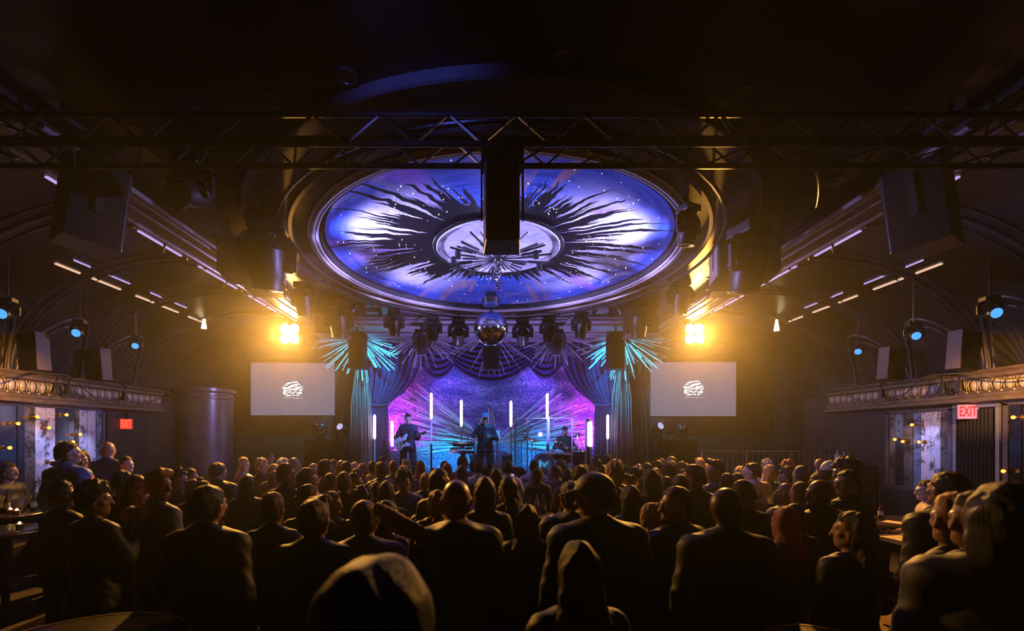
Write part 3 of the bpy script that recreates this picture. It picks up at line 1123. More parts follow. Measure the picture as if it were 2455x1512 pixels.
def backdrop_mat():
    m = mat('woolly_backdrop', (0.5, 0.5, 0.6), 0.9, var=0)
    nt = m.node_tree
    b = nt.nodes['Principled BSDF']
    tc = N_(nt, 'ShaderNodeTexCoord')
    mp = N_(nt, 'ShaderNodeMapping')
    mp.inputs['Scale'].default_value = (0.55, 1, 2.2)
    nt.links.new(tc.outputs['Object'], mp.inputs[0])
    n1 = noise(nt, mp.outputs[0], 1.6, 5, 0.6, 0.5)
    n2 = noise(nt, tc.outputs['Object'], 22.0, 4, 0.65)
    c = mixc(nt, ramp(nt, n1, 0.35, 0.65), (0.16, 0.17, 0.34), (0.62, 0.50, 0.75))
    c = mixc(nt, ramp(nt, n2, 0.35, 0.62), (0.05, 0.06, 0.16), c)
    nt.links.new(c, b.inputs['Base Color'])
    bp = N_(nt, 'ShaderNodeBump')
    bp.inputs['Strength'].default_value = 0.8
    bp.inputs['Distance'].default_value = 0.05
    nt.links.new(n2, bp.inputs['Height'])
    nt.links.new(bp.outputs[0], b.inputs['Normal'])
    return m


m = MB()
m.grid(lambda u, v: Vector((lerp(-3.95, 3.95, u), 13.9 + 0.03 * math.sin(u * 37) + 0.02 * math.sin(v * 23 + u * 9), lerp(ST + 0.005, 4.80, v))), 60, 30)
tag(m.build('backdrop_cloth', backdrop_mat(), smooth=True, solid=0.02), 'woolly painted backdrop cloth across the back of the stage', 'backdrop')

# ---------------------------------------------------------------- drapes
M_VELVET = mat('plum_velvet', (0.06, 0.035, 0.17), 0.75, 0.0, 0.15, 5, sheen=0.6)
MX = 1178.0


def drape(mirror, name, label):
    ys = [812, 850, 880, 905, 925, 945, 958, 967, 974, 1000, 1060, 1140]
    xr = [1014, 1012, 1006, 996, 983, 963, 945, 934, 930, 931, 932, 934]
    xl = [880, 880, 880, 880, 881, 882, 884, 886, 885, 882, 880, 878]
    amp = [0.06, 0.06, 0.06, 0.055, 0.05, 0.045, 0.035, 0.02, 0.02, 0.03, 0.04, 0.05]

    def fn(u, v):
        k = v * (len(ys) - 1)
        idx = np.arange(len(ys))
        y = np.interp(k, idx, ys)
        x = lerp(np.interp(k, idx, xl), np.interp(k, idx, xr), u)
        a = np.interp(k, idx, amp)
        if mirror:
            x = 2 * MX - x
        p = at(x, y, 12.5)
        p.y += a * math.sin(u * 2 * PI * 8.5 + 0.6 * math.sin(v * 5)) + 0.4 * a * math.sin(u * 2 * PI * 19)
        p.z = max(p.z, ST + 0.01)
        return p
    r = thing(name, at(905 if not mirror else 2 * MX - 905, 1045, 12.5), label, 'curtain', 'tied-back stage drapes')
    m = MB()
    m.grid(fn, 130, 44)
    m.build('cloth', M_VELVET, r, smooth=True, solid=0.01)
    m = MB()
    pts = []
    for k in range(9):
        q = at(lerp(884, 936, k / 8) if not mirror else 2 * MX - lerp(884, 936, k / 8), 967 + 5 * math.sin(PI * k / 8), 12.5)
        q.y -= 0.06
        pts.append(q)
    m.tube(pts, 0.03, 8)
    m.build('tie_band', mat('tie_band', (0.12, 0.07, 0.2), 0.6), r, smooth=True)


drape(False, 'stage_drape', 'plum velvet drape tied back beside the guitarist')
drape(True, 'stage_drape', 'plum velvet drape tied back beside the drummer')


def swag(x0, x1, ytop, ysag, yend, folds, y3, label):
    def fn(u, v):
        s = 1 - (2 * u - 1) ** 2
        yb = lerp(yend, ysag, s ** 0.8)
        x = lerp(x0, x1, u)
        p = at(x, lerp(ytop, yb, v), y3)
        p.y += 0.06 * math.sin(v * 2 * PI * folds) * (0.25 + 0.75 * s) * min(1, v * 4) - 0.10 * s
        return p
    m = MB()
    m.grid(fn, 48, folds * 8)
    tag(m.build('valance_swag', M_VELVET, smooth=True, solid=0.01), label, 'curtain', 'valance swags over the stage')


swag(1060, 1296, 806, 918, 834, 8, 12.45, 'wide middle swag of the plum valance over the singer')
swag(996, 1104, 806, 910, 836, 7, 12.52, 'narrow valance swag above the guitarist')
swag(1252, 1360, 806, 910, 836, 7, 12.52, 'narrow valance swag above the drummer')
m = MB()
m.grid(lambda u, v: Vector((lerp(-3.55, 3.55, u), 12.66 + 0.03 * math.sin(u * 150), lerp(4.15, 4.82, v))), 300, 1)
tag(m.build('valance_header', M_VELVET, smooth=True, solid=0.01), 'gathered plum header cloth behind the swags', 'curtain')

# ---------------------------------------------------------------- bursts of thin straws
M_STRAW = mat('pale_straw', (0.75, 0.75, 0.72), 0.35, 0.0, 0.1, 5)
M_STRAWD = mat('brown_strand', (0.16, 0.11, 0.09), 0.6, 0.0, 0.2, 5)


def burst(px, py, d, n, L0, L1, a0, a1, label, rr=(0.006, 0.014), fwd=0.5, strands=0, start=0.15):
    c = at(px, py, d)
    r = thing('straw_burst', c, label, 'straw sculpture', 'straw bursts over the stage')
    m = MB()
    for k in range(n):
        a = math.radians(rnd.uniform(a0, a1))
        f = rnd.uniform(-fwd, 0.1)
        dr = Vector((math.cos(a), f, math.sin(a))).normalized()
        L = rnd.uniform(L0, L1)
        s = L * rnd.uniform(start, start + 0.35)
        q = rnd.uniform(*rr)
        if (c + dr * L).z > 4.82:
            continue
        m.cyl(c + dr * s, c + dr * L, q, n=5)
        if rnd.random() < 0.4:
            m.cyl(c + dr * L * 0.75, c + dr * L, q * 1.7, n=5)
    m.build('straws', M_STRAW, r)
    m = MB()
    m.ball(c, 0.07)
    m.cyl(c, c + Vector((0, 0.3, 0.1)), 0.03)
    m.build('hub', M_BLACK, r, smooth=True)
    if strands:
        m = MB()
        for k in range(strands):
            x = rnd.uniform(-0.32, 0.32)
            z0 = c.z - rnd.uniform(0.5, 1.0)
            yy = c.y + rnd.uniform(0.0, 0.3)
            m.tube([(c.x + x * 0.35, yy, z0), (c.x + x * 0.8, yy, lerp(z0, 1.0, 0.3)), (c.x + x, yy, 1.02 if rnd.random() < 0.7 else rnd.uniform(1.0, 2.2))], rnd.uniform(0.006, 0.02), 5)
        m.build('hanging_strands', mat('hanging_strand', (0.30, 0.24, 0.22), 0.5, 0, 0.2), r)


burst(862, 808, 11.9, 95, 0.7, 1.35, 150, 390, 'large straw burst with hanging strands beside the column side screen', strands=46)
burst(1492, 806, 11.9, 95, 0.7, 1.35, 150, 390, 'large straw burst with hanging strands beside the railing side screen', strands=46)
burst(1011, 803, 11.9, 60, 0.6, 1.15, 175, 365, 'straw burst behind the egg-shaped light above the guitarist', (0.004, 0.010))
burst(1336, 803, 11.9, 60, 0.6, 1.15, 175, 365, 'straw burst behind the egg-shaped light above the drummer', (0.004, 0.010))
burst(1178, 790, 11.9, 50, 0.8, 1.45, 185, 355, 'straw burst behind the mirror ball above the singer', (0.004, 0.010))

for sx, lab in ((-1, 'fan of long straws spread over the backdrop behind the guitarist'), (1, 'fan of long straws spread over the backdrop behind the drummer')):
    c = at(1178, 1062, 13.6)
    r = thing('straw_fan', (c.x, 13.7, ST), lab, 'straw sculpture', 'straw fans on the backdrop')
    m = MB()
    for k in range(210):
        a = math.radians(rnd.triangular(-11, 46, 6))
        L = rnd.uniform(1.2, 3.2)
        s = rnd.uniform(0.12, 0.72) * L
        y = rnd.uniform(13.35, 13.74)
        dr = Vector((sx * math.cos(a), 0, math.sin(a)))
        p0, p1 = Vector((c.x, y, c.z)) + dr * s, Vector((c.x, y - 0.12, c.z)) + dr * L
        if p0.z < ST + 0.03 or p1.z < ST + 0.03 or abs(p1.x) > 3.7 or p1.z > 3.9:
            continue
        m.cyl(p0, p1, rnd.choice((0.004, 0.006, 0.008, 0.012, 0.020)), n=6)
    m.build('straws', mat('grey_straw', (0.50, 0.50, 0.52), 0.35), r)
    m = MB()
    m.box((c.x + sx * 0.5, 13.72, ST + 0.3), (0.3, 0.25, 0.6))
    m.build('base', M_BLACK, r)

# ---------------------------------------------------------------- light tubes
M_TUBE = emis('tube_glow', (0.80, 0.74, 1.0), 9.0)
M_TUBEP = mat('acrylic_pole', (0.75, 0.80, 0.95), 0.15, 0.0, 0.0)
tubes = [(898, 993, 1052, 1140, 'outermost upright light tube before the drape beside the guitarist'), (940, 1008, 1070, 1140, 'low upright light tube just beside the guitarist'),
         (1034, 941, 1004, 1064, 'tall upright light tube by the head of the white guitar'), (1106, 958, 1022, 1080, 'upright light tube rising behind the keyboards'),
         (1225, 960, 1022, 1086, 'upright light tube by the singer at the end of the drum shield'), (1312, 942, 1004, 1064, 'tall upright light tube inside the drum shield'),
         (1417, 1010, 1070, 1140, 'low upright light tube at the drape end of the drum shield'), (1457, 993, 1052, 1140, 'outermost upright light tube before the drape beside the drummer')]
for x, y0, y1, y2, lab in tubes:
    d = 12.05
    a, b, c = at(x, y0, d), at(x, y1, d), at(x, y2, d)
    base = Vector((a.x, d, ST + (0.13 if x in (1312, 1417) else 0)))
    if c.z < base.z:
        c.z = base.z + 0.05
    r = thing('light_tube', base, lab, 'light tube', 'upright light tubes on the stage')
    m = MB()
    m.lathe([(0.0, a.z), (0.028, a.z - 0.02), (0.034, a.z - 0.05), (0.034, b.z + 0.05), (0.022, b.z), (0.0, b.z)], (a.x, d, 0), 14)
    m.build('tube', M_TUBE, r, smooth=True)
    m = MB()
    m.cyl((a.x, d, b.z + 0.01), (a.x, d, c.z), 0.022, n=10)
    m.build('pole', M_TUBEP, r, smooth=True, auto=0.6)
    m = MB()
    m.cyl((a.x, d, c.z), (a.x, d, base.z + 0.02), 0.024, n=10)
    m.cyl((a.x, d, base.z), (a.x, d, base.z + 0.03), 0.16, n=20)
    m.build('base', M_BLACK, r, smooth=True, auto=0.6)

# ---------------------------------------------------------------- projection screens
M_SCR = emis('screen_glow', (0.80, 0.70, 1.0), 0.20)
M_LOGO = emis('logo_glow', (1.0, 1.0, 0.85), 2.2)
for x0, x1, y0, y1, lab in ((602, 802, 870, 996, 'pale projection screen with a white brush-script logo, by the curved column'), (1560, 1764, 868, 998, 'pale projection screen with a white brush-script logo, over the railing')):
    d = 12.1
    a, b = at(x0, y0, d), at(x1, y1, d)
    cx, cz = (a.x + b.x) / 2, (a.z + b.z) / 2
    w, h = b.x - a.x, a.z - b.z
    r = thing('projection_screen', (cx, d, cz), lab, 'screen', 'projection screens')
    m = MB()
    m.box((cx, d, cz), (w, 0.03, h))
    m.build('surface', M_SCR, r)
    m = MB()
    m.cyl((a.x - 0.05, d + 0.03, a.z + 0.05), (b.x + 0.05, d + 0.03, a.z + 0.05), 0.05)
    m.box((cx, d + 0.21, a.z + 0.05), (0.06, 0.36, 0.06))
    m.build('roller_case', M_BLACK, r, smooth=True, auto=0.6)
    m = MB()
    m.cyl((a.x, d, b.z), (b.x, d, b.z), 0.018)
    m.build('bottom_bar', M_BLACK, r, smooth=True, auto=0.6)
    # brush-script mark: slanting ragged strokes, a small caption below
    m = MB()
    rs = random.Random(5)
    k = d / F
    cxp, cyp = (x0 + x1) / 2, y0 + 63
    for row in range(9):
        yy = -15.5 + row * 3.7
        half = 25 * math.sqrt(max(0.1, 1 - (yy / 19) ** 2)) * rs.uniform(0.88, 1.05)
        x = -half
        while x < half:
            L = rs.uniform(6, 17)
            e = min(half, x + L)
            t = rs.uniform(0.8, 1.9)
            sl = rs.uniform(0.04, 0.16)
            y = yy + rs.uniform(-1.5, 1.5)
            p = [(x, y + t * 0.2), (x + (e - x) * 0.3, y + t), (e, y - sl * (e - x) + t * 0.5), (e - 1, y - sl * (e - x) - t * 0.4), (x + (e - x) * 0.4, y - t), ]
            m.add([(cx + u * k, d - 0.018, cz + (VY - cyp - VY + (y0 + y1) / 2 - v) * k) for u, v in p], [list(range(5))])
            x = e + rs.choice((-2, -1, 1.5, 5.0))
    # two darker counters are left between the loops
    m.build('logo_mark', M_LOGO, r)
    m = MB()
    x = -21
    while x < 22:
        hgt = rs.uniform(1.5, 3.2)
        y = 20 + rs.uniform(-0.8, 0.8)
        for q in (0, 1.6):
            m.add([(cx + (x + q + u) * k, d - 0.018, cz + ((y0 + y1) / 2 - cyp - y - v) * k) for u, v in ((0, 0), (0.8, 0.2), (0.8, hgt), (0.0, hgt))], [[0, 1, 2, 3]])
        x += rs.uniform(3.0, 4.4)
    m.build('caption', emis('caption_glow', (0.9, 0.95, 0.75), 0.7), r)


# ================================================================ people
def surface_net(f, lo, h):
    """quads on the zero level of the sampled field f (negative inside)"""
    s = f < 0
    nx, ny, nz = f.shape
    c = np.zeros((nx - 1, ny - 1, nz - 1), np.int8)
    for dx in (0, 1):
        for dy in (0, 1):
            for dz in (0, 1):
                c += s[dx:nx - 1 + dx, dy:ny - 1 + dy, dz:nz - 1 + dz]
    cells = np.argwhere((c > 0) & (c < 8))
    idx = -np.ones(c.shape, np.int64)
    idx[tuple(cells.T)] = np.arange(len(cells))
    acc = np.zeros((len(cells), 3))
    cnt = np.zeros(len(cells))
    corners = [np.array(k) for k in ((0, 0, 0), (1, 0, 0), (0, 1, 0), (1, 1, 0), (0, 0, 1), (1, 0, 1), (0, 1, 1), (1, 1, 1))]
    val = [f[tuple((cells + k).T)] for k in corners]
    for a in range(8):
        for b in range(a + 1, 8):
            if np.abs(corners[a] - corners[b]).sum() != 1:
                continue
            va, vb = val[a], val[b]
            m = (va < 0) != (vb < 0)
            t = np.where(m, va / np.where(m, va - vb, 1), 0)
            acc += np.where(m[:, None], corners[a] + t[:, None] * (corners[b] - corners[a]), 0)
            cnt += m
    V = (cells + acc / cnt[:, None]) * h + lo
    quads = []
    for ax in range(3):
        o = [k for k in range(3) if k != ax]
        sl0 = [slice(None)] * 3
        sl1 = [slice(None)] * 3
        sl0[ax] = slice(0, -1)
        sl1[ax] = slice(1, None)
        e = np.argwhere(s[tuple(sl0)] != s[tuple(sl1)])
        e = e[(e[:, o[0]] > 0) & (e[:, o[1]] > 0) & (e[:, o[0]] < f.shape[o[0]] - 1) & (e[:, o[1]] < f.shape[o[1]] - 1)]
        inside = s[tuple(e.T)]
        q = []
        for d0, d1 in ((-1, -1), (0, -1), (0, 0), (-1, 0)):
            k = e.copy()
            k[:, o[0]] += d0
            k[:, o[1]] += d1
            q.append(idx[tuple(k.T)])
        q = np.stack(q, 1)
        flip = inside if ax != 1 else ~inside
        q[~flip] = q[~flip][:, ::-1]
        quads.append(q)
    return V, np.concatenate(quads)


class SDF:
    def __init__(s, lo, hi, h):
        s.lo, s.h = np.array(lo, float), h
        s.n = np.ceil((np.array(hi) - s.lo) / h).astype(int) + 1
        s.f = np.full(s.n, 0.2, np.float32)

    def _win(s, c0, c1, pad):
        a = np.clip(np.floor((np.minimum(c0, c1) - pad - s.lo) / s.h).astype(int), 0, s.n)
        b = np.clip(np.ceil((np.maximum(c0, c1) + pad - s.lo) / s.h).astype(int) + 1, 0, s.n)
        if np.any(b <= a):
            return None, None
        sl = tuple(slice(i, j) for i, j in zip(a, b))
        g = np.meshgrid(*[s.lo[k] + s.h * np.arange(a[k], b[k]) for k in range(3)], indexing='ij')
        return sl, np.stack(g, -1)

    def cap(s, a, b, ra, rb=None, sc=(1, 1, 1), k=0.03, sub=False, R=None, c=None):
        """tapered limb from a to b; R turns it about c"""
        a, b = np.array(a, float), np.array(b, float)
        rb = ra if rb is None else rb
        sc = np.array(sc, float)
        if R is not None:
            Rm = np.array(R)
            c = np.array(c)
            wa, wb = Rm @ (a - c) + c, Rm @ (b - c) + c
        else:
            wa, wb = a, b
        sl, P = s._win(wa, wb, max(ra, rb) * max(sc) + k + 2 * s.h)
        if sl is None:
            return s
        if R is not None:
            P = (P - c) @ Rm + c
        ab = b - a
        L = float(ab @ ab)
        t = np.clip(((P - a) @ ab) / L, 0, 1) if L > 1e-12 else np.zeros(P.shape[:-1])
        v = (P - a - t[..., None] * ab) / sc
        d = (np.sqrt((v * v).sum(-1)) - (ra + (rb - ra) * t)) * min(1.0, float(sc.min()) * 1.15)
        F0 = s.f[sl]
        if sub:
            d = -d
            hh = np.maximum(k - np.abs(F0 - d), 0) / k
            s.f[sl] = np.maximum(F0, d) + hh * hh * k * 0.25
        else:
            hh = np.maximum(k - np.abs(F0 - d), 0) / k
            s.f[sl] = np.minimum(F0, d) - hh * hh * k * 0.25
        return s

    def ball(s, c0, r, k=0.03, sub=False, R=None, c=None):
        r = np.array(r if hasattr(r, '__len__') else (r,) * 3, float)
        m = r.max()
        return s.cap(c0, c0, m, m, r / m, k, sub, R, c)

    def cut(s, fn):
        """keep only where fn(P) < 0"""
        g = np.meshgrid(*[s.lo[k] + s.h * np.arange(s.n[k]) for k in range(3)], indexing='ij')
        s.f = np.maximum(s.f, fn(*g).astype(np.float32))
        return s

    def ripple(s, fn):
        g = np.meshgrid(*[s.lo[k] + s.h * np.arange(s.n[k]) for k in range(3)], indexing='ij')
        s.f = s.f + fn(*g).astype(np.float32)
        return s

    def mesh(s, name, relax=1):
        V, Q = surface_net(s.f, s.lo, s.h)
        me = bpy.data.meshes.new(name)
        me.vertices.add(len(V))
        me.vertices.foreach_set('co', V.ravel())
        me.loops.add(len(Q) * 4)
        me.loops.foreach_set('vertex_index', Q.ravel().astype(np.int32))
        me.polygons.add(len(Q))
        me.polygons.foreach_set('loop_start', np.arange(0, len(Q) * 4, 4, dtype=np.int32))
        me.polygons.foreach_set('use_smooth', np.ones(len(Q), bool))
        me.update()
        me.validate()
        return me


HC = np.array((0, -0.005, 1.57))           # where the head turns on the neck
# head pivot used by hair and hats too


def head_R(yaw, pitch=0.0, roll=0.0):
    return np.array(Matrix.Rotation(yaw, 3, 'Z') @ Matrix.Rotation(pitch, 3, 'X') @ Matrix.Rotation(roll, 3, 'Y'))


def add_head(g, R, fem=False):
    kw = dict(R=R, c=HC)
    g.ball((0, -0.012, 1.652), (0.074, 0.094, 0.099), 0.02, **kw)
    g.ball((0, 0.030, 1.598), (0.058, 0.066, 0.085), 0.03, **kw)
    g.ball((0, 0.070, 1.540), (0.024, 0.022, 0.018) if fem else (0.030, 0.024, 0.021), 0.03, **kw)
    for sx in (-1, 1):
        g.cap((sx * 0.050, 0.0, 1.575), (sx * 0.024, 0.062, 1.545), 0.022, 0.018, k=0.03, **kw)
        g.cap((sx * 0.012, 0.086, 1.660), (sx * 0.042, 0.074, 1.658), 0.011, 0.009, k=0.015, **kw)
        g.ball((sx * 0.031, 0.094, 1.638), (0.016, 0.012, 0.010), 0.012, sub=True, **kw)
        g.ball((sx * 0.031, 0.078, 1.638), 0.0125, 0.006, **kw)
        g.ball((sx * 0.045, 0.060, 1.612), (0.020, 0.018, 0.016), 0.02, **kw)
        g.ball((sx * 0.077, -0.008, 1.622), (0.010, 0.021, 0.032), 0.008, **kw)
    g.cap((0, 0.092, 1.648), (0, 0.112, 1.603), 0.009, 0.014, k=0.012, **kw)
    g.ball((0, 0.090, 1.571), (0.024, 0.012, 0.006), 0.008, **kw)
    g.ball((0, 0.088, 1.560), (0.020, 0.012, 0.007), 0.008, **kw)


def add_hand(g, w, d, side, grip=0.3, scale=1.0, up=None):
    """palm and five fingers: w wrist, d pointing direction, side the thumb's side"""
    w, d = Vector(w), Vector(d).normalized()
    side = Vector(side)
    side = (side - d * side.dot(d)).normalized()
    nrm = d.cross(side).normalized()             # back of the hand is -nrm, fingers bend towards +nrm
    if up is not None and nrm.dot(Vector(up)) < 0:
        nrm = -nrm
    s = scale
    for j in (-1, -0.33, 0.33, 1):
        g.cap(w + side * (0.012 * j * s), w + d * 0.085 * s + side * (0.028 * j * s), 0.014 * s, 0.0125 * s, k=0.012)
    for j, L in ((1.0, 0.072), (0.35, 0.080), (-0.3, 0.075), (-0.95, 0.058)):
        b = w + d * 0.088 * s + side * (0.029 * j * s)
        a0 = grip * 1.0
        d1 = (d * math.cos(a0) + nrm * math.sin(a0))
        a1 = grip * 2.3
        d2 = (d * math.cos(a1) + nrm * math.sin(a1))
        a2 = grip * 3.2
        d3 = (d * math.cos(a2) + nrm * math.sin(a2))
        p1 = b + d1 * L * 0.48 * s
        p2 = p1 + d2 * L * 0.32 * s
        p3 = p2 + d3 * L * 0.24 * s
        g.cap(b, p1, 0.0092 * s, 0.0086 * s, k=0.005)
        g.cap(p1, p2, 0.0086 * s, 0.0080 * s, k=0.004)
        g.cap(p2, p3, 0.0080 * s, 0.0068 * s, k=0.004)
    t0 = w + d * 0.022 * s + side * 0.022 * s
    t1 = t0 + (d * 0.6 + side * 0.75 + nrm * 0.25).normalized() * 0.042 * s
    t2 = t1 + (d * 0.85 + side * 0.2 + nrm * 0.45).normalized() * 0.034 * s
    g.cap(t0, t1, 0.0125 * s, 0.0105 * s, k=0.010)
    g.cap(t1, t2, 0.0102 * s, 0.0082 * s, k=0.004)


def limbs(pose):
    """joint positions of a 1.75 m person facing +Y"""
    J = {}
    for n, sx in (('L', -1), ('R', 1)):
        J['sh' + n] = Vector((sx * 0.170, -0.008, 1.388))
        J['hip' + n] = Vector((sx * 0.092, 0.0, 0.92))
        J['knee' + n] = Vector((sx * 0.105, 0.02, 0.50))
        J['ank' + n] = Vector((sx * 0.110, -0.02, 0.085))
        J['toe' + n] = Vector((sx * 0.135, 0.14, 0.03))
        J['el' + n] = Vector((sx * 0.226, -0.035, 1.12))
        J['wr' + n] = Vector((sx * 0.245, 0.05, 0.885))
        J['hd' + n] = Vector((0, 0.12, -1))
        J['th' + n] = Vector((-sx * 0.4, 1, 0.1))
        J['gr' + n] = 0.35
    for k, v in pose.items():
        J[k] = Vector(v) if hasattr(v, '__len__') else v
    return J


def body_mesh(name, J, R, h, fem=False, hands=True, bust=0.0):
    pts = np.array([list(v) for k, v in J.items() if hasattr(v, '__len__') and k[:2] not in ('hd', 'th')])
    lo = np.minimum(pts.min(0) - 0.22, (-0.28, -0.26, -0.03))
    hi = np.maximum(pts.max(0) + 0.24, (0.28, 0.26, 1.86))
    lo[2] = -0.03
    g = SDF(lo, hi, h)
    add_head(g, R, fem)
    sw = 0.90 if fem else 1.0
    g.cap((0, -0.018, 1.44), (0, -0.008, 1.575), 0.050 * sw + 0.004, 0.047 * sw, k=0.03)
    for n, sx in (('L', -1), ('R', 1)):
        sh = J['sh' + n]
        g.cap((sx * 0.03, -0.022, 1.475), (sh.x * 0.82, -0.015, sh.z + 0.012), 0.040, 0.045, k=0.04)
        g.cap((sx * 0.06, 0.0, 1.36), (sx * 0.07, -0.01, 1.22), 0.095, 0.092, (1, 0.88, 1), k=0.05)
        g.ball(sh, 0.058, 0.05)
        g.cap(sh, J['el' + n], 0.050 * sw, 0.039 * sw, k=0.03)
        g.cap(J['el' + n], J['wr' + n], 0.040 * sw, 0.026 * sw, k=0.015)
        if hands:
            add_hand(g, J['wr' + n], J['hd' + n], J['th' + n], J['gr' + n])
        g.cap(J['hip' + n], J['knee' + n], 0.088, 0.056, k=0.04)
        g.cap(J['knee' + n], J['ank' + n], 0.056, 0.038, k=0.02)
        cb = J['knee' + n].lerp(J['ank' + n], 0.3) + Vector((0, -0.02, 0))
        g.ball(cb, (0.05, 0.055, 0.10), 0.03)
        g.cap(J['ank' + n] + Vector((0, -0.03, -0.04)), J['toe' + n], 0.042, 0.030, (1, 1, 0.9), k=0.02)
    g.cap((0, 0.005, 1.16), (0, 0.0, 0.98), 0.118 * sw, 0.128, (1.15, 0.85, 1), k=0.06)
    g.cap((-0.05, -0.015, 0.93), (0.05, -0.015, 0.93), 0.108, 0.108, (1, 1, 0.9), k=0.05)
    return g.mesh(name)


def top_mesh(name, J, h, hem=0.82, sleeve=1.0, grow=0.016, collar=0.0, fem=False, hood=False, open_=False):
    pts = np.array([list(v) for k, v in J.items() if hasattr(v, '__len__') and k[:2] in ('sh', 'el', 'wr')])
    lo = np.minimum(pts.min(0) - 0.12, (-0.32, -0.26, hem - 0.06))
    hi = np.maximum(pts.max(0) + 0.12, (0.32, 0.26, 1.62))
    g = SDF(lo, hi, h)
    sw = 0.92 if fem else 1.0
    for n, sx in (('L', -1), ('R', 1)):
        sh = J['sh' + n]
        g.cap((sx * 0.03, -0.022, 1.472), (sh.x * 0.82, -0.015, sh.z + 0.012), 0.042 + grow, 0.046 + grow, k=0.05)
        g.cap((sx * 0.06, 0.0, 1.36), (sx * 0.07, -0.01, 1.20), 0.096 + grow, 0.098 + grow, (1, 0.9, 1), k=0.06)
        g.ball(sh, 0.060 + grow, 0.05)
        el, wr = J['el' + n], J['wr' + n]
        g.cap(sh, sh.lerp(el, min(1, sleeve * 2)), 0.053 * sw + grow, 0.045 * sw + grow, k=0.03)
        if sleeve > 0.5:
            g.cap(el, el.lerp(wr, min(0.96, (sleeve - 0.5) * 2)), 0.044 * sw + grow, 0.034 * sw + grow, k=0.02)
    g.cap((0, 0.0, 1.18), (0, -0.008, hem), 0.122 * sw + grow, 0.160 + grow, (1.20, 0.95, 1), k=0.08)
    if collar:
        g.cap((0, -0.022, 1.46), (0, -0.016, 1.46 + collar), 0.066, 0.062, k=0.02)
    if hood:
        g.ball((0, -0.085, 1.455), (0.10, 0.065, 0.075), 0.04)
    g.cut(lambda x, y, z: hem - z)
    # neck opening, so that the neck stays bare inside the collar
    g.cut(lambda x, y, z: np.where(z > 1.44, (z - 1.475 - collar) + 0.35 * y - 0.25 * np.abs(x) if not collar else z - 1.47 - collar + 0.5 * y, -0.1))
    # cloth wrinkles
    g.ripple(lambda x, y, z: 0.004 * np.sin(z * 46 + x * 22 + 3 * np.sin(y * 17)) * np.cos(x * 31 + y * 19 + z * 7))
    return g.mesh(name)


def legs_mesh(name, J, h, grow=0.012, hem=0.06, waist=1.0, skirt=False):
    pts = np.array([list(v) for k, v in J.items() if hasattr(v, '__len__') and k[:3] in ('hip', 'kne', 'ank')])
    lo = np.minimum(pts.min(0) - 0.16, (-0.26, -0.24, hem - 0.03))
    hi = np.maximum(pts.max(0) + 0.16, (0.26, 0.24, waist + 0.1))
    g = SDF(lo, hi, h)
    for n in 'LR':
        g.cap(J['hip' + n], J['knee' + n], 0.094 + grow, 0.072 + grow, k=0.04)
        g.cap(J['knee' + n], J['ank' + n], 0.072 + grow, 0.058 + grow, k=0.02)
        g.ball(J['knee' + n].lerp(J['ank' + n], 0.3) + Vector((0, -0.02, 0)), (0.06, 0.068, 0.12), 0.03)
    g.cap((-0.05, -0.015, 0.93), (0.05, -0.015, 0.93), 0.110 + grow, 0.110 + grow, (1, 1, 0.9), k=0.05)
    g.cap((0, 0.0, 1.0), (0, 0, 0.95), 0.126 + grow, 0.130 + grow, (1.15, 0.87, 1), k=0.05)
    g.cut(lambda x, y, z: np.maximum(z - waist, hem - z))
    g.ripple(lambda x, y, z: 0.003 * np.sin(z * 60 + x * 25) * np.cos(x * 40 + y * 21))
    return g.mesh(name)


def shoes_mesh(name, J, sides, h=0.012):
    pts = np.array([list(J[k + n]) for k in ('ank', 'toe') for n in sides])
    g = SDF(pts.min(0) - 0.12, pts.max(0) + 0.12, h)
    for n in sides:
        a = J['ank' + n]
        g.cap(a + Vector((0, -0.035, -0.045)), J['toe' + n], 0.050, 0.038, (1, 1, 0.95), k=0.02)
        g.cap(a + Vector((0, -0.03, -0.04)), a + Vector((0, -0.015, 0.02)), 0.048, 0.048, k=0.02)
    z0 = min(J['ankL'].z, J['ankR'].z) - 0.085
    g.cut(lambda x, y, z: z0 - z)
    return g.mesh(name)


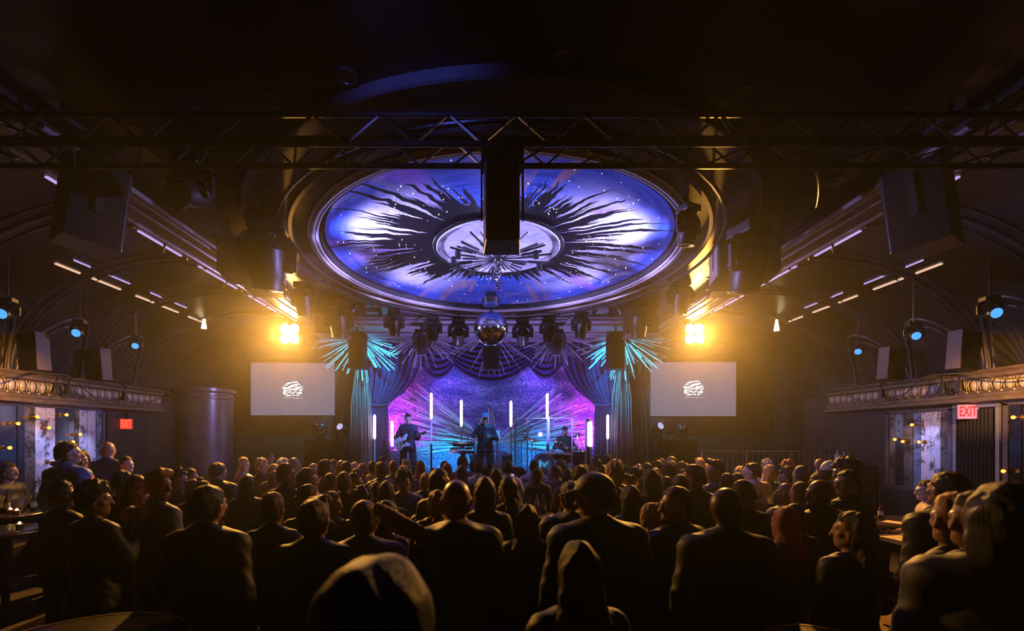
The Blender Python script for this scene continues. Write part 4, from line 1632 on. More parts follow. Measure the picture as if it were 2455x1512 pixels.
# ---- hair and hats, built round the head pivot so they can be turned with the head
def hair_mesh(kind, h=0.007):
    c = np.array((0, -0.012, 1.652)) - HC
    g = SDF((-0.24, -0.30, -0.55), (0.24, 0.22, 0.32), h)
    z0 = c[2]
    face = lambda x, y, z: np.minimum(np.minimum(y - 0.035 + 0.6 * (z0 + 0.055 - z), 0.2), (z0 + 0.058 - z)) if False else None

    def cutface(y0=0.030, zl=0.050, slope=0.55, xw=0.2):
        # takes away the face: in front of y0 and below the hairline
        g.cut(lambda x, y, z: np.minimum(np.minimum(y - y0 - slope * (z - z0), z0 + zl - z), xw - np.abs(x)))
    if kind in ('short', 'receding', 'side_part', 'quiff'):
        g.ball(c + (0, -0.006, 0.008), (0.083, 0.101, 0.104), 0.02)
        if kind == 'quiff':
            g.cap(c + (-0.04, 0.07, 0.085), c + (0.045, 0.06, 0.095), 0.030, 0.034, k=0.03)
        if kind == 'side_part':
            g.cap(c + (-0.05, 0.05, 0.075), c + (0.055, 0.04, 0.07), 0.034, 0.030, k=0.03)
        g.ball(c + (0, -0.052, -0.058), (0.062, 0.048, 0.062), 0.03)
        g.cut(lambda x, y, z: z0 - 0.045 + 0.62 * y - z)
        cutface(0.012 if kind != 'receding' else -0.02, 0.058 if kind != 'receding' else 0.08)
        am, fr = 0.0035, 95
    elif kind == 'cropped':
        g.ball(c + (0, -0.004, 0.003), (0.078, 0.096, 0.099), 0.02)
        g.ball(c + (0, -0.052, -0.055), (0.058, 0.046, 0.060), 0.03)
        g.cut(lambda x, y, z: z0 - 0.045 + 0.6 * y - z)
        cutface(0.0, 0.055)
        am, fr = 0.0015, 140
    elif kind in ('spiky', 'curly', 'afro'):
        o = {'spiky': 0.014, 'curly': 0.024, 'afro': 0.045}[kind]
        g.ball(c + (0, -0.008, 0.016 + o * 0.4), (0.078 + o, 0.094 + o, 0.096 + o), 0.02)
        g.ball(c + (0, -0.052, -0.058), (0.066, 0.05, 0.066), 0.03)
        g.cut(lambda x, y, z: z0 - 0.05 + 0.62 * y - z)
        cutface(0.02, 0.050)
        am, fr = {'spiky': (0.010, 85), 'curly': (0.011, 62), 'afro': (0.010, 60)}[kind]
    elif kind == 'tousled':
        g.ball(c + (0, -0.012, 0.014), (0.108, 0.124, 0.118), 0.02)
        g.cap(c + (0, -0.03, -0.02), c + (0, -0.03, -0.10), 0.10, 0.09, k=0.03)
        cutface(0.02, 0.050)
        am, fr = 0.006, 38
    elif kind == 'bob':
        g.ball(c + (0, -0.008, 0.010), (0.088, 0.105, 0.106), 0.02)
        g.cap(c + (0, -0.025, -0.02), c + (0, -0.022, -0.12), 0.092, 0.088, (1.08, 0.95, 1), k=0.03)
        cutface(0.022, 0.048, 0.25)
        am, fr = 0.004, 70
    elif kind in ('long', 'wavy', 'ponytail', 'flowing'):
        g.ball(c + (0, -0.008, 0.010), (0.086, 0.104, 0.106), 0.02)
        if kind == 'ponytail':
            g.cap(c + (0, -0.10, 0.05), c + (0, -0.15, 0.0), 0.03, 0.038, k=0.03)
            g.cap(c + (0, -0.15, 0.0), c + (0, -0.12, -0.30), 0.040, 0.014, k=0.02)
            g.cut(lambda x, y, z: np.where(y > -0.085, z0 - 0.055 - z, -0.1))
        else:
            g.cap(c + (0, -0.035, -0.02), c + (0, -0.075, -0.24), 0.092, 0.100, (1.12, 0.75, 1), k=0.03)
            g.cap(c + (0, -0.075, -0.24), c + (0.0, -0.095, -0.42), 0.100, 0.055, (1.3, 0.55, 1), k=0.03)
            if kind == 'flowing':
                g.cap(c + (-0.05, -0.06, -0.2), c + (-0.20, -0.06, -0.40), 0.07, 0.03, k=0.05)
        cutface(0.024, 0.050, 0.22)
        am, fr = (0.008, 42) if kind in ('wavy', 'flowing') else (0.004, 60)
    elif kind in ('bun', 'top_bun'):
        g.ball(c + (0, -0.006, 0.006), (0.081, 0.099, 0.102), 0.02)
        g.ball(c + ((0, -0.115, 0.03) if kind == 'bun' else (0, -0.03, 0.128)), 0.042, 0.02)
        g.cut(lambda x, y, z: z0 - 0.06 - z)
        cutface(0.012, 0.055)
        am, fr = 0.004, 80
    elif kind == 'scarf':
        g.ball(c + (0, -0.008, 0.008), (0.092, 0.108, 0.108), 0.02)
        g.cap(c + (0, -0.03, -0.05), c + (0, -0.03, -0.22), 0.092, 0.135, (1.1, 0.9, 1), k=0.05)
        cutface(0.035, 0.05, 0.1)
        am, fr = 0.003, 40
    elif kind == 'hood':
        g.ball(c + (0, -0.02, 0.012), (0.112, 0.125, 0.125), 0.02)
        g.cap(c + (0, -0.05, -0.06), c + (0, -0.05, -0.20), 0.11, 0.135, (1.15, 0.9, 1), k=0.05)
        cutface(0.030, 0.05, 0.1)
        am, fr = 0.003, 30
    elif kind == 'cap':
        g.ball(c + (0, -0.006, 0.020), (0.088, 0.105, 0.104), 0.02)
        g.cut(lambda x, y, z: z0 + 0.022 + 0.12 * y - z)
        g.cap(c + (-0.035, 0.085, 0.035), c + (-0.035, 0.165, 0.022), 0.042, 0.030, (1, 1, 0.22), k=0.012)
        g.cap(c + (0.035, 0.085, 0.035), c + (0.035, 0.165, 0.022), 0.042, 0.030, (1, 1, 0.22), k=0.012)
        g.ball(c + (0, -0.006, 0.127), (0.010, 0.010, 0.006), 0.004)
        am, fr = 0.0, 1
    elif kind == 'fedora':
        g.cap(c + (0, -0.006, 0.03), c + (0, -0.006, 0.115), 0.088, 0.074, (1, 1.15, 1), k=0.02)
        g.ball(c + (0, -0.006, 0.19), (0.03, 0.09, 0.05), 0.03, sub=True)
        g.ball(c + (0, -0.006, 0.040), (0.150, 0.170, 0.012), 0.012)
        g.cut(lambda x, y, z: z0 + 0.022 - z)
        am, fr = 0.0, 1
    elif kind == 'beard':
        g.cap(c + (-0.055, 0.03, -0.07), c + (0, 0.082, -0.115), 0.030, 0.032, k=0.02)
        g.cap(c + (0.055, 0.03, -0.07), c + (0, 0.082, -0.115), 0.030, 0.032, k=0.02)
        g.cap(c + (-0.02, 0.10, -0.072), c + (0.02, 0.10, -0.072), 0.010, 0.010, k=0.01)
        g.cut(lambda x, y, z: -(z0 - 0.062 - z))
        am, fr = 0.003, 90
    if am:
        ax = fr
        g.ripple(lambda x, y, z: -am * (np.sin(ax * x + 2.1 * np.sin(ax * 0.43 * z)) * np.sin(ax * 0.9 * y + 1.3) + 0.6 * np.sin(ax * 1.9 * (x + y)) * np.cos(ax * 0.5 * z + ax * x * 0.7)))
    return g.mesh(kind + '_hair')


# materials: skin tones, hair colours, clothes
def skin(k):
    return mat('skin_%d' % k, [(0.30, 0.17, 0.12), (0.22, 0.12, 0.08), (0.08, 0.04, 0.028), (0.44, 0.28, 0.21)][k], 0.4, 0, 0.08, 12, spec=0.4)


HAIRC = {'black': (0.008, 0.007, 0.007), 'brown': (0.030, 0.016, 0.009), 'blond': (0.38, 0.22, 0.09), 'red': (0.22, 0.07, 0.025), 'grey': (0.30, 0.29, 0.30)}
CLOTH = {'black': (0.012, 0.012, 0.014), 'navy': (0.015, 0.022, 0.055), 'grey': (0.10, 0.10, 0.11), 'white': (0.62, 0.60, 0.64), 'brown': (0.07, 0.045, 0.03), 'red': (0.50, 0.03, 0.05),
         'blue': (0.05, 0.10, 0.28), 'tan': (0.30, 0.22, 0.14), 'green': (0.04, 0.07, 0.04), 'plum': (0.09, 0.03, 0.06), 'cream': (0.60, 0.50, 0.32)}


def hairm(c):
    new = c + '_hair_strands' not in MATS
    m = mat(c + '_hair_strands', HAIRC[c], 0.55, 0, 0.3, 90, spec=0.28, sheen=0.08)
    if new:                                   # fine strands running down the hair
        nt = m.node_tree
        tc = nt.nodes.new('ShaderNodeTexCoord')
        mp = nt.nodes.new('ShaderNodeMapping')
        mp.inputs['Scale'].default_value = (170, 170, 14)
        nt.links.new(tc.outputs['Object'], mp.inputs[0])
        f = noise(nt, mp.outputs[0], 1.0, 3, 0.6, 0.6)
        bp = nt.nodes.new('ShaderNodeBump')
        bp.inputs['Strength'].default_value = 0.9
        bp.inputs['Distance'].default_value = 0.006
        nt.links.new(f, bp.inputs['Height'])
        nt.links.new(bp.outputs[0], nt.nodes['Principled BSDF'].inputs['Normal'])
    return m


def clothm(c):
    return mat(c + '_cloth', CLOTH[c], 0.6, 0, 0.18, 20, sheen=0.10, spec=0.35)


PROTO = {}
HAIR = {}


def proto(key, pose, yaw=0.0, pitch=0.0, fem=False, h=0.011, top=None, waist=1.0):
    """meshes of one pose: body, top, trousers, shoes"""
    if key in PROTO:
        return PROTO[key]
    J = limbs(pose)
    R = head_R(yaw, pitch)
    PROTO[key] = dict(body=body_mesh('body', J, R, h, fem), top=top_mesh('top', J, h * 1.05, fem=fem, **(top or {})),
                      legs=legs_mesh('trousers', J, h * 1.2), shoes=[shoes_mesh('shoe', J, n) for n in 'LR'], yaw=yaw, pitch=pitch, J=J)
    return PROTO[key]


def with_mat(o, m):
    if not o.data.materials:
        o.data.materials.append(m)
    o.material_slots[0].link = 'OBJECT'
    o.material_slots[0].material = m
    return o


def person(loc, height, pr, label, hair='short', hairc='brown', top='black', legs='black', sk=0, rz=0.0, group=None, topname='jacket', beard=False, hat=None, hatc='black', girth=1.0, name='person'):
    r = thing(name, loc, label, 'person', group)
    s = height / 1.75
    r.scale = (s * girth, s * girth, s)
    r.rotation_euler = (0, 0, rz)

    def part(nm, me, m):
        o = bpy.data.objects.new(nm, me)
        COL.objects.link(o)
        o.parent = r
        return with_mat(o, m)
    part('body', pr['body'], skin(sk))
    part(topname, pr['top'], clothm(top))
    part('trousers', pr['legs'], clothm(legs))
    for q in pr['shoes']:
        part('shoe', q, clothm('black'))
    for kind, m, nm in ((hair, None, 'hair'), ('beard' if beard else None, None, 'beard'), (hat, clothm(hatc), 'hat')):
        if not kind or kind == 'bald':
            continue
        if kind not in HAIR:
            HAIR[kind] = hair_mesh(kind)
        if kind in ('scarf', 'hood'):
            m, nm = clothm(hatc), 'head_scarf' if kind == 'scarf' else 'hood'
        if kind == 'cap':
            nm = 'cap'
        o = part(nm, HAIR[kind], m or hairm(hairc))
        o.location = tuple(HC)
        o.rotation_euler = Matrix(head_R(pr['yaw'], pr['pitch'])).to_euler()
    return r


# poses: arms down, arms folded or holding a glass in front, phone up, embrace, seated
POSES = {
    'down': {},
    'front': dict(elL=(-0.25, 0.0, 1.14), wrL=(-0.12, 0.20, 1.10), hdL=(0.6, 0.6, 0.1), thL=(0, 0.2, 1), elR=(0.25, 0.0, 1.14), wrR=(0.13, 0.21, 1.16), hdR=(-0.5, 0.6, 0.3), thR=(0, 0.2, 1)),
    'phone': dict(elL=(-0.25, 0.08, 1.18), wrL=(-0.13, 0.30, 1.40), hdL=(0.2, 0.3, 1), thL=(1, 0, 0.1), elR=(0.25, 0.08, 1.18), wrR=(0.13, 0.31, 1.42), hdR=(-0.2, 0.3, 1), thR=(-1, 0, 0.1)),
    'hug': dict(elR=(0.36, 0.06, 1.28), wrR=(0.55, 0.0, 1.36), hdR=(1, -0.1, 0.1), thR=(0, 0.3, 1)),
    'point': dict(elR=(0.36, 0.10, 1.24), wrR=(0.58, 0.20, 1.14), hdR=(1, 0.3, -0.2), thR=(0, 0.3, 1), shR=(0.19, 0.0, 1.41)),
}
YAWS = {'c': 0.0, 'l': 0.75, 'r': -0.75, 'L': 1.35, 'R': -1.35}
PITCH = {'c': -0.02, 'l': -0.05, 'r': -0.05, 'L': -0.08, 'R': -0.08}


# ================================================================ the audience
# head x, top y (pixels), distance, hair, hair colour, head turn, pose, clothing colour, extras
D = dict
CROWD = [
    # nearest the photographer
    (900, 1338, 0.88, 'tousled', 'black', 'c', 'down', 'black', D(lab='person in black with tousled dark hair, closest of all, at the foot of the picture', girth=1.12)),
    (1385, 1290, 1.60, 'long', 'brown', 'c', 'down', 'black', D(fem=1, lab='narrow-headed person with long smooth hair in black, two behind the black cap')),
    (2414, 1150, 1.90, 'bob', 'black', 'c', 'down', 'black', D(lab='large dark silhouette with full hair in front of the far mirrored panel', girth=1.1, rz=-0.75)),
    (754, 1191, 2.75, 'quiff', 'brown', 'c', 'hug', 'black', D(v='collar', girth=1.12, lab='broad person with swept-up hair holding an arm round a cropped neighbour')),
    (874, 1190, 2.85, 'cropped', 'brown', 'c', 'down', 'black', D(v='collar', girth=1.12, lab='person with cropped hair held round the shoulders by the swept-haired neighbour')),
    (930, 1197, 3.25, 'bob', 'brown', 'r', 'down', 'brown', D(fem=1, fur=1, lab='person with a bob and a shaggy fur shawl sliding off one shoulder')),
    (1094, 1141, 3.05, 'bald', 'brown', 'c', 'down', 'black', D(v='hood', girth=1.12, lab='heavy-shouldered bald person in a black hooded jacket behind the bob cut')),
    (1162, 1140, 3.85, 'bob', 'brown', 'c', 'front', 'black', D(fem=1)),
    (1217, 1141, 4.25, 'long', 'black', 'l', 'down', 'black', D(fem=1)),
    (1264, 1205, 3.15, 'long', 'brown', 'c', 'front', 'black', D(fem=1)),
    (1432, 1133, 2.90, 'short', 'black', 'l', 'down', 'navy', D(hat='cap', v='collar', girth=1.2, lab='tall broad person in a black peaked cap, looking down')),
    (1369, 1148, 3.65, 'short', 'black', 'c', 'down', 'black', D(v='hood', girth=1.1)),
    (1621, 1162, 3.05, 'short', 'black', 'L', 'down', 'black', D(beard=1, v='collar', girth=1.05, lab='bearded person in profile with short black hair and a dark jacket')),
    (1741, 1160, 2.95, 'bald', 'black', 'r', 'down', 'black', D(sk=2, v='collar', girth=1.1, lab='bald person in a dark collared jacket, head bent towards the railing')),
    (1782, 1144, 3.65, 'cropped', 'black', 'R', 'down', 'black', D(sk=2, lab='person with cropped hair in sharp profile turned to the railing side')),
    (1878, 1210, 3.05, 'flowing', 'red', 'c', 'down', 'black', D(fem=1, lab='person with loose reddish hair blowing over one shoulder')),
    (2040, 1222, 2.85, 'wavy', 'brown', 'l', 'front', 'black', D(fem=1, lab='person with long wavy hair beside the paper-strewn tables')),
    (2271, 1126, 3.30, 'short', 'black', 'c', 'down', 'black', D(v='collar', girth=1.15, lab='person with thick black hair standing with their back to us by the tables')),
    (2282, 1176, 2.65, 'long', 'blond', 'L', 'front', 'black', D(fem=1, lab='person in profile with a lit face, nearest the papers on the tables')),
    (2335, 1172, 2.25, 'long', 'brown', 'L', 'down', 'black', D(fem=1, lab='long-haired person in profile just in front of the full-haired silhouette')),
    (500, 1158, 3.55, 'short', 'black', 'c', 'down', 'black', D(v='collar', girth=1.15)),
    (656, 1175, 3.60, 'short', 'brown', 'c', 'down', 'black', D(v='collar')),
    (741, 1157, 3.75, 'short', 'brown', 'r', 'front', 'black', {}),
    (798, 1176, 4.20, 'long', 'brown', 'R', 'front', 'black', D(fem=1)),
    (869, 1163, 4.05, 'curly', 'brown', 'c', 'front', 'black', {}),
    (1045, 1171, 3.95, 'wavy', 'red', 'l', 'front', 'black', D(fem=1)),
    (1510, 1160, 3.70, 'bob', 'black', 'c', 'front', 'black', {}),
    (1562, 1202, 3.45, 'quiff', 'blond', 'R', 'front', 'black', D(fem=1)),
    (1905, 1205, 3.55, 'bob', 'brown', 'r', 'front', 'black', D(fem=1)),
    (1968, 1144, 3.85, 'bald', 'black', 'L', 'down', 'black', D(sk=2, v='collar', girth=1.15, lab='bald bearded person in a dark suit, profile lit, near the tables', beard=1)),
    (1917, 1149, 4.25, 'cropped', 'brown', 'c', 'down', 'black', D()),
    (1884, 1153, 4.55, 'bald', 'brown', 'l', 'front', 'grey', {}),
    (2032, 1123, 4.30, 'short', 'black', 'L', 'down', 'black', D(v='collar', glasses=1, girth=1.05, lab='person in glasses with short black hair and dark jacket, in profile')),
    (150, 1148, 4.00, 'short', 'black', 'R', 'front', 'black', {}),
    (227, 1149, 3.75, 'curly', 'black', 'r', 'phone', 'black', D(lab='curly-haired person holding up a lit phone near the mirrored panel')),
    (295, 1124, 4.65, 'short', 'black', 'r', 'front', 'black', {}),
    (328, 1136, 4.05, 'long', 'brown', 'R', 'front', 'black', D(fem=1)),
    (379, 1121, 3.95, 'quiff', 'blond', 'R', 'front', 'grey', D(v='collar', lab='person with swept blond hair in profile and a light-edged collar')),
    (429, 1121, 4.95, 'spiky', 'brown', 'R', 'front', 'black', {}),
    (457, 1120, 5.75, 'short', 'brown', 'R', 'front', 'black', {}),
    (465, 1146, 4.75, 'quiff', 'brown', 'c', 'front', 'black', {}),
    (487, 1149, 4.45, 'short', 'brown', 'r', 'front', 'black', {}),
    (164, 1056, 5.35, 'short', 'black', 'r', 'down', 'blue', D(v='collar', girth=1.08, lab='tall person in a blue jacket talking before the mirrored panel')),
    (194, 1077, 5.75, 'bob', 'brown', 'L', 'down', 'red', D(fem=1, face=1, lab='person in a red dress with a brown bob before the mirrored panel')),
    (260, 1055, 5.45, 'bald', 'brown', 'l', 'down', 'navy', D(v='collar', girth=1.1, lab='tall bald person in a dark suit at the edge of the mirrored panel')),
    (303, 1091, 5.90, 'short', 'brown', 'R', 'front', 'black', D(sk=3)),
    # middle of the floor
    (523, 1106, 6.30, 'short', 'black', 'c', 'down', 'black', D(v='collar', girth=1.2)),
    (593, 1137, 5.05, 'long', 'black', 'c', 'front', 'black', D(fem=1)),
    (664, 1127, 5.65, 'long', 'blond', 'r', 'front', 'black', D(fem=1)),
    (687, 1107, 4.90, 'short', 'brown', 'r', 'down', 'black', D(v='collar')),
    (739, 1119, 4.60, 'bob', 'black', 'r', 'front', 'black', D()),
    (826, 1125, 4.75, 'cropped', 'brown', 'c', 'down', 'black', D(v='collar')),
    (793, 1131, 5.60, 'short', 'brown', 'c', 'front', 'brown', {}),
    (857, 1121, 6.10, 'short', 'brown', 'r', 'front', 'grey', D(v='collar')),
    (851, 1130, 5.30, 'short', 'black', 'R', 'front', 'black', {}),
    (928, 1146, 4.25, 'cropped', 'black', 'c', 'down', 'black', D()),
    (899, 1152, 4.75, 'wavy', 'brown', 'l', 'front', 'black', D(fem=1)),
    (969, 1120, 4.65, 'curly', 'black', 'c', 'down', 'grey', D(face=1, v='collar', lab='curly-haired person facing the room in a shirt and dark tie')),
    (1055, 1121, 4.45, 'bob', 'black', 'r', 'front', 'black', {}),
    (1020, 1131, 6.00, 'short', 'blond', 'l', 'front', 'black', D()),
    (1027, 1171, 4.60, 'bun', 'black', 'l', 'front', 'black', D(fem=1)),
    (1391, 1121, 5.00, 'afro', 'black', 'c', 'front', 'black', {}),
    (1472, 1107, 4.90, 'spiky', 'blond', 'c', 'down', 'black', D(v='collar')),
    (1476, 1101, 5.75, 'curly', 'blond', 'r', 'down', 'tan', {}),
    (1523, 1118, 5.80, 'curly', 'black', 'L', 'front', 'grey', {}),
    (1541, 1142, 5.05, 'short', 'brown', 'L', 'front', 'grey', {}),
    (1499, 1131, 5.70, 'bun', 'black', 'L', 'front', 'black', D(fem=1)),
    (1561, 1122, 4.95, 'long', 'black', 'c', 'down', 'black', D()),
    (1597, 1137, 5.35, 'cropped', 'brown', 'c', 'front', 'brown', {}),
    (1630, 1131, 4.55, 'cropped', 'black', 'c', 'front', 'black', D()),
    (1638, 1123, 6.20, 'bob', 'brown', 'c', 'front', 'grey', D(fem=1)),
    (1667, 1110, 4.70, 'short', 'black', 'l', 'down', 'black', D(v='collar', girth=1.05)),
    (1716, 1099, 5.40, 'quiff', 'brown', 'L', 'down', 'grey', D(v='collar')),
    (1742, 1131, 5.25, 'short', 'black', 'c', 'front', 'black', {}),
    (1767, 1131, 5.60, 'short', 'brown', 'c', 'front', 'black', {}),
    (1802, 1107, 6.00, 'short', 'brown', 'l', 'point', 'white', D(sk=3, v='collar', girth=1.1, lab='person in a white shirt reaching an arm out to one side')),
    (1919, 1111, 5.30, 'cropped', 'brown', 'c', 'front', 'black', D(v='hood', lab='person with cropped hair in a black hooded jacket before the railing')),
    (1888, 1117, 5.60, 'curly', 'brown', 'l', 'front', 'black', {}),
    (1992, 1104, 5.20, 'short', 'brown', 'R', 'phone', 'black', D(hat='cap', hatc='cream', lab='person in a cream cap with hands raised to the face')),
    (2027, 1095, 5.00, 'curly', 'brown', 'L', 'down', 'black', D(v='collar', girth=1.1)),
    # nearest the stage
    (644, 1079, 9.20, 'short', 'brown', 'r', 'down', 'tan', D(v='collar', lab='person with short hair standing tallest under the column side screen')),
    (585, 1094, 7.50, 'long', 'blond', 'R', 'front', 'white', D(fem=1, sk=3)),
    (628, 1098, 7.20, 'spiky', 'blond', 'r', 'down', 'brown', D(v='collar')),
    (680, 1097, 8.00, 'curly', 'grey', 'r', 'front', 'grey', {}),
    (705, 1093, 6.65, 'bald', 'brown', 'R', 'down', 'brown', D(v='collar')),
    (658, 1110, 6.95, 'bob', 'blond', 'c', 'front', 'grey', D(fem=1)),
    (753, 1107, 6.90, 'bald', 'brown', 'r', 'front', 'grey', {}),
    (781, 1099, 6.00, 'short', 'brown', 'r', 'down', 'grey', D(v='collar')),
    (800, 1099, 7.90, 'short', 'brown', 'c', 'front', 'tan', {}),
    (818, 1099, 6.90, 'bald', 'brown', 'l', 'down', 'tan', D()),
    (830, 1101, 6.30, 'cropped', 'brown', 'c', 'down', 'brown', {}),
    (852, 1105, 7.80, 'bun', 'grey', 'r', 'front', 'grey', D(fem=1)),
    (869, 1111, 6.85, 'curly', 'red', 'c', 'front', 'brown', D(fem=1)),
    (893, 1101, 7.55, 'cropped', 'brown', 'c', 'down', 'tan', {}),
    (918, 1092, 8.05, 'short', 'brown', 'r', 'front', 'grey', D()),
    (914, 1104, 6.70, 'short', 'brown', 'l', 'down', 'brown', D(v='collar')),
    (943, 1100, 7.10, 'cropped', 'red', 'c', 'front', 'grey', {}),
    (974, 1106, 7.60, 'short', 'brown', 'c', 'front', 'tan', D(hat='fedora', hatc='tan', lab='person in a tan brimmed hat in front of the guitarist')),
    (1008, 1102, 7.75, 'long', 'red', 'c', 'front', 'grey', D(fem=1)),
    (1065, 1103, 8.05, 'short', 'red', 'l', 'front', 'grey', {}),
    (1072, 1108, 7.25, 'long', 'red', 'c', 'front', 'brown', D(fem=1)),
    (1110, 1090, 8.00, 'short', 'brown', 'r', 'front', 'grey', {}),
    (1106, 1113, 6.90, 'long', 'brown', 'c', 'phone', 'plum', D(fem=1)),
    (1134, 1101, 8.30, 'cropped', 'brown', 'c', 'front', 'brown', {}),
    (1147, 1102, 7.40, 'short', 'brown', 'c', 'down', 'white', D(v='collar')),
    (1189, 1106, 7.55, 'scarf', 'brown', 'c', 'front', 'tan', D(fem=1, hatc='tan', lab='person with a pale scarf over the head below the singer')),
    (1190, 1120, 6.30, 'bob', 'black', 'c', 'phone', 'brown', D(fem=1)),
    (1218, 1101, 7.20, 'short', 'black', 'c', 'phone', 'white', D(v='collar', lab='person in a white shirt raising a phone beside the drum shield')),
    (1280, 1101, 8.00, 'cropped', 'black', 'c', 'front', 'white', D(v='collar', girth=1.1)),
    (1290, 1117, 7.10, 'long', 'black', 'r', 'front', 'black', D(fem=1)),
    (1334, 1112, 7.10, 'cropped', 'brown', 'l', 'down', 'grey', D(v='collar', girth=1.15)),
    (1344, 1102, 7.80, 'hood', 'black', 'c', 'front', 'brown', D(hatc='brown', lab='person with a raised brown hood before the bass drum')),
    (1360, 1121, 6.80, 'long', 'brown', 'c', 'front', 'plum', D(fem=1)),
    (1378, 1116, 8.10, 'bob', 'brown', 'c', 'front', 'grey', D(fem=1)),
    (1401, 1110, 7.70, 'short', 'brown', 'c', 'front', 'tan', {}),
    (1428, 1095, 8.05, 'top_bun', 'brown', 'l', 'front', 'tan', D(lab='person with a top knot before the drape beside the drummer', v='collar')),
    (1456, 1087, 8.35, 'short', 'black', 'r', 'down', 'brown', {}),
    (1445, 1112, 7.10, 'wavy', 'brown', 'c', 'front', 'brown', D(fem=1)),
    (1550, 1107, 7.35, 'short', 'brown', 'l', 'front', 'tan', {}),
    (1577, 1101, 6.85, 'short', 'brown', 'c', 'down', 'grey', D()),
    (1585, 1095, 8.35, 'bald', 'brown', 'l', 'front', 'navy', {}),
    (1612, 1090, 8.20, 'bald', 'brown', 'l', 'down', 'navy', D(v='collar')),
    (1609, 1103, 6.45, 'bob', 'brown', 'c', 'down', 'brown', {}),
    (1603, 1111, 5.70, 'spiky', 'brown', 'c', 'down', 'brown', D()),
    (1633, 1106, 7.20, 'curly', 'brown', 'c', 'front', 'tan', D(fem=1)),
    (1644, 1108, 8.30, 'bun', 'blond', 'c', 'front', 'tan', D(fem=1)),
    (1571, 1117, 6.30, 'bald', 'brown', 'r', 'front', 'tan', {}),
    (1678, 1097, 7.50, 'quiff', 'blond', 'c', 'front', 'tan', {}),
    (1690, 1110, 8.10, 'wavy', 'blond', 'l', 'front', 'brown', D(fem=1)),
    (1776, 1117, 7.50, 'curly', 'blond', 'R', 'front', 'tan', D(fem=1)),
    (1838, 1099, 8.30, 'curly', 'grey', 'l', 'front', 'white', {}),
    (1848, 1112, 6.95, 'long', 'blond', 'l', 'front', 'blue', D(fem=1, face=1, lab='long-haired blond person turned to the room before the railing')),
    (1887, 1101, 7.00, 'curly', 'red', 'L', 'front', 'brown', {}),
    (1966, 1096, 7.10, 'bald', 'brown', 'L', 'front', 'black', D(face=1, sk=1, lab='bald person turned to the room between the railing and the cream cap')),
    # turned-away heads in the gaps of the front rows
    (700, 1120, 8.60, 'short', 'brown', 'c', 'front', 'brown', {}),
    (770, 1117, 8.70, 'bob', 'brown', 'c', 'front', 'brown', D(fem=1)),
    (876, 1122, 8.60, 'wavy', 'brown', 'c', 'front', 'tan', D(fem=1)),
    (960, 1118, 8.70, 'short', 'black', 'c', 'front', 'black', {}),
    (1040, 1120, 8.60, 'short', 'brown', 'c', 'front', 'grey', {}),
    (1165, 1118, 8.70, 'short', 'black', 'c', 'front', 'black', {}),
    (1250, 1120, 8.60, 'long', 'brown', 'c', 'front', 'plum', D(fem=1)),
    (1415, 1118, 8.80, 'short', 'black', 'c', 'front', 'grey', {}),
    (1500, 1112, 8.60, 'short', 'brown', 'c', 'front', 'brown', {}),
    (1530, 1108, 8.00, 'bald', 'brown', 'c', 'front', 'grey', {}),
    (1725, 1118, 8.40, 'short', 'brown', 'c', 'front', 'brown', {}),
]
HAIRD = {'short': 'short {} hair', 'cropped': 'cropped {} hair', 'bald': 'a bald head', 'curly': 'curly {} hair', 'bob': 'a {} bob', 'long': 'long {} hair', 'wavy': 'wavy {} hair', 'quiff': 'swept {} hair', 'afro': 'a full {} afro',
         'spiky': 'spiky {} hair', 'bun': 'a {} bun', 'top_bun': 'a {} top knot', 'flowing': 'loose {} hair'}
ZONES = [(560, 'left of the screens', 'by the planks'), (770, '', 'below the first screen'), (880, '', 'before the straw burst'), (1010, '', 'before the guitarist'), (1130, '', 'before the keyboards'),
         (1240, '', 'before the singer'), (1440, '', 'before the drum shield'), (1555, '', 'before the far drape'), (1700, '', 'below the second screen'), (2090, '', 'before the railing'), (9999, '', 'by the tables')]


def floor_z(X, Y):
    if Y < 2.2:
        return 0.22
    if abs(X) > 4.91 and Y < 8.2:
        return 0.22
    return 0.0


# keep everybody on their own patch of floor by sliding them along their line of sight
dist = [c[2] for c in CROWD]
for it in range(60):
    moved = False
    for i in range(len(CROWD)):
        for j in range(i):
            a, b = at(CROWD[i][0], VY, dist[i]), at(CROWD[j][0], VY, dist[j])
            need = 0.36 if min(dist[i], dist[j]) > 3.3 else 0.42
            wide = 0.50 * max(CROWD[i][8].get('girth', 1), CROWD[j][8].get('girth', 1))
            if abs(a.x - b.x) < wide and abs(a.y - b.y) < need - 0.005:
                if {CROWD[i][0], CROWD[j][0]} == {754, 874}:
                    continue
                push = (need - abs(a.y - b.y)) / 2
                s = 1 if dist[i] >= dist[j] else -1
                if min(CROWD[i][0], CROWD[j][0]) == 900 and min(dist[i], dist[j]) < 1:
                    continue
                dist[i] += s * push * 0.6
                dist[j] -= s * push * 0.6
                moved = True
    for i in range(len(CROWD)):
        c = CROWD[i]
        X = at(c[0], VY, dist[i]).x
        fz = floor_z(X, c[2])
        # believable heights
        dmax = (CZ - fz - 1.55) * F / max(1, c[1] - VY)
        dmin = (CZ - fz - 1.97) * F / max(1, c[1] - VY)
        dist[i] = min(max(dist[i], dmin if dmin > 0 else 0.8, c[2] * 0.82), dmax if dmax > c[2] else c[2] * 1.05, c[2] * 1.22, 9.75 if c[0] < 1690 else 8.7)
    if not moved:
        break

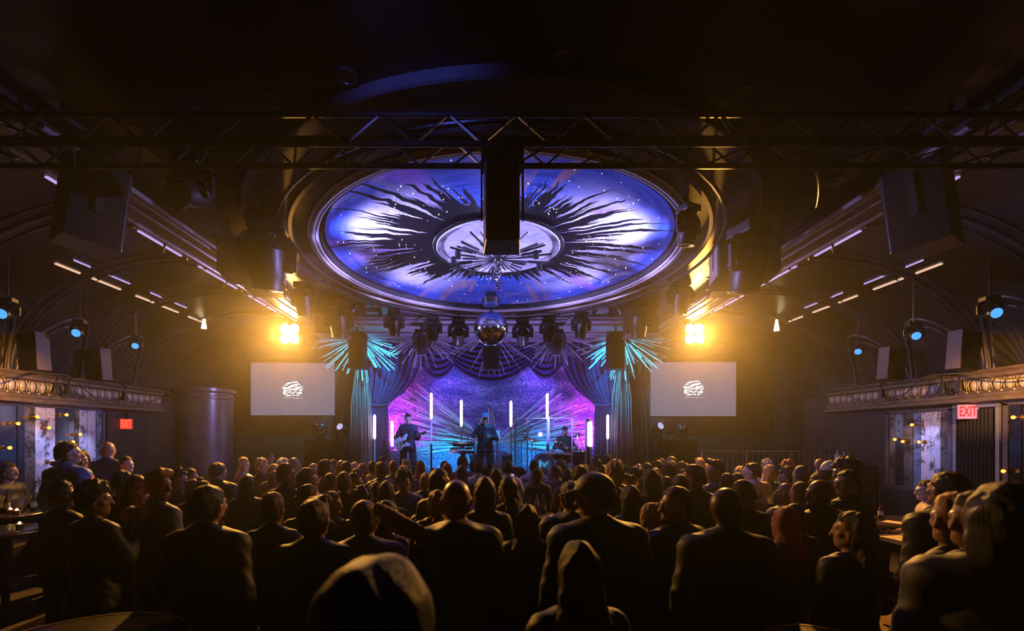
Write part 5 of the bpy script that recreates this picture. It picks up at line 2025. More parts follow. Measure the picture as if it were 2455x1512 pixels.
labels = {}
info = []
for i, (x, y, d0, hair, hc, yaw, pose, top, ex) in enumerate(CROWD):
    zone = next(z[2] for z in ZONES if x < z[0])
    row = 'stage front' if d0 > 6.25 else ('mid floor' if d0 > 4.4 else 'rear rows')
    desc = HAIRD.get(hair, '').format(hc)
    lab = ex.get('lab') or f'person with {desc} in {top}, {row} {zone}'
    info.append((lab, x, 'lab' in ex))
cnt = {}
for lab, x, own in info:
    cnt.setdefault(lab, []).append(x)
for i, (x, y, d0, hair, hc, yaw, pose, top, ex) in enumerate(CROWD):
    lab, _, own = info[i]
    if len(cnt[lab]) > 1:
        k = sorted(cnt[lab]).index(x)
        n = len(cnt[lab])
        lab = lab + (', nearer the column' if n == 2 and k == 0 else (', nearer the railing' if n == 2 else f', {ORD[k]} from column'))
    d = dist[i]
    P = at(x, y, d)
    fz = floor_z(P.x, d)
    hgt = (P.z - fz) / 1.772 * 1.75
    if hair in ('afro', 'curly'):
        hgt -= 0.02
    fem = bool(ex.get('fem'))
    v = ex.get('v')
    key = f'{pose}_{yaw}_{"f" if fem else "m"}_{v}'
    near = d < 3.4
    topk = dict(collar=0.045) if v == 'collar' else (dict(hood=True, collar=0.03) if v == 'hood' else dict(sleeve=0.5 if (fem and i % 3 == 0) else 1.0))
    pr = proto(key + ('_s' if topk.get('sleeve') == 0.5 else ''), POSES[pose], YAWS[yaw], PITCH[yaw] - (0.22 if x == 1432 else 0.0), fem, 0.010, topk)
    rz = rnd.uniform(-0.18, 0.18) + (YAWS[yaw] * 0.25)
    if ex.get('face'):
        rz = PI + rnd.uniform(-0.5, 0.5)
    rz = ex.get('rz', rz)
    # the head sits slightly off the root when the body is turned
    r = person((P.x, d, fz), hgt, pr, lab, hair, hc, top, 'navy' if i % 3 == 0 else 'black', ex.get('sk', i % 2), rz, 'people in the audience',
               'jacket' if v else ('dress_top' if fem else 'shirt'), bool(ex.get('beard')), ex.get('hat'), ex.get('hatc', 'black'), ex.get('girth', 0.93) * (0.96 if fem else 1.0))
    if ex.get('glasses'):
        m = MB()
        R = Matrix(head_R(pr['yaw'], pr['pitch']))
        for sx in (-1, 1):
            m.tube([R @ (Vector((sx * 0.031 + 0.021 * math.cos(t * PI / 5), 0.112, 1.638 + 0.017 * math.sin(t * PI / 5))) - Vector(HC)) for t in range(10)], 0.0025, 5, closed=True)
            m.cyl(R @ (Vector((sx * 0.052, 0.108, 1.642)) - Vector(HC)), R @ (Vector((sx * 0.078, -0.01, 1.640)) - Vector(HC)), 0.0025, n=5)
        m.cyl(R @ (Vector((-0.010, 0.114, 1.642)) - Vector(HC)), R @ (Vector((0.010, 0.114, 1.642)) - Vector(HC)), 0.0025, n=5)
        g = m.build('glasses', M_BLACKG)
        g.parent = r
        g.location = tuple(HC)
    if ex.get('fur'):
        m = MB()
        pts = [at(px, py, 2.62) for px, py in ((898, 1216), (930, 1232), (965, 1255), (1002, 1278), (1030, 1310), (1046, 1350), (1052, 1420))]
        fine = []
        for k in range(len(pts) - 1):
            for t in range(8):
                fine.append(pts[k].lerp(pts[k + 1], t / 8))
        for k in range(420):
            t = rnd.randrange(len(fine) - 1)
            a = fine[t] + Vector((rnd.gauss(0, 0.02), rnd.gauss(0, 0.04), rnd.gauss(0, 0.02)))
            b = a + Vector((rnd.uniform(-0.01, 0.05), rnd.uniform(-0.03, 0.03), rnd.uniform(-0.07, 0.012)))
            m.cyl(a, b, 0.0035, 0.001, n=4, caps=False)
        m.tube(fine, 0.05, 10, rf=lambda t: 0.7 + 0.3 * math.sin(PI * t) + 0.06 * math.sin(t * 90))
        o = m.build('fur_shawl', mat('shaggy_fur', (0.20, 0.10, 0.04), 0.8, 0, 0.3, 60, sheen=1.0), smooth=True)
        o.parent = r
        o.matrix_parent_inverse = (Matrix.Translation(r.location) @ r.rotation_euler.to_matrix().to_4x4() @ Matrix.Diagonal((*r.scale, 1))).inverted()
    if x in (227, 1218, 1106, 1190):
        # lit phone held before the face
        s = hgt / 1.75
        q = Matrix.Rotation(rz, 3, 'Z') @ Vector((0.0, 0.36, 1.47))
        c = Vector((P.x, d, fz)) + q * s
        ph = thing('phone', c, {227: 'lit phone held up by the curly-haired person near the mirrored panel', 1218: 'phone raised by the person in a white shirt beside the drum shield',
                                1106: 'phone held up before the keyboards', 1190: 'phone held up by a bob-haired person below the singer'}[x], 'phone', 'phones held up in the crowd')
        m = MB()
        m.box(c, (0.145, 0.009, 0.072))
        m.build('case', M_BLACKG, ph, bevel=0.003)
        m = MB()
        m.box(c - Vector((0, 0.0055, 0)), (0.135, 0.002, 0.064))
        m.build('screen', emis('phone_glow', (0.55, 0.6, 1.0), 1.3), ph)
        ph.rotation_euler = (0.1, 0, rz)


# ================================================================ the band
def on_stage(px, ytop, d):
    P = at(px, ytop, d)
    return P


def place_in(root_loc, s, rz, v):
    return Vector(root_loc) + Matrix.Rotation(rz, 3, 'Z') @ (Vector(v) * s)


# ---- guitarist
gp = on_stage(978, 990, 11.6)
gh = (gp.z - ST) / 1.775 * 1.75
gs = gh / 1.75
GL = Vector((gp.x, 11.6, ST))
GR = PI - 0.12
gpose = dict(elR=(0.32, 0.00, 1.13), wrR=(0.17, 0.20, 1.02), hdR=(-0.75, 0.25, -0.35), thR=(0.2, 0.3, 1), grR=0.35,
             elL=(-0.27, 0.02, 1.12), wrL=(-0.37, 0.23, 1.17), hdL=(-0.15, 0.10, 1), thL=(0.6, 0.6, 0.0), grL=0.75,
             hipL=(-0.10, 0, 0.92), hipR=(0.10, 0, 0.92), kneeL=(-0.17, 0.05, 0.50), kneeR=(0.13, 0.03, 0.50), ankL=(-0.22, -0.02, 0.085), ankR=(0.15, -0.03, 0.085),
             toeL=(-0.30, 0.12, 0.03), toeR=(0.20, 0.13, 0.03))
prg = proto('guitarist', gpose, 0.35, -0.28, False, 0.007, dict(collar=0.035))
person(GL, gh, prg, 'person with short dark hair playing a white electric guitar on the stage', 'quiff', 'black', 'navy', 'navy', 3, GR, None, 'shirt')

M_GUITAR = mat('white_guitar_lacquer', (0.72, 0.74, 0.74), 0.2, 0, 0.03)
M_FRET = mat('rosewood', (0.05, 0.03, 0.02), 0.4)


def guitar(root, o, axis, nrm, body_m, neck_m, strap=None, s=1.0):
    """o: bridge end of the strings, axis: towards the headstock, nrm: outward from the front"""
    ax, nz = Vector(axis).normalized(), Vector(nrm).normalized()
    nz = (nz - ax * nz.dot(ax)).normalized()
    sd = nz.cross(ax)

    def P(u, v, w):
        return Vector(o) + (ax * u + sd * v + nz * w) * s
    out = [(-0.16, 0.02), (-0.15, 0.10), (-0.09, 0.165), (0.0, 0.165), (0.07, 0.125), (0.13, 0.125), (0.20, 0.165), (0.27, 0.175), (0.285, 0.14), (0.235, 0.09), (0.20, 0.045), (0.19, 0.0),
           (0.20, -0.045), (0.225, -0.09), (0.25, -0.135), (0.225, -0.155), (0.15, -0.135), (0.09, -0.115), (0.03, -0.125), (-0.05, -0.165), (-0.12, -0.15), (-0.155, -0.08)]
    m = MB()
    n = len(out)
    m.add([P(u, v, w) for w in (-0.022, 0.022) for u, v in out], [[i, (i + 1) % n, n + (i + 1) % n, n + i] for i in range(n)] + [list(range(n)), list(range(n, 2 * n))])
    m.build('guitar_body', body_m, root, bevel=0.008)
    m = MB()
    m.add([P(u, v, w) for w in (0.012, 0.034) for u, v in ((0.12, 0.028), (0.12, -0.028), (0.62, -0.021), (0.62, 0.021))], [[0, 1, 2, 3], [4, 5, 6, 7], [0, 1, 5, 4], [1, 2, 6, 5], [2, 3, 7, 6], [3, 0, 4, 7]])
    m.build('neck', neck_m, root)
    m = MB()
    hs = [(0.62, 0.022), (0.62, -0.022), (0.66, -0.035), (0.79, -0.030), (0.80, 0.0), (0.78, 0.042), (0.66, 0.040)]
    n = len(hs)
    m.add([P(u, v, w) for w in (0.010, 0.024) for u, v in hs], [[i, (i + 1) % n, n + (i + 1) % n, n + i] for i in range(n)] + [list(range(n)), list(range(n, 2 * n))])
    m.build('headstock', neck_m, root)
    for u in (0.0, 0.085):
        m = MB()
        m.add([P(a, b, w) for w in (0.022, 0.030) for a, b in ((u, 0.04), (u, -0.04), (u + 0.034, -0.04), (u + 0.034, 0.04))], [[0, 1, 2, 3], [4, 5, 6, 7], [0, 1, 5, 4], [1, 2, 6, 5], [2, 3, 7, 6], [3, 0, 4, 7]])
        m.build('pickup', M_BLACKG, root)
    m = MB()
    m.add([P(a, b, w) for w in (0.022, 0.032) for a, b in ((-0.075, 0.04), (-0.075, -0.04), (-0.045, -0.04), (-0.045, 0.04))], [[0, 1, 2, 3], [4, 5, 6, 7], [0, 1, 5, 4], [1, 2, 6, 5], [2, 3, 7, 6], [3, 0, 4, 7]])
    m.build('bridge', M_CHROME, root)
    for u, v in ((-0.02, -0.09), (-0.07, -0.10)):
        m = MB()
        m.cyl(P(u, v, 0.02), P(u, v, 0.036), 0.012 * s, n=12)
        m.build('knob', M_BLACKG, root)
    if strap:
        m = MB()
        m.tube([Vector(q) for q in strap], 0.022, 6)
        m.build('strap', M_BLACK, root)


o_ = place_in(GL, gs, GR, (0.13, 0.235, 0.98))
h_ = place_in(GL, gs, GR, (-0.62, 0.31, 1.30))
fr = Matrix.Rotation(GR, 3, 'Z') @ Vector((0, 1, 0.05))
gt = thing('electric_guitar', o_, 'white electric guitar held by the person in the dark shirt', 'guitar')
strap = [place_in(GL, gs, GR, v) for v in ((-0.09, 0.21, 1.15), (-0.13, 0.15, 1.32), (-0.11, 0.0, 1.475), (-0.02, -0.12, 1.38), (0.12, -0.14, 1.15), (0.22, -0.03, 1.02), (0.26, 0.19, 0.97))]
guitar(gt, o_, h_ - o_, fr, M_GUITAR, M_FRET, strap)

# ---- singer
sp_ = on_stage(1163, 986, 11.0)
sh_ = (sp_.z - ST) / 1.795 * 1.75
ss = sh_ / 1.75
SL = Vector((sp_.x, 11.0, ST))
SR = PI + 0.05
spose = dict(elR=(0.30, 0.12, 1.20), wrR=(0.135, 0.12, 1.50), hdR=(-0.35, 0.05, 1), thR=(-0.3, 0.9, 0.2), grR=0.25,
             elL=(-0.28, 0.02, 1.13), wrL=(-0.13, 0.22, 1.16), hdL=(0.9, 0.25, 0.1), thL=(0, 0.2, 1), grL=0.62,
             hipL=(-0.10, 0, 0.92), hipR=(0.10, 0, 0.92), kneeL=(-0.14, 0.04, 0.50), kneeR=(0.14, 0.04, 0.50), ankL=(-0.16, -0.02, 0.085), ankR=(0.17, -0.02, 0.085))
prs = proto('singer', spose, 0.05, -0.12, False, 0.007, dict(sleeve=0.95))
person(SL, sh_, prs, 'person in a blue cap and dark sweatshirt singing at the microphone stand', None, 'brown', 'navy', 'black', 3, SR, None, 'sweatshirt', False, 'cap', 'blue')
ms = thing('microphone_stand', place_in(SL, ss, SR, (0.0, 0.30, 0)), 'upright microphone stand held by the person in the blue cap', 'microphone stand')
m = MB()
a, b = place_in(SL, ss, SR, (0.0, 0.30, 0.0)), place_in(SL, ss, SR, (0.0, 0.27, 1.42))
m.cyl(a, b, 0.011, n=10)
m.cyl(a + Vector((0, 0, 0.0)), a + Vector((0, 0, 0.025)), 0.15, 0.14, 24)
m.build('stand', M_DARKSTEEL, ms, smooth=True, auto=0.6)
m = MB()
q0, q1 = place_in(SL, ss, SR, (0.0, 0.27, 1.41)), place_in(SL, ss, SR, (0.0, 0.165, 1.555))
m.cyl(q0, q0.lerp(q1, 0.75), 0.012, 0.018, 12)
m.ball(q1, 0.027, 12, 8)
m.build('microphone', mat('mic_metal', (0.35, 0.35, 0.38), 0.3, 0.8, 0.1), ms, smooth=True)

# ---- drummer and kit on the riser
RZ = ST + 0.13
dp = at(1354, 1022, 12.75)
dpose = dict(kneeL=(-0.20, 0.42, 0.90), kneeR=(0.20, 0.42, 0.90), ankL=(-0.22, 0.40, 0.49), ankR=(0.22, 0.40, 0.49), toeL=(-0.24, 0.56, 0.445), toeR=(0.24, 0.56, 0.445),
             elL=(-0.29, 0.03, 1.14), wrL=(-0.22, 0.27, 1.16), hdL=(0.2, 1, 0.0), thL=(1, 0, 0.2), grL=0.8, elR=(0.30, 0.03, 1.14), wrR=(0.24, 0.27, 1.20), hdR=(-0.2, 1, 0.05), thR=(-1, 0, 0.2), grR=0.8)
prd = proto('drummer', dpose, 0.0, -0.05, False, 0.008, dict(collar=0.03, sleeve=0.55))
DS = (dp.z - RZ) / 1.355
DL = Vector((dp.x, 12.75, RZ - 0.41 * DS))
person(DL, 1.75 * DS, prd, 'person in a dark cap seated at the drum kit behind the clear shield', 'beard', 'brown', 'black', 'black', 3, PI, None, 'shirt', False, 'cap', 'black')
for sx, lab in ((-1, 'drumstick in the hand nearer the drape'), (1, 'drumstick in the hand nearer the singer')):
    a = place_in(DL, DS, PI, (sx * 0.22, 0.33, 1.17))
    b = place_in(DL, DS, PI, (sx * 0.10, 0.68, 1.22))
    m = MB()
    m.cyl(a, b, 0.008, 0.006, 8)
    m.ball(b, 0.010, 8, 6)
    tag(m.build('drumstick', mat('pale_hickory', (0.55, 0.42, 0.25), 0.5)), lab, 'drumstick', 'drumsticks')
M_SHELL = mat('dark_drum_shell', (0.05, 0.05, 0.09), 0.2, 0.2, 0.1)
M_HEAD = mat('drum_head', (0.55, 0.58, 0.62), 0.5)
M_CYM = mat('cymbal_bronze', (0.60, 0.52, 0.34), 0.22, 1.0, 0.08, 30)
th = thing('drum_throne', place_in(DL, DS, PI, (0, 0, 0)) + Vector((0, 0, 0.41)), 'round black drum throne under the drummer', 'stool')
c = Vector((DL.x, DL.y + 0.02, RZ))
m = MB()
m.cyl(c + Vector((0, 0, 0.30)), c + Vector((0, 0, 0.375)), 0.17, n=20)
m.build('seat', M_BLACK, th, smooth=True, auto=0.6)
for k in range(3):
    m = MB()
    t = 2 * PI * k / 3
    m.cyl(c + Vector((0, 0, 0.31)), c + Vector((0.22 * math.cos(t), 0.22 * math.sin(t), 0.012)), 0.012, n=8)
    m.build('leg', M_CHROME, th)


def text_mesh(txt, size, depth, bold=0.0, name='lettering'):
    cu = bpy.data.curves.new('txt', 'FONT')
    cu.body = txt
    cu.size = size
    cu.extrude = depth
    cu.offset = bold
    cu.align_x = 'CENTER'
    cu.align_y = 'CENTER'
    o = bpy.data.objects.new('txt', cu)
    COL.objects.link(o)
    dg = bpy.context.evaluated_depsgraph_get()
    me = bpy.data.meshes.new_from_object(o.evaluated_get(dg))
    me.name = name
    bpy.data.objects.remove(o)
    bpy.data.curves.remove(cu)
    return me


def drum(name, c, r, L, axis, label, group=None):
    """c: centre; axis: direction of the head that shows"""
    R = rot_to(axis)
    t = thing(name, c, label, 'drum', group)
    m = MB()
    m.lathe([(r, -L / 2), (r, L / 2)], c, 28, M=R)
    m.build('shell', M_SHELL, t, smooth=True)
    for z, mm in ((L / 2, M_HEAD), (-L / 2, M_HEAD)):
        m = MB()
        m.lathe([(r - 0.004, z), (0.0, z + (0.004 if z > 0 else -0.004))], c, 28, M=R)
        m.build('head', mm, t, smooth=True)
        m = MB()
        m.lathe([(r + 0.004, z - 0.012), (r + 0.014, z), (r + 0.004, z + 0.012), (r - 0.006, z + 0.008)], c, 28, M=R)
        m.build('hoop', M_CHROME, t, smooth=True)
    m = MB()
    for k in range(8):
        a = 2 * PI * k / 8
        for z in (-L * 0.3, L * 0.3):
            m.cyl(Vector(c) + R @ Vector(((r + 0.012) * math.cos(a), (r + 0.012) * math.sin(a), z - L * 0.12)), Vector(c) + R @ Vector(((r + 0.012) * math.cos(a), (r + 0.012) * math.sin(a), z + L * 0.12)), 0.007, n=6)
    o = m.build('lug', M_CHROME, t)
    return t


bc = at(1303, 1113, 12.0)
bc.z = RZ + 0.30
bd = drum('bass_drum', bc, 0.29, 0.40, (0, -1, 0), 'large bass drum with a glowing outlined M on its front head')
# the outlined letter
m = MB()
for off in (-0.014, 0.014):
    pts = [(-0.115 - off, -0.12), (-0.115 - off, 0.105 + off * 1.5), (0.0, -0.03 + off * 2.2), (0.115 + off, 0.105 + off * 1.5), (0.115 + off, -0.12)]
    m.tube([bc + Vector((u, -0.212, v)) for u, v in pts], 0.0055, 6)
for sx in (-1, 1):
    m.cyl(bc + Vector((sx * 0.101, -0.212, -0.12)), bc + Vector((sx * 0.129, -0.212, -0.12)), 0.0055, n=6)
m.build('letter_mark', emis('blue_letter_glow', (0.10, 0.55, 1.0), 1.6), bd)
for k, sx in enumerate((-1, 1)):
    m = MB()
    m.cyl(bc + Vector((sx * 0.27, -0.1, 0.05)), (bc.x + sx * 0.42, bc.y - 0.28, RZ + 0.006), 0.010, n=8)
    m.build('spur', M_CHROME, bd)


def stand_to(root, top, r=0.012, spread=0.2, name='stand'):
    m = MB()
    top = Vector(top)
    m.cyl(top, (top.x, top.y, RZ + 0.30), r, n=8)
    m.build(name, M_CHROME, root, smooth=True, auto=0.6)
    for k in range(3):
        t = 2 * PI * k / 3 + 0.5
        m = MB()
        m.cyl((top.x, top.y, RZ + 0.32), (top.x + spread * math.cos(t), top.y + spread * math.sin(t), RZ + 0.010), 0.008, n=6)
        m.build('leg', M_CHROME, root)


for x, y, d, r, tilt, lab in ((1275, 1052, 12.5, 0.24, 0.25, 'wide crash cymbal nearest the singer'), (1335, 1056, 12.35, 0.22, 0.12, 'crash cymbal level with the drummer\'s chest'), (1384, 1043, 12.6, 0.22, -0.2, 'tilted crash cymbal at the drape end of the kit'),
                              (1284, 1076, 12.25, 0.25, 0.05, 'low ride cymbal beside the bass drum'), (1360, 1072, 12.15, 0.20, 0.0, 'small hi-hat cymbal before the drummer'), (1392, 1078, 12.3, 0.16, 0.2, 'small splash cymbal at the drape end of the kit')):
    p = at(x, y, d)
    r_ = thing('cymbal', p, lab + ', on a chrome stand', 'cymbal', 'cymbals of the drum kit')
    R = Matrix.Rotation(tilt, 3, 'X') @ Matrix.Rotation(tilt * 0.7, 3, 'Y')
    m = MB()
    m.lathe([(0.0, 0.028), (0.035, 0.022), (0.05, 0.010), (r, -0.018), (r - 0.002, -0.021), (0.05, 0.006), (0.0, 0.022)], p, 30, M=R)
    m.build('plate', M_CYM, r_, smooth=True)
    m = MB()
    m.cyl(p - Vector((0, 0, 0.02)), p + Vector((0, 0, 0.05)), 0.012, n=8)
    m.build('wing_nut', M_CHROME, r_)
    stand_to(r_, p - Vector((0, 0, 0.01)))
for x, y, d, r, L, ax, lab in ((1318, 1092, 12.0, 0.14, 0.2, (0, -0.5, 1), 'rack tom over the bass drum, nearer the singer'), (1338, 1090, 12.05, 0.15, 0.2, (0.1, -0.5, 1), 'rack tom over the bass drum, nearer the drape'),
                               (1386, 1096, 12.3, 0.19, 0.36, (0, -0.12, 1), 'deep floor tom at the drape end of the kit'), (1356, 1093, 12.2, 0.17, 0.14, (0, -0.2, 1), 'shallow snare drum in front of the drummer')):
    p = at(x, y, d)
    t = drum('tom_drum' if 'tom' in lab else 'snare_drum', p, r, L, ax, lab, 'toms and snare of the kit')
    if 'rack' in lab:
        m = MB()
        m.cyl(p - Vector((0, 0, 0.08)), (p.x * 0.6 + bc.x * 0.4, bc.y, bc.z + 0.292), 0.012, n=8)
        m.build('mount', M_CHROME, t)
    else:
        stand_to(t, p - Vector((0, 0, L / 2)), 0.014, 0.17)

# mics over the kit
for x, y, bx, by, d, lab in ((1278, 1020, 1250, 1062, 11.95, 'overhead microphone on a slanting boom beside the drum kit'), (1386, 1040, 1400, 1078, 12.5, 'small microphone on a boom at the drape end of the kit')):
    a, b = at(x, y, d), at(bx, by, d)
    r_ = thing('boom_microphone', (b.x, d, RZ if x > 1300 else ST), lab, 'microphone', 'boom microphones')
    m = MB()
    m.cyl(a, b, 0.008, n=8)
    m.cyl((b.x, d, b.z + 0.02), (b.x, d, (RZ if x > 1300 else ST) + 0.03), 0.010, n=8)
    m.cyl((b.x, d, (RZ if x > 1300 else ST)), (b.x, d, (RZ if x > 1300 else ST) + 0.03), 0.13, n=18)
    m.build('boom_stand', M_DARKSTEEL, r_, smooth=True, auto=0.6)
    m = MB()
    m.cyl(a - Vector((0.09, 0, 0.0)), a + Vector((0.05, 0, 0.01)), 0.016, n=10)
    m.ball(a + Vector((0.055, 0, 0.01)), 0.022)
    m.build('microphone', M_STEEL, r_, smooth=True, auto=0.6)

# ---- clear drum shield
def glass_mat():
    m = bpy.data.materials.new('clear_acrylic')
    m.use_nodes = True
    nt = m.node_tree
    nt.nodes.clear()
    o = nt.nodes.new('ShaderNodeOutputMaterial')
    mx = nt.nodes.new('ShaderNodeMixShader')
    tr_ = nt.nodes.new('ShaderNodeBsdfTransparent')
    gl = nt.nodes.new('ShaderNodeBsdfGlossy')
    gl.inputs['Roughness'].default_value = 0.06
    tr_.inputs[0].default_value = (0.92, 0.95, 1.0, 1)
    fr_ = nt.nodes.new('ShaderNodeFresnel')
    fr_.inputs[0].default_value = 1.25
    nt.links.new(fr_.outputs[0], mx.inputs[0])
    nt.links.new(tr_.outputs[0], mx.inputs[1])
    nt.links.new(gl.outputs[0], mx.inputs[2])
    nt.links.new(mx.outputs[0], o.inputs[0])
    return m


M_ACR = glass_mat()
M_EDGE = mat('frosted_acrylic_edge', (0.85, 0.90, 0.95), 0.35, 0, 0.0)
shp = [(1234, 1003, 12.0), (1264, 1003, 11.55), (1315, 1003, 11.45), (1371, 1003, 11.45), (1404, 1003, 11.65), (1414, 1004, 12.1)]
sh_root = thing('drum_shield', at(1315, 1045, 11.6).xy.to_3d() + Vector((0, 0, ST)), 'folding clear acrylic shield with frosted edges round the drum kit', 'screen')
P_ = [at(*q) for q in shp]
for k in range(len(P_) - 1):
    a, b = P_[k].copy(), P_[k + 1].copy()
    zt = 2.62
    dv = (b - a)
    dv.z = 0
    a2, b2 = a + dv * 0.01, b - dv * 0.01
    nn = Vector((0, 0, 1)).cross(dv.normalized()) * 0.005
    m = MB()
    vs = [p + nn * s for s in (-1, 1) for p in (Vector((a2.x, a2.y, ST + 0.01)), Vector((b2.x, b2.y, ST + 0.01)), Vector((b2.x, b2.y, zt)), Vector((a2.x, a2.y, zt)))]
    m.add(vs, [[0, 1, 2, 3], [7, 6, 5, 4], [0, 1, 5, 4], [1, 2, 6, 5], [2, 3, 7, 6], [3, 0, 4, 7]])
    pn = m.build('panel', M_ACR, sh_root)
    m = MB()
    for q in ([a2] if k else [a2]) + ([b2] if k == len(P_) - 2 else []):
        m.box((q.x, q.y - 0.008, (ST + zt) / 2 + 0.005), (0.036, 0.014, zt - ST - 0.02))
    m.build('hinge_edge', M_EDGE, pn)
    m = MB()
    m.cyl((a2.x, a2.y, zt), (b2.x, b2.y, zt), 0.007, n=6)
    m.build('top_edge', M_EDGE, pn)

# ---- keyboards
kp = at(1110, 1062, 11.25)
ks = thing('keyboard_stand', (kp.x, 11.25, ST), 'black column stand carrying two keyboards beside the singer', 'stand')
m = MB()
m.box((kp.x, 11.25, (ST + 1.74) / 2), (0.12, 0.10, 1.74 - ST))
m.build('column', M_BLACK, ks, bevel=0.01)
for sx in (-1, 1):
    m = MB()
    m.box((kp.x + sx * 0.22, 11.2, ST + 0.03), (0.06, 0.5, 0.06))
    m.build('foot', M_BLACK, ks)
m = MB()
m.box((kp.x, 11.25, ST + 0.03), (0.5, 0.06, 0.05))
m.build('cross_bar', M_BLACK, ks)
for z in (1.735, 1.90):
    m = MB()
    m.box((kp.x, 11.14, z), (0.3, 0.28, 0.025))
    m.build('shelf', M_BLACK, ks)
m = MB()
m.box((kp.x, 11.27, 1.82), (0.06, 0.06, 0.16))
m.build('upright', M_BLACK, ks)


def keyboard(c, w, d_, tilt, label, keys=True):
    r_ = thing('keyboard', c, label, 'keyboard', 'keyboards on the stand')
    c = Vector(c)
    m = MB()
    m.box(c + Vector((0, 0, 0.035)), (w, d_, 0.07))
    m.build('case', mat('dark_keyboard_case', (0.05, 0.04, 0.05), 0.4), r_, bevel=0.008)
    if keys:
        m = MB()
        n_ = 22
        for k in range(n_):
            m.box(c + Vector((-w * 0.46 + w * 0.92 * (k + 0.5) / n_, -d_ * 0.22, 0.077)), (w * 0.92 / n_ * 0.92, d_ * 0.5, 0.014))
        m.build('white_keys', M_WHITE, r_)
        m = MB()
        for k in range(n_ - 1):
            if k % 7 not in (2, 6):
                m.box(c + Vector((-w * 0.46 + w * 0.92 * (k + 1.0) / n_, -d_ * 0.14, 0.089)), (w * 0.92 / n_ * 0.5, d_ * 0.32, 0.016))
        m.build('black_keys', M_BLACKG, r_)
    m = MB()
    for k in range(9):
        m.cyl(c + Vector((-w * 0.42 + w * 0.84 * k / 8, d_ * 0.3, 0.07)), c + Vector((-w * 0.42 + w * 0.84 * k / 8, d_ * 0.3, 0.088)), 0.012, n=8)
    m.build('control_knobs', M_WHITE, r_)
    m = MB()
    m.box(c + Vector((0, d_ * 0.3, 0.071)), (w * 0.9, d_ * 0.28, 0.004))
    m.build('control_panel', mat('pale_panel', (0.5, 0.5, 0.55), 0.4), r_)
    r_.rotation_euler = (tilt, 0, 0)
    return r_


keyboard((kp.x, 11.03, 1.755), 0.62, 0.30, 0.30, 'lower keyboard with lit white keys, tilted to the room')
keyboard((kp.x + 0.03, 11.12, 1.92), 0.55, 0.26, 0.25, 'upper keyboard with a row of pale knobs', keys=False)
a, b = at(1121, 1046, 11.1), at(1141, 1014, 11.05)
r_ = thing('boom_microphone', (a.x, a.y, ST), 'slanting boom microphone between the keyboards and the singer', 'microphone', 'boom microphones')
m = MB()
m.cyl(a, b, 0.009, n=8)
m.cyl(a, (a.x + 0.12, a.y + 0.25, ST + 0.03), 0.010, n=8)
m.cyl((a.x + 0.12, a.y + 0.25, ST), (a.x + 0.12, a.y + 0.25, ST + 0.03), 0.13, n=18)
m.build('boom_stand', M_DARKSTEEL, r_, smooth=True, auto=0.6)
m = MB()
m.cyl(b, b + (b - a) * 0.25, 0.014, 0.018, 10)
m.ball(b + (b - a) * 0.27, 0.024)
m.build('microphone', M_STEEL, r_, smooth=True, auto=0.6)

# music stand with a pale sheet, slim frame behind, wedge monitor, spare guitar
p = at(1192, 1042, 11.5)
r_ = thing('music_stand', (p.x, p.y, ST), 'music stand with a pale sheet beside the singer', 'stand')
m = MB()
m.box(p, (0.15, 0.012, 0.25), M=Matrix.Rotation(-0.25, 3, 'X'))
m.build('sheet', mat('pale_sheet', (0.70, 0.72, 0.75), 0.6), r_)
m = MB()
m.cyl(p + Vector((0, 0.03, -0.1)), (p.x, p.y + 0.03, ST + 0.02), 0.012, n=8)
m.cyl((p.x, p.y + 0.03, ST), (p.x, p.y + 0.03, ST + 0.02), 0.15, n=18)
m.box(p + Vector((0, 0.01, -0.135)), (0.18, 0.05, 0.015))
m.build('post', M_BLACK, r_)
a, b, c = at(1172, 978, 12.6), at(1179, 978, 12.6), at(1207, 1110, 12.3)
r_ = thing('slim_frame', (a.x, 12.6, ST), 'tall slim frame of two uprights and a slanting strut behind the singer', 'frame')
for q in (a, b):
    m = MB()
    m.cyl(q, (q.x, q.y, ST), 0.012, n=8)
    m.build('upright', M_STEEL, r_)
m = MB()
m.cyl(b, (c.x, c.y, ST + 0.005), 0.010, n=8)
m.build('strut', M_STEEL, r_)
m = MB()
m.cyl(a, b, 0.010, n=8)
m.cyl((a.x, 12.6, 1.6), (b.x, 12.6, 1.6), 0.010, n=8)
m.build('rung', M_STEEL, r_)
p = at(1240, 1117, 10.75)
r_ = thing('wedge_monitor', (p.x, p.y, ST), 'dark wedge monitor at the stage edge before the drum shield', 'loudspeaker')
m = MB()
m.prism([(p.x - 0.15, ST), (p.x + 0.15, ST), (p.x + 0.15, ST + 0.44), (p.x - 0.15, ST + 0.44)], p.y - 0.15, p.y + 0.15)
m.build('cabinet', mat('worn_brown_cabinet', (0.06, 0.04, 0.04), 0.6), r_, bevel=0.02)
m = MB()
m.box((p.x, p.y + 0.156, ST + 0.22), (0.26, 0.012, 0.38))
m.build('grille', M_GRILLE, r_)
p = at(922, 1052, 11.95)
base = Vector((p.x + 0.10, p.y, ST))
r_ = thing('bass_guitar', base + Vector((0, 0, 0.2)), 'spare dark guitar leaning on its stand between two light tubes', 'guitar')
guitar(r_, base + Vector((0, 0, 0.30)), Vector((p.x - base.x - 0.01, 0.06, 0.82)), (0, -1, 0.1), mat('dark_guitar', (0.06, 0.05, 0.10), 0.25), M_FRET, None, 1.0)
r_ = thing('guitar_stand', base, 'small black stand under the spare guitar', 'stand')
m = MB()
for s in (-1, 1):
    m.tube([base + Vector((s * 0.16, -0.16, 0.012)), base + Vector((0, 0.05, 0.30)), base + Vector((s * 0.05, 0.16, 0.012))], 0.009, 6)
m.build('frame', M_BLACK, r_)


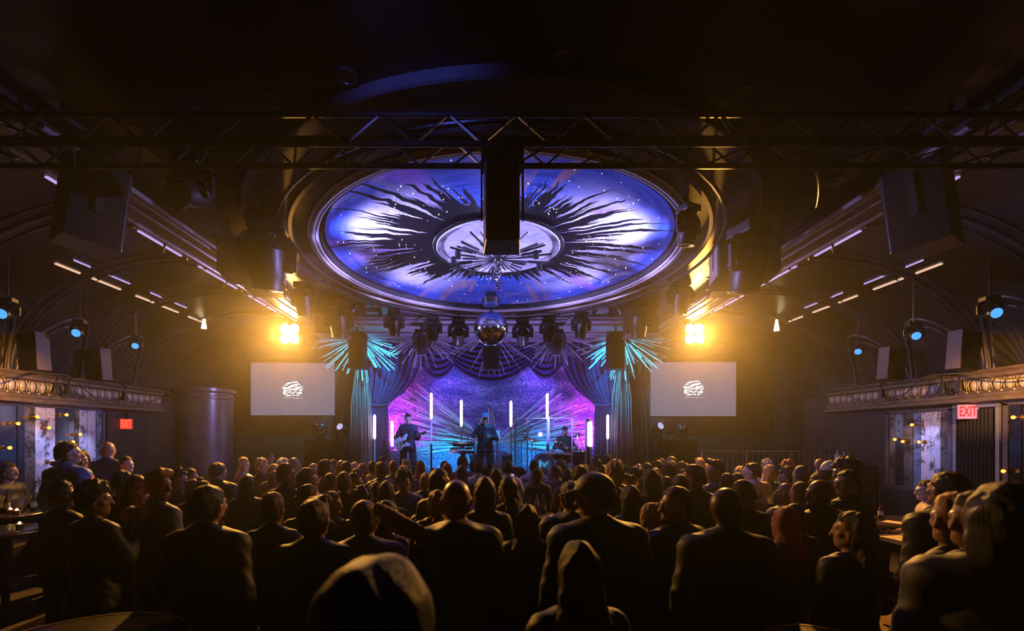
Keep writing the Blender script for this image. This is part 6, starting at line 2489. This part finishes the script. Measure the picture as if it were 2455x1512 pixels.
# ================================================================ both sides of the room
def lamp_pair(label):
    pass


# amber blinders: four-lamp boxes under the beam ends
M_HOT = emis('hot_lamp', (1.0, 0.78, 0.40), 24)
for p, lab in ((BL, 'blazing amber blinder under the beam end, above the screen by the curved column'), (BR, 'blazing amber blinder under the beam end, above the screen over the railing')):
    r = thing('blinder_lamp', (p.x, p.y, ZC - 0.1), lab, 'stage light', 'amber blinders')
    m = MB()
    m.box(p + Vector((0, 0.07, 0)), (0.44, 0.14, 0.50))
    m.build('housing', M_BLACK, r, bevel=0.015)
    for sx in (-1, 1):
        for sz in (-1, 1):
            m = MB()
            m.lathe([(0.0, 0.03), (0.07, 0.022), (0.108, 0.0)], p + Vector((sx * 0.105, -0.012, sz * 0.115)), 18, M=rot_to((0, -1, 0)))
            m.build('lamp', M_HOT, r, smooth=True)
    m = MB()
    m.tube([p + Vector((-0.25, 0.07, 0)), p + Vector((-0.25, 0.07, 0.28)), p + Vector((0.25, 0.07, 0.28)), p + Vector((0.25, 0.07, 0))], 0.014, 6)
    m.cyl(p + Vector((0, 0.07, 0.28)), (p.x, p.y + 0.07, ZC), 0.016, n=8)
    m.build('yoke', M_DARKSTEEL, r)

# small lit wedges hanging from the ceiling outside the blinders
M_WEDGE = emis('wedge_glow', (1.0, 0.78, 0.42), 3.0)
for x, y, lab in ((489, 775, 'small pale hanging lantern over the curved column'), (1862, 780, 'small pale hanging lantern over the railing')):
    p = at(x, y, 9.3)
    r = thing('hanging_lantern', (p.x, p.y, ZC), lab, 'lamp', 'small hanging lanterns')
    m = MB()
    m.lathe([(0.0, 0.13), (0.025, 0.13), (0.065, -0.11), (0.0, -0.11)], p, 4)
    m.build('shade', M_WEDGE, r)
    m = MB()
    m.cyl(p + Vector((0, 0, 0.13)), (p.x, p.y, ZC), 0.010, n=6)
    m.box((p.x, p.y, ZC - 0.02), (0.4, 0.05, 0.03))
    m.build('hanger', M_DARKSTEEL, r)

# blue spot lamps hung in the vaults
M_CYANL = emis('cyan_lens', (0.05, 0.25, 1.0), 1.9)
sp_proto = None
for x, y, d, s, yaw, lab in ((182, 798, 6.6, 0.55, 0.35, 'blue-lensed moving head hung before the nearer lit arch, column side'), (324, 829, 7.9, 0.50, 0.6, 'blue-lensed moving head hung by the far arch, column side'), (3, 752, 5.7, 0.6, 0.3, 'blue-lensed moving head cut by the picture edge, column side'),
                              (2390, 750, 5.7, 0.62, -0.3, 'blue-lensed moving head hung highest on the railing side'), (2197, 805, 6.6, 0.55, -0.5, 'blue-lensed moving head hung before the nearer lit arch, railing side'), (2057, 843, 7.9, 0.5, -0.8, 'blue-lensed moving head hung by the far arch, railing side')):
    p = at(x, y, d)
    if sp_proto is None:
        sp_proto = moving_head(-1.25, M_CYANL)
        m = MB()
        m.cyl((0, 0, 0.0), (0, 0, 1.0), 0.018, n=8)
        m.build('drop_pole', M_DARKSTEEL, sp_proto)
        tree_of(sp_proto)
        r = sp_proto
    else:
        r = dup(sp_proto, p, 0)
    # lens centre lies below and in front of the mount
    R = Matrix.Rotation(-1.25, 3, 'X')
    off = (R @ Vector((0, 0, -0.2)) + Vector((0, 0, -0.34))) * s
    r.scale = (s,) * 3
    r.rotation_euler = (0, 0, yaw)
    r.location = p - Matrix.Rotation(yaw, 3, 'Z') @ off
    r['label'] = lab
    r['group'] = 'blue moving heads in the vaults'
    X = abs(r.location.x)
    zc = 3.08 + (ZC - 3.08) * math.sqrt(max(0, 1 - ((X - 4.9) / 2.7) ** 2)) if X > 4.9 else ZC
    for c in COL.objects:
        if c.parent == r and c.name.startswith('drop_pole'):
            c.scale = (1, 1, (zc - r.location.z) / s - 0.01)

# loudspeakers standing in the arches, the light on their inner sides put in as beige
for x0, x1, y0, y1, sx, d, lab in ((58, 125, 798, 890, -1, 6.6, 'dark loudspeaker with its lit side coloured beige in the nearer lit arch, column side'), (215, 273, 835, 912, -1, 7.75, 'dark loudspeaker with its lit side coloured beige in the far arch, column side'),
                                   (2262, 2338, 800, 893, 1, 6.45, 'dark loudspeaker with its lit side coloured beige in the nearer lit arch, railing side'), (2097, 2160, 843, 920, 1, 7.6, 'dark loudspeaker with its lit side coloured beige in the far arch, railing side')):
    a, b = at(x0, y0, d), at(x1, y1, d)
    c = Vector(((a.x + b.x) / 2, d, 0))
    h = a.z - b.z
    z1 = 3.125
    r = thing('arch_loudspeaker', (c.x, d, z1), lab, 'loudspeaker', 'loudspeakers in the cornice arches')
    m = MB()
    m.box((c.x + sx * 0.06, d, z1 + h / 2), (0.34, 0.18, h))
    m.build('cabinet', M_BLACK, r, bevel=0.012)
    m = MB()
    m.box((c.x - sx * 0.119, d, z1 + h / 2), (0.02, 0.185, h))
    m.build('lit_side', M_LITSIDE, r, bevel=0.006)
    r.rotation_euler = (0, sx * 0.10, sx * 0.15)

# clip lamps and slack cables along the cornice
for x, y, d, sx, lab in ((98, 930, 6.9, -1, 'small dark clip lamp on the cornice below the nearer lit arch, column side'), (126, 937, 7.1, -1, 'second dark clip lamp on the cornice beside its twin, column side'), (270, 945, 8.2, -1, 'dark clip lamp on the cornice below the far arch, column side'),
                         (2255, 938, 6.85, 1, 'dark clip lamp on the cornice below the nearer lit arch, railing side'), (2297, 942, 6.6, 1, 'second dark clip lamp on the cornice nearer the exit sign'), (2102, 957, 7.9, 1, 'dark clip lamp on the cornice below the far arch, railing side')):
    q = Vector((sx * 6.96, d, 2.90))
    r = thing('clip_lamp', (sx * 6.96, d, 3.12), lab, 'lamp', 'clip lamps on the cornice')
    m = MB()
    m.lathe([(0.0, 0.10), (0.03, 0.09), (0.055, -0.04), (0.06, -0.08), (0.0, -0.075)], q, 14)
    m.build('lamp_head', M_BLACK, r, smooth=True, auto=0.6)
    m = MB()
    m.tube([q + Vector((0, 0, 0.09)), q + Vector((-sx * 0.03, 0, 0.18)), (sx * 7.02, d, 3.13)], 0.010, 6)
    m.box((sx * 7.02, d, 3.13), (0.05, 0.04, 0.03))
    m.build('arm', M_BLACK, r)
M_CABLE = mat('grey_cable', (0.12, 0.09, 0.06), 0.6)
for sx, pts, lab in ((-1, [(4.6, 3.0), (5.6, 2.80), (6.5, 3.10), (7.0, 3.12), (7.6, 2.80), (8.3, 2.72), (9.2, 2.95)], 'slack cable looped along the cornice, column side'),
                     (1, [(4.6, 3.05), (5.8, 2.92), (6.7, 3.10), (7.0, 3.12), (7.5, 2.84), (8.2, 2.80), (8.9, 3.05)], 'slack cable looped along the cornice, railing side')):
    m = MB()
    fine = []
    for k in range(len(pts) - 1):
        for t in range(8):
            u = t / 8
            u2 = u * u * (3 - 2 * u)
            fine.append((sx * 6.90, lerp(pts[k][0], pts[k + 1][0], u), lerp(pts[k][1], pts[k + 1][1], u2)))
    m.tube(fine, 0.011, 6)
    tag(m.build('slack_cable', M_CABLE, smooth=True), lab, 'cable', 'slack cables on the cornices')


# ---------------------------------------------------------------- mirrored plank panels with bare bulbs
def plank_mat(name, col, dark, metal, rough, thr):
    m = mat(name, col, rough, metal, 0)
    nt = m.node_tree
    b = nt.nodes['Principled BSDF']
    tc = N_(nt, 'ShaderNodeTexCoord')
    n1 = noise(nt, tc.outputs['Object'], 5.0, 6, 0.7, 0.4)
    n2 = noise(nt, tc.outputs['Object'], 40.0, 3, 0.6)
    f = math_(nt, 'ADD', math_(nt, 'MULTIPLY', n1, 0.75), math_(nt, 'MULTIPLY', n2, 0.25))
    c = mixc(nt, ramp(nt, f, thr, thr + 0.10), col, dark)
    nt.links.new(c, b.inputs['Base Color'])
    rr = math_(nt, 'ADD', rough, math_(nt, 'MULTIPLY', ramp(nt, f, thr, thr + 0.1), 0.3))
    nt.links.new(rr, b.inputs['Roughness'])
    return m


PL = [plank_mat('silvered_plank', (0.72, 0.70, 0.78), (0.10, 0.09, 0.10), 0.15, 0.35, 0.49), plank_mat('blue_plank', (0.20, 0.26, 0.42), (0.05, 0.06, 0.09), 0.3, 0.25, 0.48),
      plank_mat('antique_mirror_plank', (0.10, 0.10, 0.12), (0.05, 0.04, 0.04), 0.8, 0.12, 0.55), plank_mat('foxed_mirror_plank', (0.24, 0.20, 0.17), (0.06, 0.045, 0.035), 0.5, 0.25, 0.45)]
PL.append(mat('smoked_mirror', (0.02, 0.018, 0.02), 0.10, 0.3, 0.2, 6))
M_BULB = emis('filament_bulb', (1.0, 0.26, 0.03), 4.5)
M_BRASS = mat('aged_brass', (0.45, 0.30, 0.12), 0.3, 0.9, 0.1)


def plank_wall(sx, y0, y1, z0, z1, seq, label, name='plank_panel'):
    X = sx * (XW - 0.02)
    r = thing(name, (X, (y0 + y1) / 2, z0), label, 'wall panel', 'mirrored plank panels')
    y = y0
    for w, k in seq:
        if y >= y1 - 0.02:
            break
        w = min(w, y1 - y)
        m = MB()
        m.box((X - sx * rnd.uniform(0.0, 0.012), y + w / 2, (z0 + z1) / 2), (0.03, w - 0.008, z1 - z0))
        m.build('plank', PL[k], r)
        y += w
    m = MB()
    for yy in (y0 - 0.03, y1 + 0.03):
        m.box((X, yy, (z0 + z1) / 2), (0.07, 0.06, z1 - z0 + 0.06))
    for zz in (z0 - 0.03, z1 + 0.03):
        m.box((X, (y0 + y1) / 2, zz), (0.07, y1 - y0 + 0.12, 0.05))
    m.build('frame', mat('panel_frame', (0.10, 0.08, 0.09), 0.4), r)
    return r


def bulb(px, py, sx, lab):
    # on the line of sight, 9 cm off the panel
    d = (sx * (XW - 0.14) - CX) / (px - VX) * F
    p = at(px, py, d)
    r = thing('wall_bulb', (sx * (XW - 0.03), d, p.z), lab, 'lamp', 'bare bulbs on the plank panels')
    m = MB()
    m.ball(p, (0.023, 0.023, 0.026), 12, 8)
    m.build('bulb', M_BULB, r, smooth=True)
    m = MB()
    m.cyl((sx * (XW - 0.03), d, p.z), (sx * (XW - 0.11), d, p.z), 0.016, n=10)
    m.cyl((sx * (XW - 0.03), d, p.z), (sx * (XW - 0.04), d, p.z), 0.04, n=14)
    m.build('socket', M_BRASS, r, smooth=True, auto=0.6)


plank_wall(-1, 5.3, 7.95, 1.28, 2.60, [(0.30, 1), (0.30, 1), (0.28, 1), (0.34, 2), (0.10, 2), (0.16, 3), (0.165, 0), (0.155, 0), (0.05, 2), (0.16, 2), (0.12, 2), (0.08, 3), (0.15, 0), (0.17, 0), (0.15, 1), (0.22, 1), (0.4, 3), (0.4, 3)],
           'wide panel of silvered and dark planks behind the person in a blue jacket')
plank_wall(1, 6.95, 7.98, 1.28, 2.55, [(0.12, 3), (0.16, 0), (0.17, 0), (0.13, 1), (0.17, 3), (0.16, 2), (0.2, 3)], 'narrower panel of foxed mirror planks before the exit sign')
plank_wall(1, 4.2, 6.15, 1.28, 2.58, [(0.3, 4)] * 8, 'dark mirrored panel beyond the exit door')
places = [(-1, 44, 1015), (-1, 90, 999), (-1, 160, 994), (-1, 118, 1025), (-1, 193, 1041), (-1, 24, 1073), (-1, 128, 1107), (-1, 176, 1059), (1, 2186, 1018), (1, 2145, 1053), (1, 2164, 1058), (1, 2203, 1059), (1, 2429, 1000), (1, 2405, 1129)]
desc = ['second bulb from the picture edge in the upper row of the wide panel', 'third bulb from the picture edge on the wide panel', 'highest bulb of the wide panel, on a silvered strip', 'bulb in the middle of the wide panel', 'bulb nearest the end frame of the wide panel',
        'bulb at the picture edge, low on the wide panel', 'lowest bulb of the wide panel, by the blue jacket', 'bulb over the brown bob on the wide panel', 'highest bulb of the foxed mirror panel', 'bulb on the foxed panel nearest the railing', 'middle bulb of the low row on the foxed panel',
        'bulb of the low row on the foxed panel nearest the exit', 'upper bulb on the dark panel beyond the exit door', 'lower bulb on the dark panel beyond the exit door']
for (sx, px, py), lab in zip(places, desc):
    bulb(px, py, sx, 'bare glowing ' + lab)
# wash on the planks from recessed spots under the cornice
for sx, y, c, pw in ((-1, 6.7, (0.35, 0.42, 1.0), 38), (-1, 7.4, (0.45, 0.48, 1.0), 38), (-1, 5.8, (0.06, 0.2, 1.0), 30), (1, 7.2, (0.42, 0.45, 1.0), 34), (1, 7.65, (1.0, 0.55, 0.3), 14)):
    spot('plank_wash', (sx * 6.62, y, 2.60), (sx * 7.2, y, 1.75), pw, c, 62, 0.6, 0.03)
# amber uplights that rake the cornice where it comes nearest
for sx in (-1, 1):
    spot('cornice_wash', (sx * 5.9, 4.7, 3.05), (sx * 7.1, 6.0, 2.90), 380, (1.0, 0.48, 0.10), 46, 0.7, 0.04)

# exit signs
def exit_sign(p, rz, face, letters, lab, w=0.26, h=0.20):
    r = thing('exit_sign', p, lab, 'sign', 'exit signs')
    p = Vector(p)
    m = MB()
    m.box(p, (w, 0.05, h))
    m.build('housing', mat('sign_housing', (0.30, 0.10, 0.10), 0.4), r, bevel=0.006)
    m = MB()
    m.box(p + Vector((0, -0.027, 0)), (w - 0.02, 0.004, h - 0.02))
    m.build('lit_face', face, r)
    me = text_mesh('EXIT', h * 0.86, 0.002, 0.004)
    o = bpy.data.objects.new('lettering', me)
    COL.objects.link(o)
    o.parent = r
    bb = max(v.co.x for v in me.vertices) - min(v.co.x for v in me.vertices)
    o.scale = ((w - 0.05) / bb, 1.08, 1)
    o.rotation_euler = (PI / 2, 0, 0)
    o.location = (0, -0.031, 0)
    me.materials.append(letters)
    m = MB()
    m.box((p.x, p.y + 0.02, (p.z + h / 2 + 2.67) / 2), (0.05, 0.03, max(0.02, 2.67 - p.z - h / 2)))
    m.build('bracket', M_BLACK, r)
    r.rotation_euler = (0, 0, rz)
    return r


exit_sign(at(2319, 987, 6.62), -0.55, emis('exit_face_pink', (1.0, 0.22, 0.30), 1.4), emis('exit_letters_red', (0.75, 0.0, 0.03), 1.0), 'red EXIT sign over the curtained door beside the foxed mirror panel', 0.235, 0.225)
exit_sign(at(303, 1016, 8.42), 0.55, emis('exit_face_red', (1.0, 0.03, 0.02), 1.5), emis('exit_letters_orange', (1.0, 0.12, 0.05), 1.6), 'red EXIT sign past the end of the wide plank panel', 0.20, 0.21)
# the bracket reaches back to the door head
# curtained doorway under the sign
m = MB()
for y in (6.28, 6.86):
    m.box((XW - 0.01, y, 1.40), (0.08, 0.05, 2.36))
m.box((XW - 0.01, 6.57, 2.60), (0.08, 0.63, 0.05))
struct(m.build('trim_door', mat('steel_door_trim', (0.32, 0.30, 0.32), 0.35, 0.4)))
m = MB()
m.grid(lambda u, v: Vector((XW - 0.05 + 0.02 * math.sin(u * 60), lerp(6.33, 6.81, u), lerp(0.24, 2.55, v))), 90, 2)
tag(m.build('door_curtain', mat('black_door_curtain', (0.015, 0.014, 0.016), 0.8), smooth=True), 'black pleated curtain across the doorway under the exit sign', 'curtain')
m = MB()
m.box((-XW + 0.01, 8.55, 1.3), (0.04, 0.95, 2.5))
struct(m.build('door_1', mat('dark_door', (0.02, 0.018, 0.022), 0.5)))

# curved column by the far wall
cp = at(490, 1045, 10.4)
m = MB()
m.lathe([(0.60, 0.0), (0.60, 3.0), (0.62, 3.02), (0.62, 3.06), (0.60, 3.08), (0.60, 3.14), (0.66, 3.18), (0.66, 3.25), (0.0, 3.26)], (cp.x, 10.4, 0), 40)
struct(m.build('trim_column', mat('grey_column_metal', (0.16, 0.15, 0.17), 0.3, 0.5, 0.2, 2), smooth=True, auto=0.5))
spot('column_graze', (-4.4, 9.6, 0.9), (-6.2, 10.2, 2.2), 35, (0.25, 0.20, 1.0), 60, 0.9, 0.05)

# ramp with a metal railing on the other side, a low cabinet with bottles
m = MB()
m.box((5.7, 10.75, 0.43), (2.96, 3.4, 0.86))
struct(m.build('floor_ramp', M_DARK))
rl = thing('metal_railing', (5.65, 9.15, 0.86), 'grey metal railing with thin balusters along the raised ramp', 'railing')
m = MB()
m.cyl((4.30, 9.15, 1.83), (7.12, 9.15, 1.83), 0.026, n=10)
m.build('top_rail', M_STEEL, rl, smooth=True, auto=0.6)
m = MB()
m.cyl((4.30, 9.15, 0.98), (7.12, 9.15, 0.98), 0.016, n=8)
m.build('bottom_rail', M_STEEL, rl, smooth=True, auto=0.6)
for k in range(27):
    m = MB()
    m.cyl((4.32 + k * 0.107, 9.15, 0.98), (4.32 + k * 0.107, 9.15, 1.82), 0.007, n=6)
    m.build('baluster', M_STEEL, rl)
for x in (4.32, 5.25, 6.18, 7.1):
    m = MB()
    m.cyl((x, 9.15, 0.86), (x, 9.15, 1.83), 0.022, n=8)
    m.build('post', M_STEEL, rl)
cb = thing('dark_cabinet', (6.75, 8.45, 0.22), 'low dark cabinet against the wall at the end of the railing', 'cabinet')
m = MB()
m.box((6.75, 8.45, 0.905), (0.8, 0.42, 1.37))
m.build('body', mat('black_cabinet', (0.02, 0.018, 0.018), 0.4), cb, bevel=0.01)
for k in (-1, 1):
    m = MB()
    m.box((6.75 + k * 0.195, 8.235, 0.93), (0.37, 0.02, 1.2))
    dr = m.build('door', mat('cabinet_door', (0.04, 0.035, 0.035), 0.35), cb)
    m = MB()
    m.cyl((6.75 + k * 0.03, 8.215, 0.9), (6.75 + k * 0.03, 8.215, 1.05), 0.008, n=8)
    m.build('handle', M_STEEL, dr)


def bottle(c, h, r, mm, lab, grp, cat='bottle'):
    t = thing('bottle', c, lab, cat, grp)
    m = MB()
    m.lathe([(0.0, 0.0), (r, 0.0), (r, h * 0.58), (r * 0.75, h * 0.68), (r * 0.36, h * 0.78), (r * 0.34, h * 0.97), (r * 0.42, h * 0.975), (r * 0.42, h), (0.0, h)], c, 16)
    m.build('glass', mm, t, smooth=True, auto=0.6)
    m = MB()
    m.lathe([(r * 1.02, h * 0.2), (r * 1.02, h * 0.5)], c, 16)
    m.build('label_band', mat('paper_label', (0.55, 0.5, 0.4), 0.6), t, smooth=True)
    return t


M_BOT = [mat('brown_bottle_glass', (0.10, 0.035, 0.01), 0.08, 0, 0), mat('clear_bottle_glass', (0.45, 0.48, 0.55), 0.08, 0.2, 0), mat('green_bottle_glass', (0.02, 0.09, 0.04), 0.08, 0, 0)]
for k, x in enumerate((6.52, 6.64, 6.76, 6.88)):
    bottle(Vector((x, 8.36, 1.59)), (0.30, 0.26, 0.31, 0.28)[k], 0.035, M_BOT[(1, 1, 0, 2)[k]], f'bottle on the dark cabinet by the railing, {ORD[k]} from the railing', 'bottles on the dark cabinet')

# ---------------------------------------------------------------- stage-side stacks with moving heads
for sx, xb, lab in ((-1, 795, 'tall black loudspeaker stack under the column side screen'), (1, 1605, 'tall black loudspeaker stack under the railing side screen')):
    p = at(xb, 1045, 11.7)
    r = thing('loudspeaker_stack', (p.x, 11.75, 0), lab, 'loudspeaker', 'loudspeaker stacks')
    for k, (z0, z1) in enumerate(((0.0, 0.75), (0.76, 1.45), (1.46, 2.06))):
        m = MB()
        m.box((p.x + sx * 0.12, 11.75, (z0 + z1) / 2), (1.05, 0.55, z1 - z0))
        cbx = m.build('cabinet', M_BLACK, r, bevel=0.015)
        m = MB()
        m.box((p.x + sx * 0.12, 11.468, (z0 + z1) / 2), (0.98, 0.014, z1 - z0 - 0.08))
        m.build('grille', M_GRILLE, cbx)
mh_up = moving_head(PI - 1.9)
ups = [(765, 1013, 0.95, 0.5, 'moving head standing on the loudspeaker stack, under the column side screen', 0), (822, 1018, 0.85, -0.2, 'moving head with a pale lens on the stack, next to the hanging strands, column side', 1),
       (1574, 1022, 0.9, 0.3, 'moving head with a pale lens on the stack, next to the hanging strands, railing side', 1), (1637, 1010, 0.85, -0.6, 'moving head standing on the loudspeaker stack, under the railing side screen', 0)]
tree_of(mh_up)
for k, (x, y, s, yaw, lab, lit) in enumerate(ups):
    p = at(x, y, 11.7)
    q = Vector((p.x, 11.7, 2.06))
    r = mh_up if k == 0 else dup(mh_up, q)
    r.location = q
    r.rotation_euler = (PI, 0, yaw)
    r.scale = (s,) * 3
    r['label'] = lab
    r['group'] = 'moving heads on the stacks'
    if lit:
        for c in COL.objects:
            if c.parent == r and c.name.startswith('lens'):
                c.data = c.data.copy()
                c.data.materials[0] = emis('pale_lens', (0.6, 0.6, 1.0), 0.8)

# ---------------------------------------------------------------- tables, candles and things on them
M_TOP = mat('lacquered_table_top', (0.022, 0.013, 0.008), 0.3, 0, 0.2, 4)


def round_table(c, r, h, lab, grp='round cocktail tables'):
    t = thing('round_table', c, lab, 'table', grp)
    c = Vector(c)
    m = MB()
    m.lathe([(0.0, h), (r - 0.012, h), (r, h - 0.008), (r, h - 0.03), (r - 0.012, h - 0.038), (0.0, h - 0.038)], c, 48)
    m.build('table_top', M_TOP, t, smooth=True, auto=0.6)
    m = MB()
    m.lathe([(r - 0.004, h + 0.002), (r + 0.008, h + 0.004), (r + 0.014, h - 0.006), (r + 0.008, h - 0.016), (r, h - 0.014)], c, 64)
    m.build('brass_edge', mat('polished_brass', (0.85, 0.60, 0.25), 0.25, 1.0, 0.05), t, smooth=True)
    m = MB()
    m.cyl(c + Vector((0, 0, 0.02)), c + Vector((0, 0, h - 0.035)), 0.035, n=14)
    m.build('column', M_BLACK, t, smooth=True, auto=0.6)
    m = MB()
    m.lathe([(0.0, 0.0), (0.24, 0.0), (0.24, 0.012), (0.05, 0.035), (0.0, 0.035)], c, 28)
    m.build('foot', M_BLACK, t, smooth=True, auto=0.6)
    return t


M_FLAME = emis('candle_glow', (1.0, 0.55, 0.18), 14.0)


def candle(c, lab, s=1.0):
    t = thing('candle', c, lab, 'candle', 'tea lights on the tables')
    c = Vector(c)
    m = MB()
    m.lathe([(0.0, 0.0), (0.03, 0.0), (0.034, 0.06), (0.030, 0.06), (0.027, 0.006), (0.0, 0.006)], c, 14)
    m.build('glass', mat('amber_votive', (0.35, 0.12, 0.03), 0.2), t, smooth=True, auto=0.6)
    m = MB()
    m.ball(c + Vector((0, 0, 0.062)), (0.014 * s, 0.014 * s, 0.024 * s), 10, 8)
    m.build('flame', M_FLAME, t, smooth=True)


round_table((-2.1, 1.98, 0.22), 0.50, 0.93, 'round table with a gleaming rim at the bottom edge of the picture, column side')
round_table((1.46, 2.02, 0.22), 0.30, 0.93, 'round table with a gleaming rim at the bottom edge of the picture, railing side')
for k, (x, y, lab) in enumerate(((1650, 1447, 'small candle glinting at the bottom of the picture beyond the gleaming table'), (1748, 1500, 'small candle on the gleaming table at the bottom of the picture'))):
    p = Vector((1.10, 2.35, 1.15)) if k == 0 else Vector((1.36, 1.95, 1.15))
    if k == 1:
        candle(p, lab, 0.6)
tl = [((-6.35, 5.65, 0.22), 0.36, 0.93, 'round table with candles at the picture edge before the seated couple'), ((-5.55, 4.9, 0.22), 0.38, 0.88, 'round table with one candle in front of the table of the seated couple')]
for c, r, h, lab in tl:
    round_table(c, r, h, lab)
for x, y, d, z, lab in ((25, 1220, 5.62, 1.15, 'candle nearest the picture edge on the seated couple\'s table'), (75, 1210, 5.55, 1.15, 'candle on the seated couple\'s table nearest the plank panel'), (47, 1258, 4.95, 1.10, 'candle on the front round table, column side')):
    p = at(x, y, d)
    p.z = z
    if x == 75:
        p.x = -6.12
    candle(p, lab)
for k, x in enumerate((-6.5, -6.36, -6.25)):
    bottle(Vector((x, 5.78 + 0.05 * k, 1.15)), 0.24, 0.032, M_BOT[k], f'bottle on the seated couple\'s table, {ORD[k]} from the picture edge', 'bottles on the seated couple\'s table')

# tables with papers on the other side
for c, size, lab in (((5.55, 6.15, 0.22), (1.1, 0.7), 'long dark table with menus and a candle, before the seated person'), ((4.72, 5.0, 0.22), (0.8, 0.55), 'near dark table strewn with pale papers')):
    t = thing('dining_table', c, lab, 'table', 'tables on the railing side tier')
    c = Vector(c)
    m = MB()
    m.box(c + Vector((0, 0, 0.735)), (size[0], size[1], 0.035))
    m.build('table_top', M_TOP, t, bevel=0.006)
    for a in (-1, 1):
        for b in (-1, 1):
            m = MB()
            m.box(c + Vector((a * (size[0] / 2 - 0.06), b * (size[1] / 2 - 0.06), 0.36)), (0.05, 0.05, 0.72))
            m.build('leg', M_BLACK, t)
for x, y, z, w, h, rz, lab in ((5.42, 5.95, 0.974, 0.22, 0.30, 0.5, 'pale menu card on the long table'), (5.78, 5.98, 0.974, 0.21, 0.29, -0.3, 'second pale menu card on the long table, nearer the wall'), (4.62, 4.98, 0.974, 0.30, 0.40, 0.15, 'large pale sheet on the near table'), (4.90, 4.92, 0.974, 0.21, 0.30, -0.25, 'smaller pale sheet on the near table')):
    m = MB()
    m.box((x, y, z), (w, h, 0.003), rz)
    tag(m.build('paper_menu', mat('cream_paper', (0.55, 0.42, 0.28), 0.7)), lab, 'paper', 'papers on the tables')
m = MB()
m.cyl((4.58, 4.86, 0.985), (4.70, 4.83, 0.985), 0.009, 0.006, 8)
tag(m.build('pen', M_WHITE), 'white pen on the large pale sheet', 'pen')
candle((5.62, 5.86, 0.972), 'candle among the menu cards on the long table')
for k, (x, y) in enumerate(((5.28, 6.33), (5.40, 6.38), (5.20, 6.42), (5.50, 6.30))):
    bottle(Vector((x, y, 0.972)), (0.24, 0.30, 0.22, 0.2)[k], 0.033, M_BOT[k % 3], f'bottle on the long table, {ORD[k]} in the cluster before the seated person', 'bottles on the long table')

# high table with bottles in the crowd
round_table((0.42, 5.95, 0.0), 0.30, 1.10, 'high round table with bottles in the middle of the crowd')
for k, (x, y) in enumerate(((0.28, 5.9), (0.38, 5.82), (0.50, 5.85), (0.60, 5.93))):
    bottle(Vector((x, y, 1.10)), (0.30, 0.24, 0.27, 0.26)[k], 0.034, M_BOT[(1, 0, 1, 2)[k]], f'bottle on the high table in the crowd, {ORD[k]} from the singer side', 'bottles on the high table')

# banquette along the plank wall with a seated couple, one more person seated by the long table
bq = thing('banquette', (-6.9, 6.4, 0.22), 'dark upholstered banquette under the wide plank panel', 'bench')
m = MB()
m.box((-6.88, 6.45, 0.45), (0.55, 2.6, 0.45))
m.build('seat', mat('dark_leather', (0.03, 0.02, 0.02), 0.4), bq, bevel=0.04)
m = MB()
m.box((-7.08, 6.45, 0.88), (0.16, 2.6, 0.76))
m.build('backrest', mat('dark_leather', (0.03, 0.02, 0.02), 0.4), bq, bevel=0.04)
bq2 = thing('banquette', (6.85, 6.5, 0.22), 'dark upholstered banquette by the long table under the foxed mirror panel', 'bench')
m = MB()
m.box((6.86, 7.2, 0.45), (0.50, 1.6, 0.45))
m.build('seat', mat('dark_leather', (0.03, 0.02, 0.02), 0.4), bq2, bevel=0.04)
m = MB()
m.box((7.07, 7.2, 0.88), (0.16, 1.6, 0.76))
m.build('backrest', mat('dark_leather', (0.03, 0.02, 0.02), 0.4), bq2, bevel=0.04)
SEAT = dict(kneeL=(-0.12, 0.44, 0.93), kneeR=(0.12, 0.44, 0.93), ankL=(-0.13, 0.42, 0.50), ankR=(0.13, 0.42, 0.50), toeL=(-0.14, 0.58, 0.45), toeR=(0.14, 0.58, 0.45),
            elL=(-0.25, 0.06, 1.13), wrL=(-0.16, 0.30, 1.05), hdL=(0.3, 1, -0.1), thL=(1, 0, 0.3), elR=(0.25, 0.06, 1.13), wrR=(0.16, 0.30, 1.05), hdR=(-0.3, 1, -0.1), thR=(-1, 0, 0.3))
prS = proto('seated', SEAT, 0.0, -0.05, False, 0.010, {})
prF = proto('seated_f', SEAT, 0.3, -0.12, True, 0.010, dict(sleeve=0.12))
person((-6.72, 6.0, 0.22 - 0.16), 1.72, prS, 'seated person nearest the picture edge, before the wide plank panel', 'long', 'brown', 'black', 'black', 0, -1.4, 'people in the audience', 'shirt')
person((-6.72, 6.75, 0.22 - 0.16), 1.72, prF, 'seated person in a light top beside the seated neighbour at the picture edge', 'bun', 'black', 'tan', 'black', 3, -1.7, 'people in the audience', 'top')
st = thing('stool', (5.28, 5.35, 0.22), 'dark stool under the person seated at the long table', 'stool')
p = at(2222, 1145, 5.45)
st.location = (p.x, 5.45, 0.22)
m = MB()
m.cyl((p.x, 5.45, 0.60), (p.x, 5.45, 0.66), 0.19, n=24)
m.build('seat', mat('dark_leather', (0.03, 0.02, 0.02), 0.4), st, smooth=True, auto=0.6)
for k in range(4):
    m = MB()
    t = PI / 4 + k * PI / 2
    m.cyl((p.x + 0.13 * math.cos(t), 5.45 + 0.13 * math.sin(t), 0.61), (p.x + 0.2 * math.cos(t), 5.45 + 0.2 * math.sin(t), 0.22), 0.014, n=8)
    m.build('leg', M_BLACK, st)
person((p.x, 5.45, 0.66 - 0.82), 1.75, prF, 'seated person in a sleeveless pale top leaning at the long table', 'bob', 'brown', 'tan', 'black', 3, 0.9, 'people in the audience', 'top')
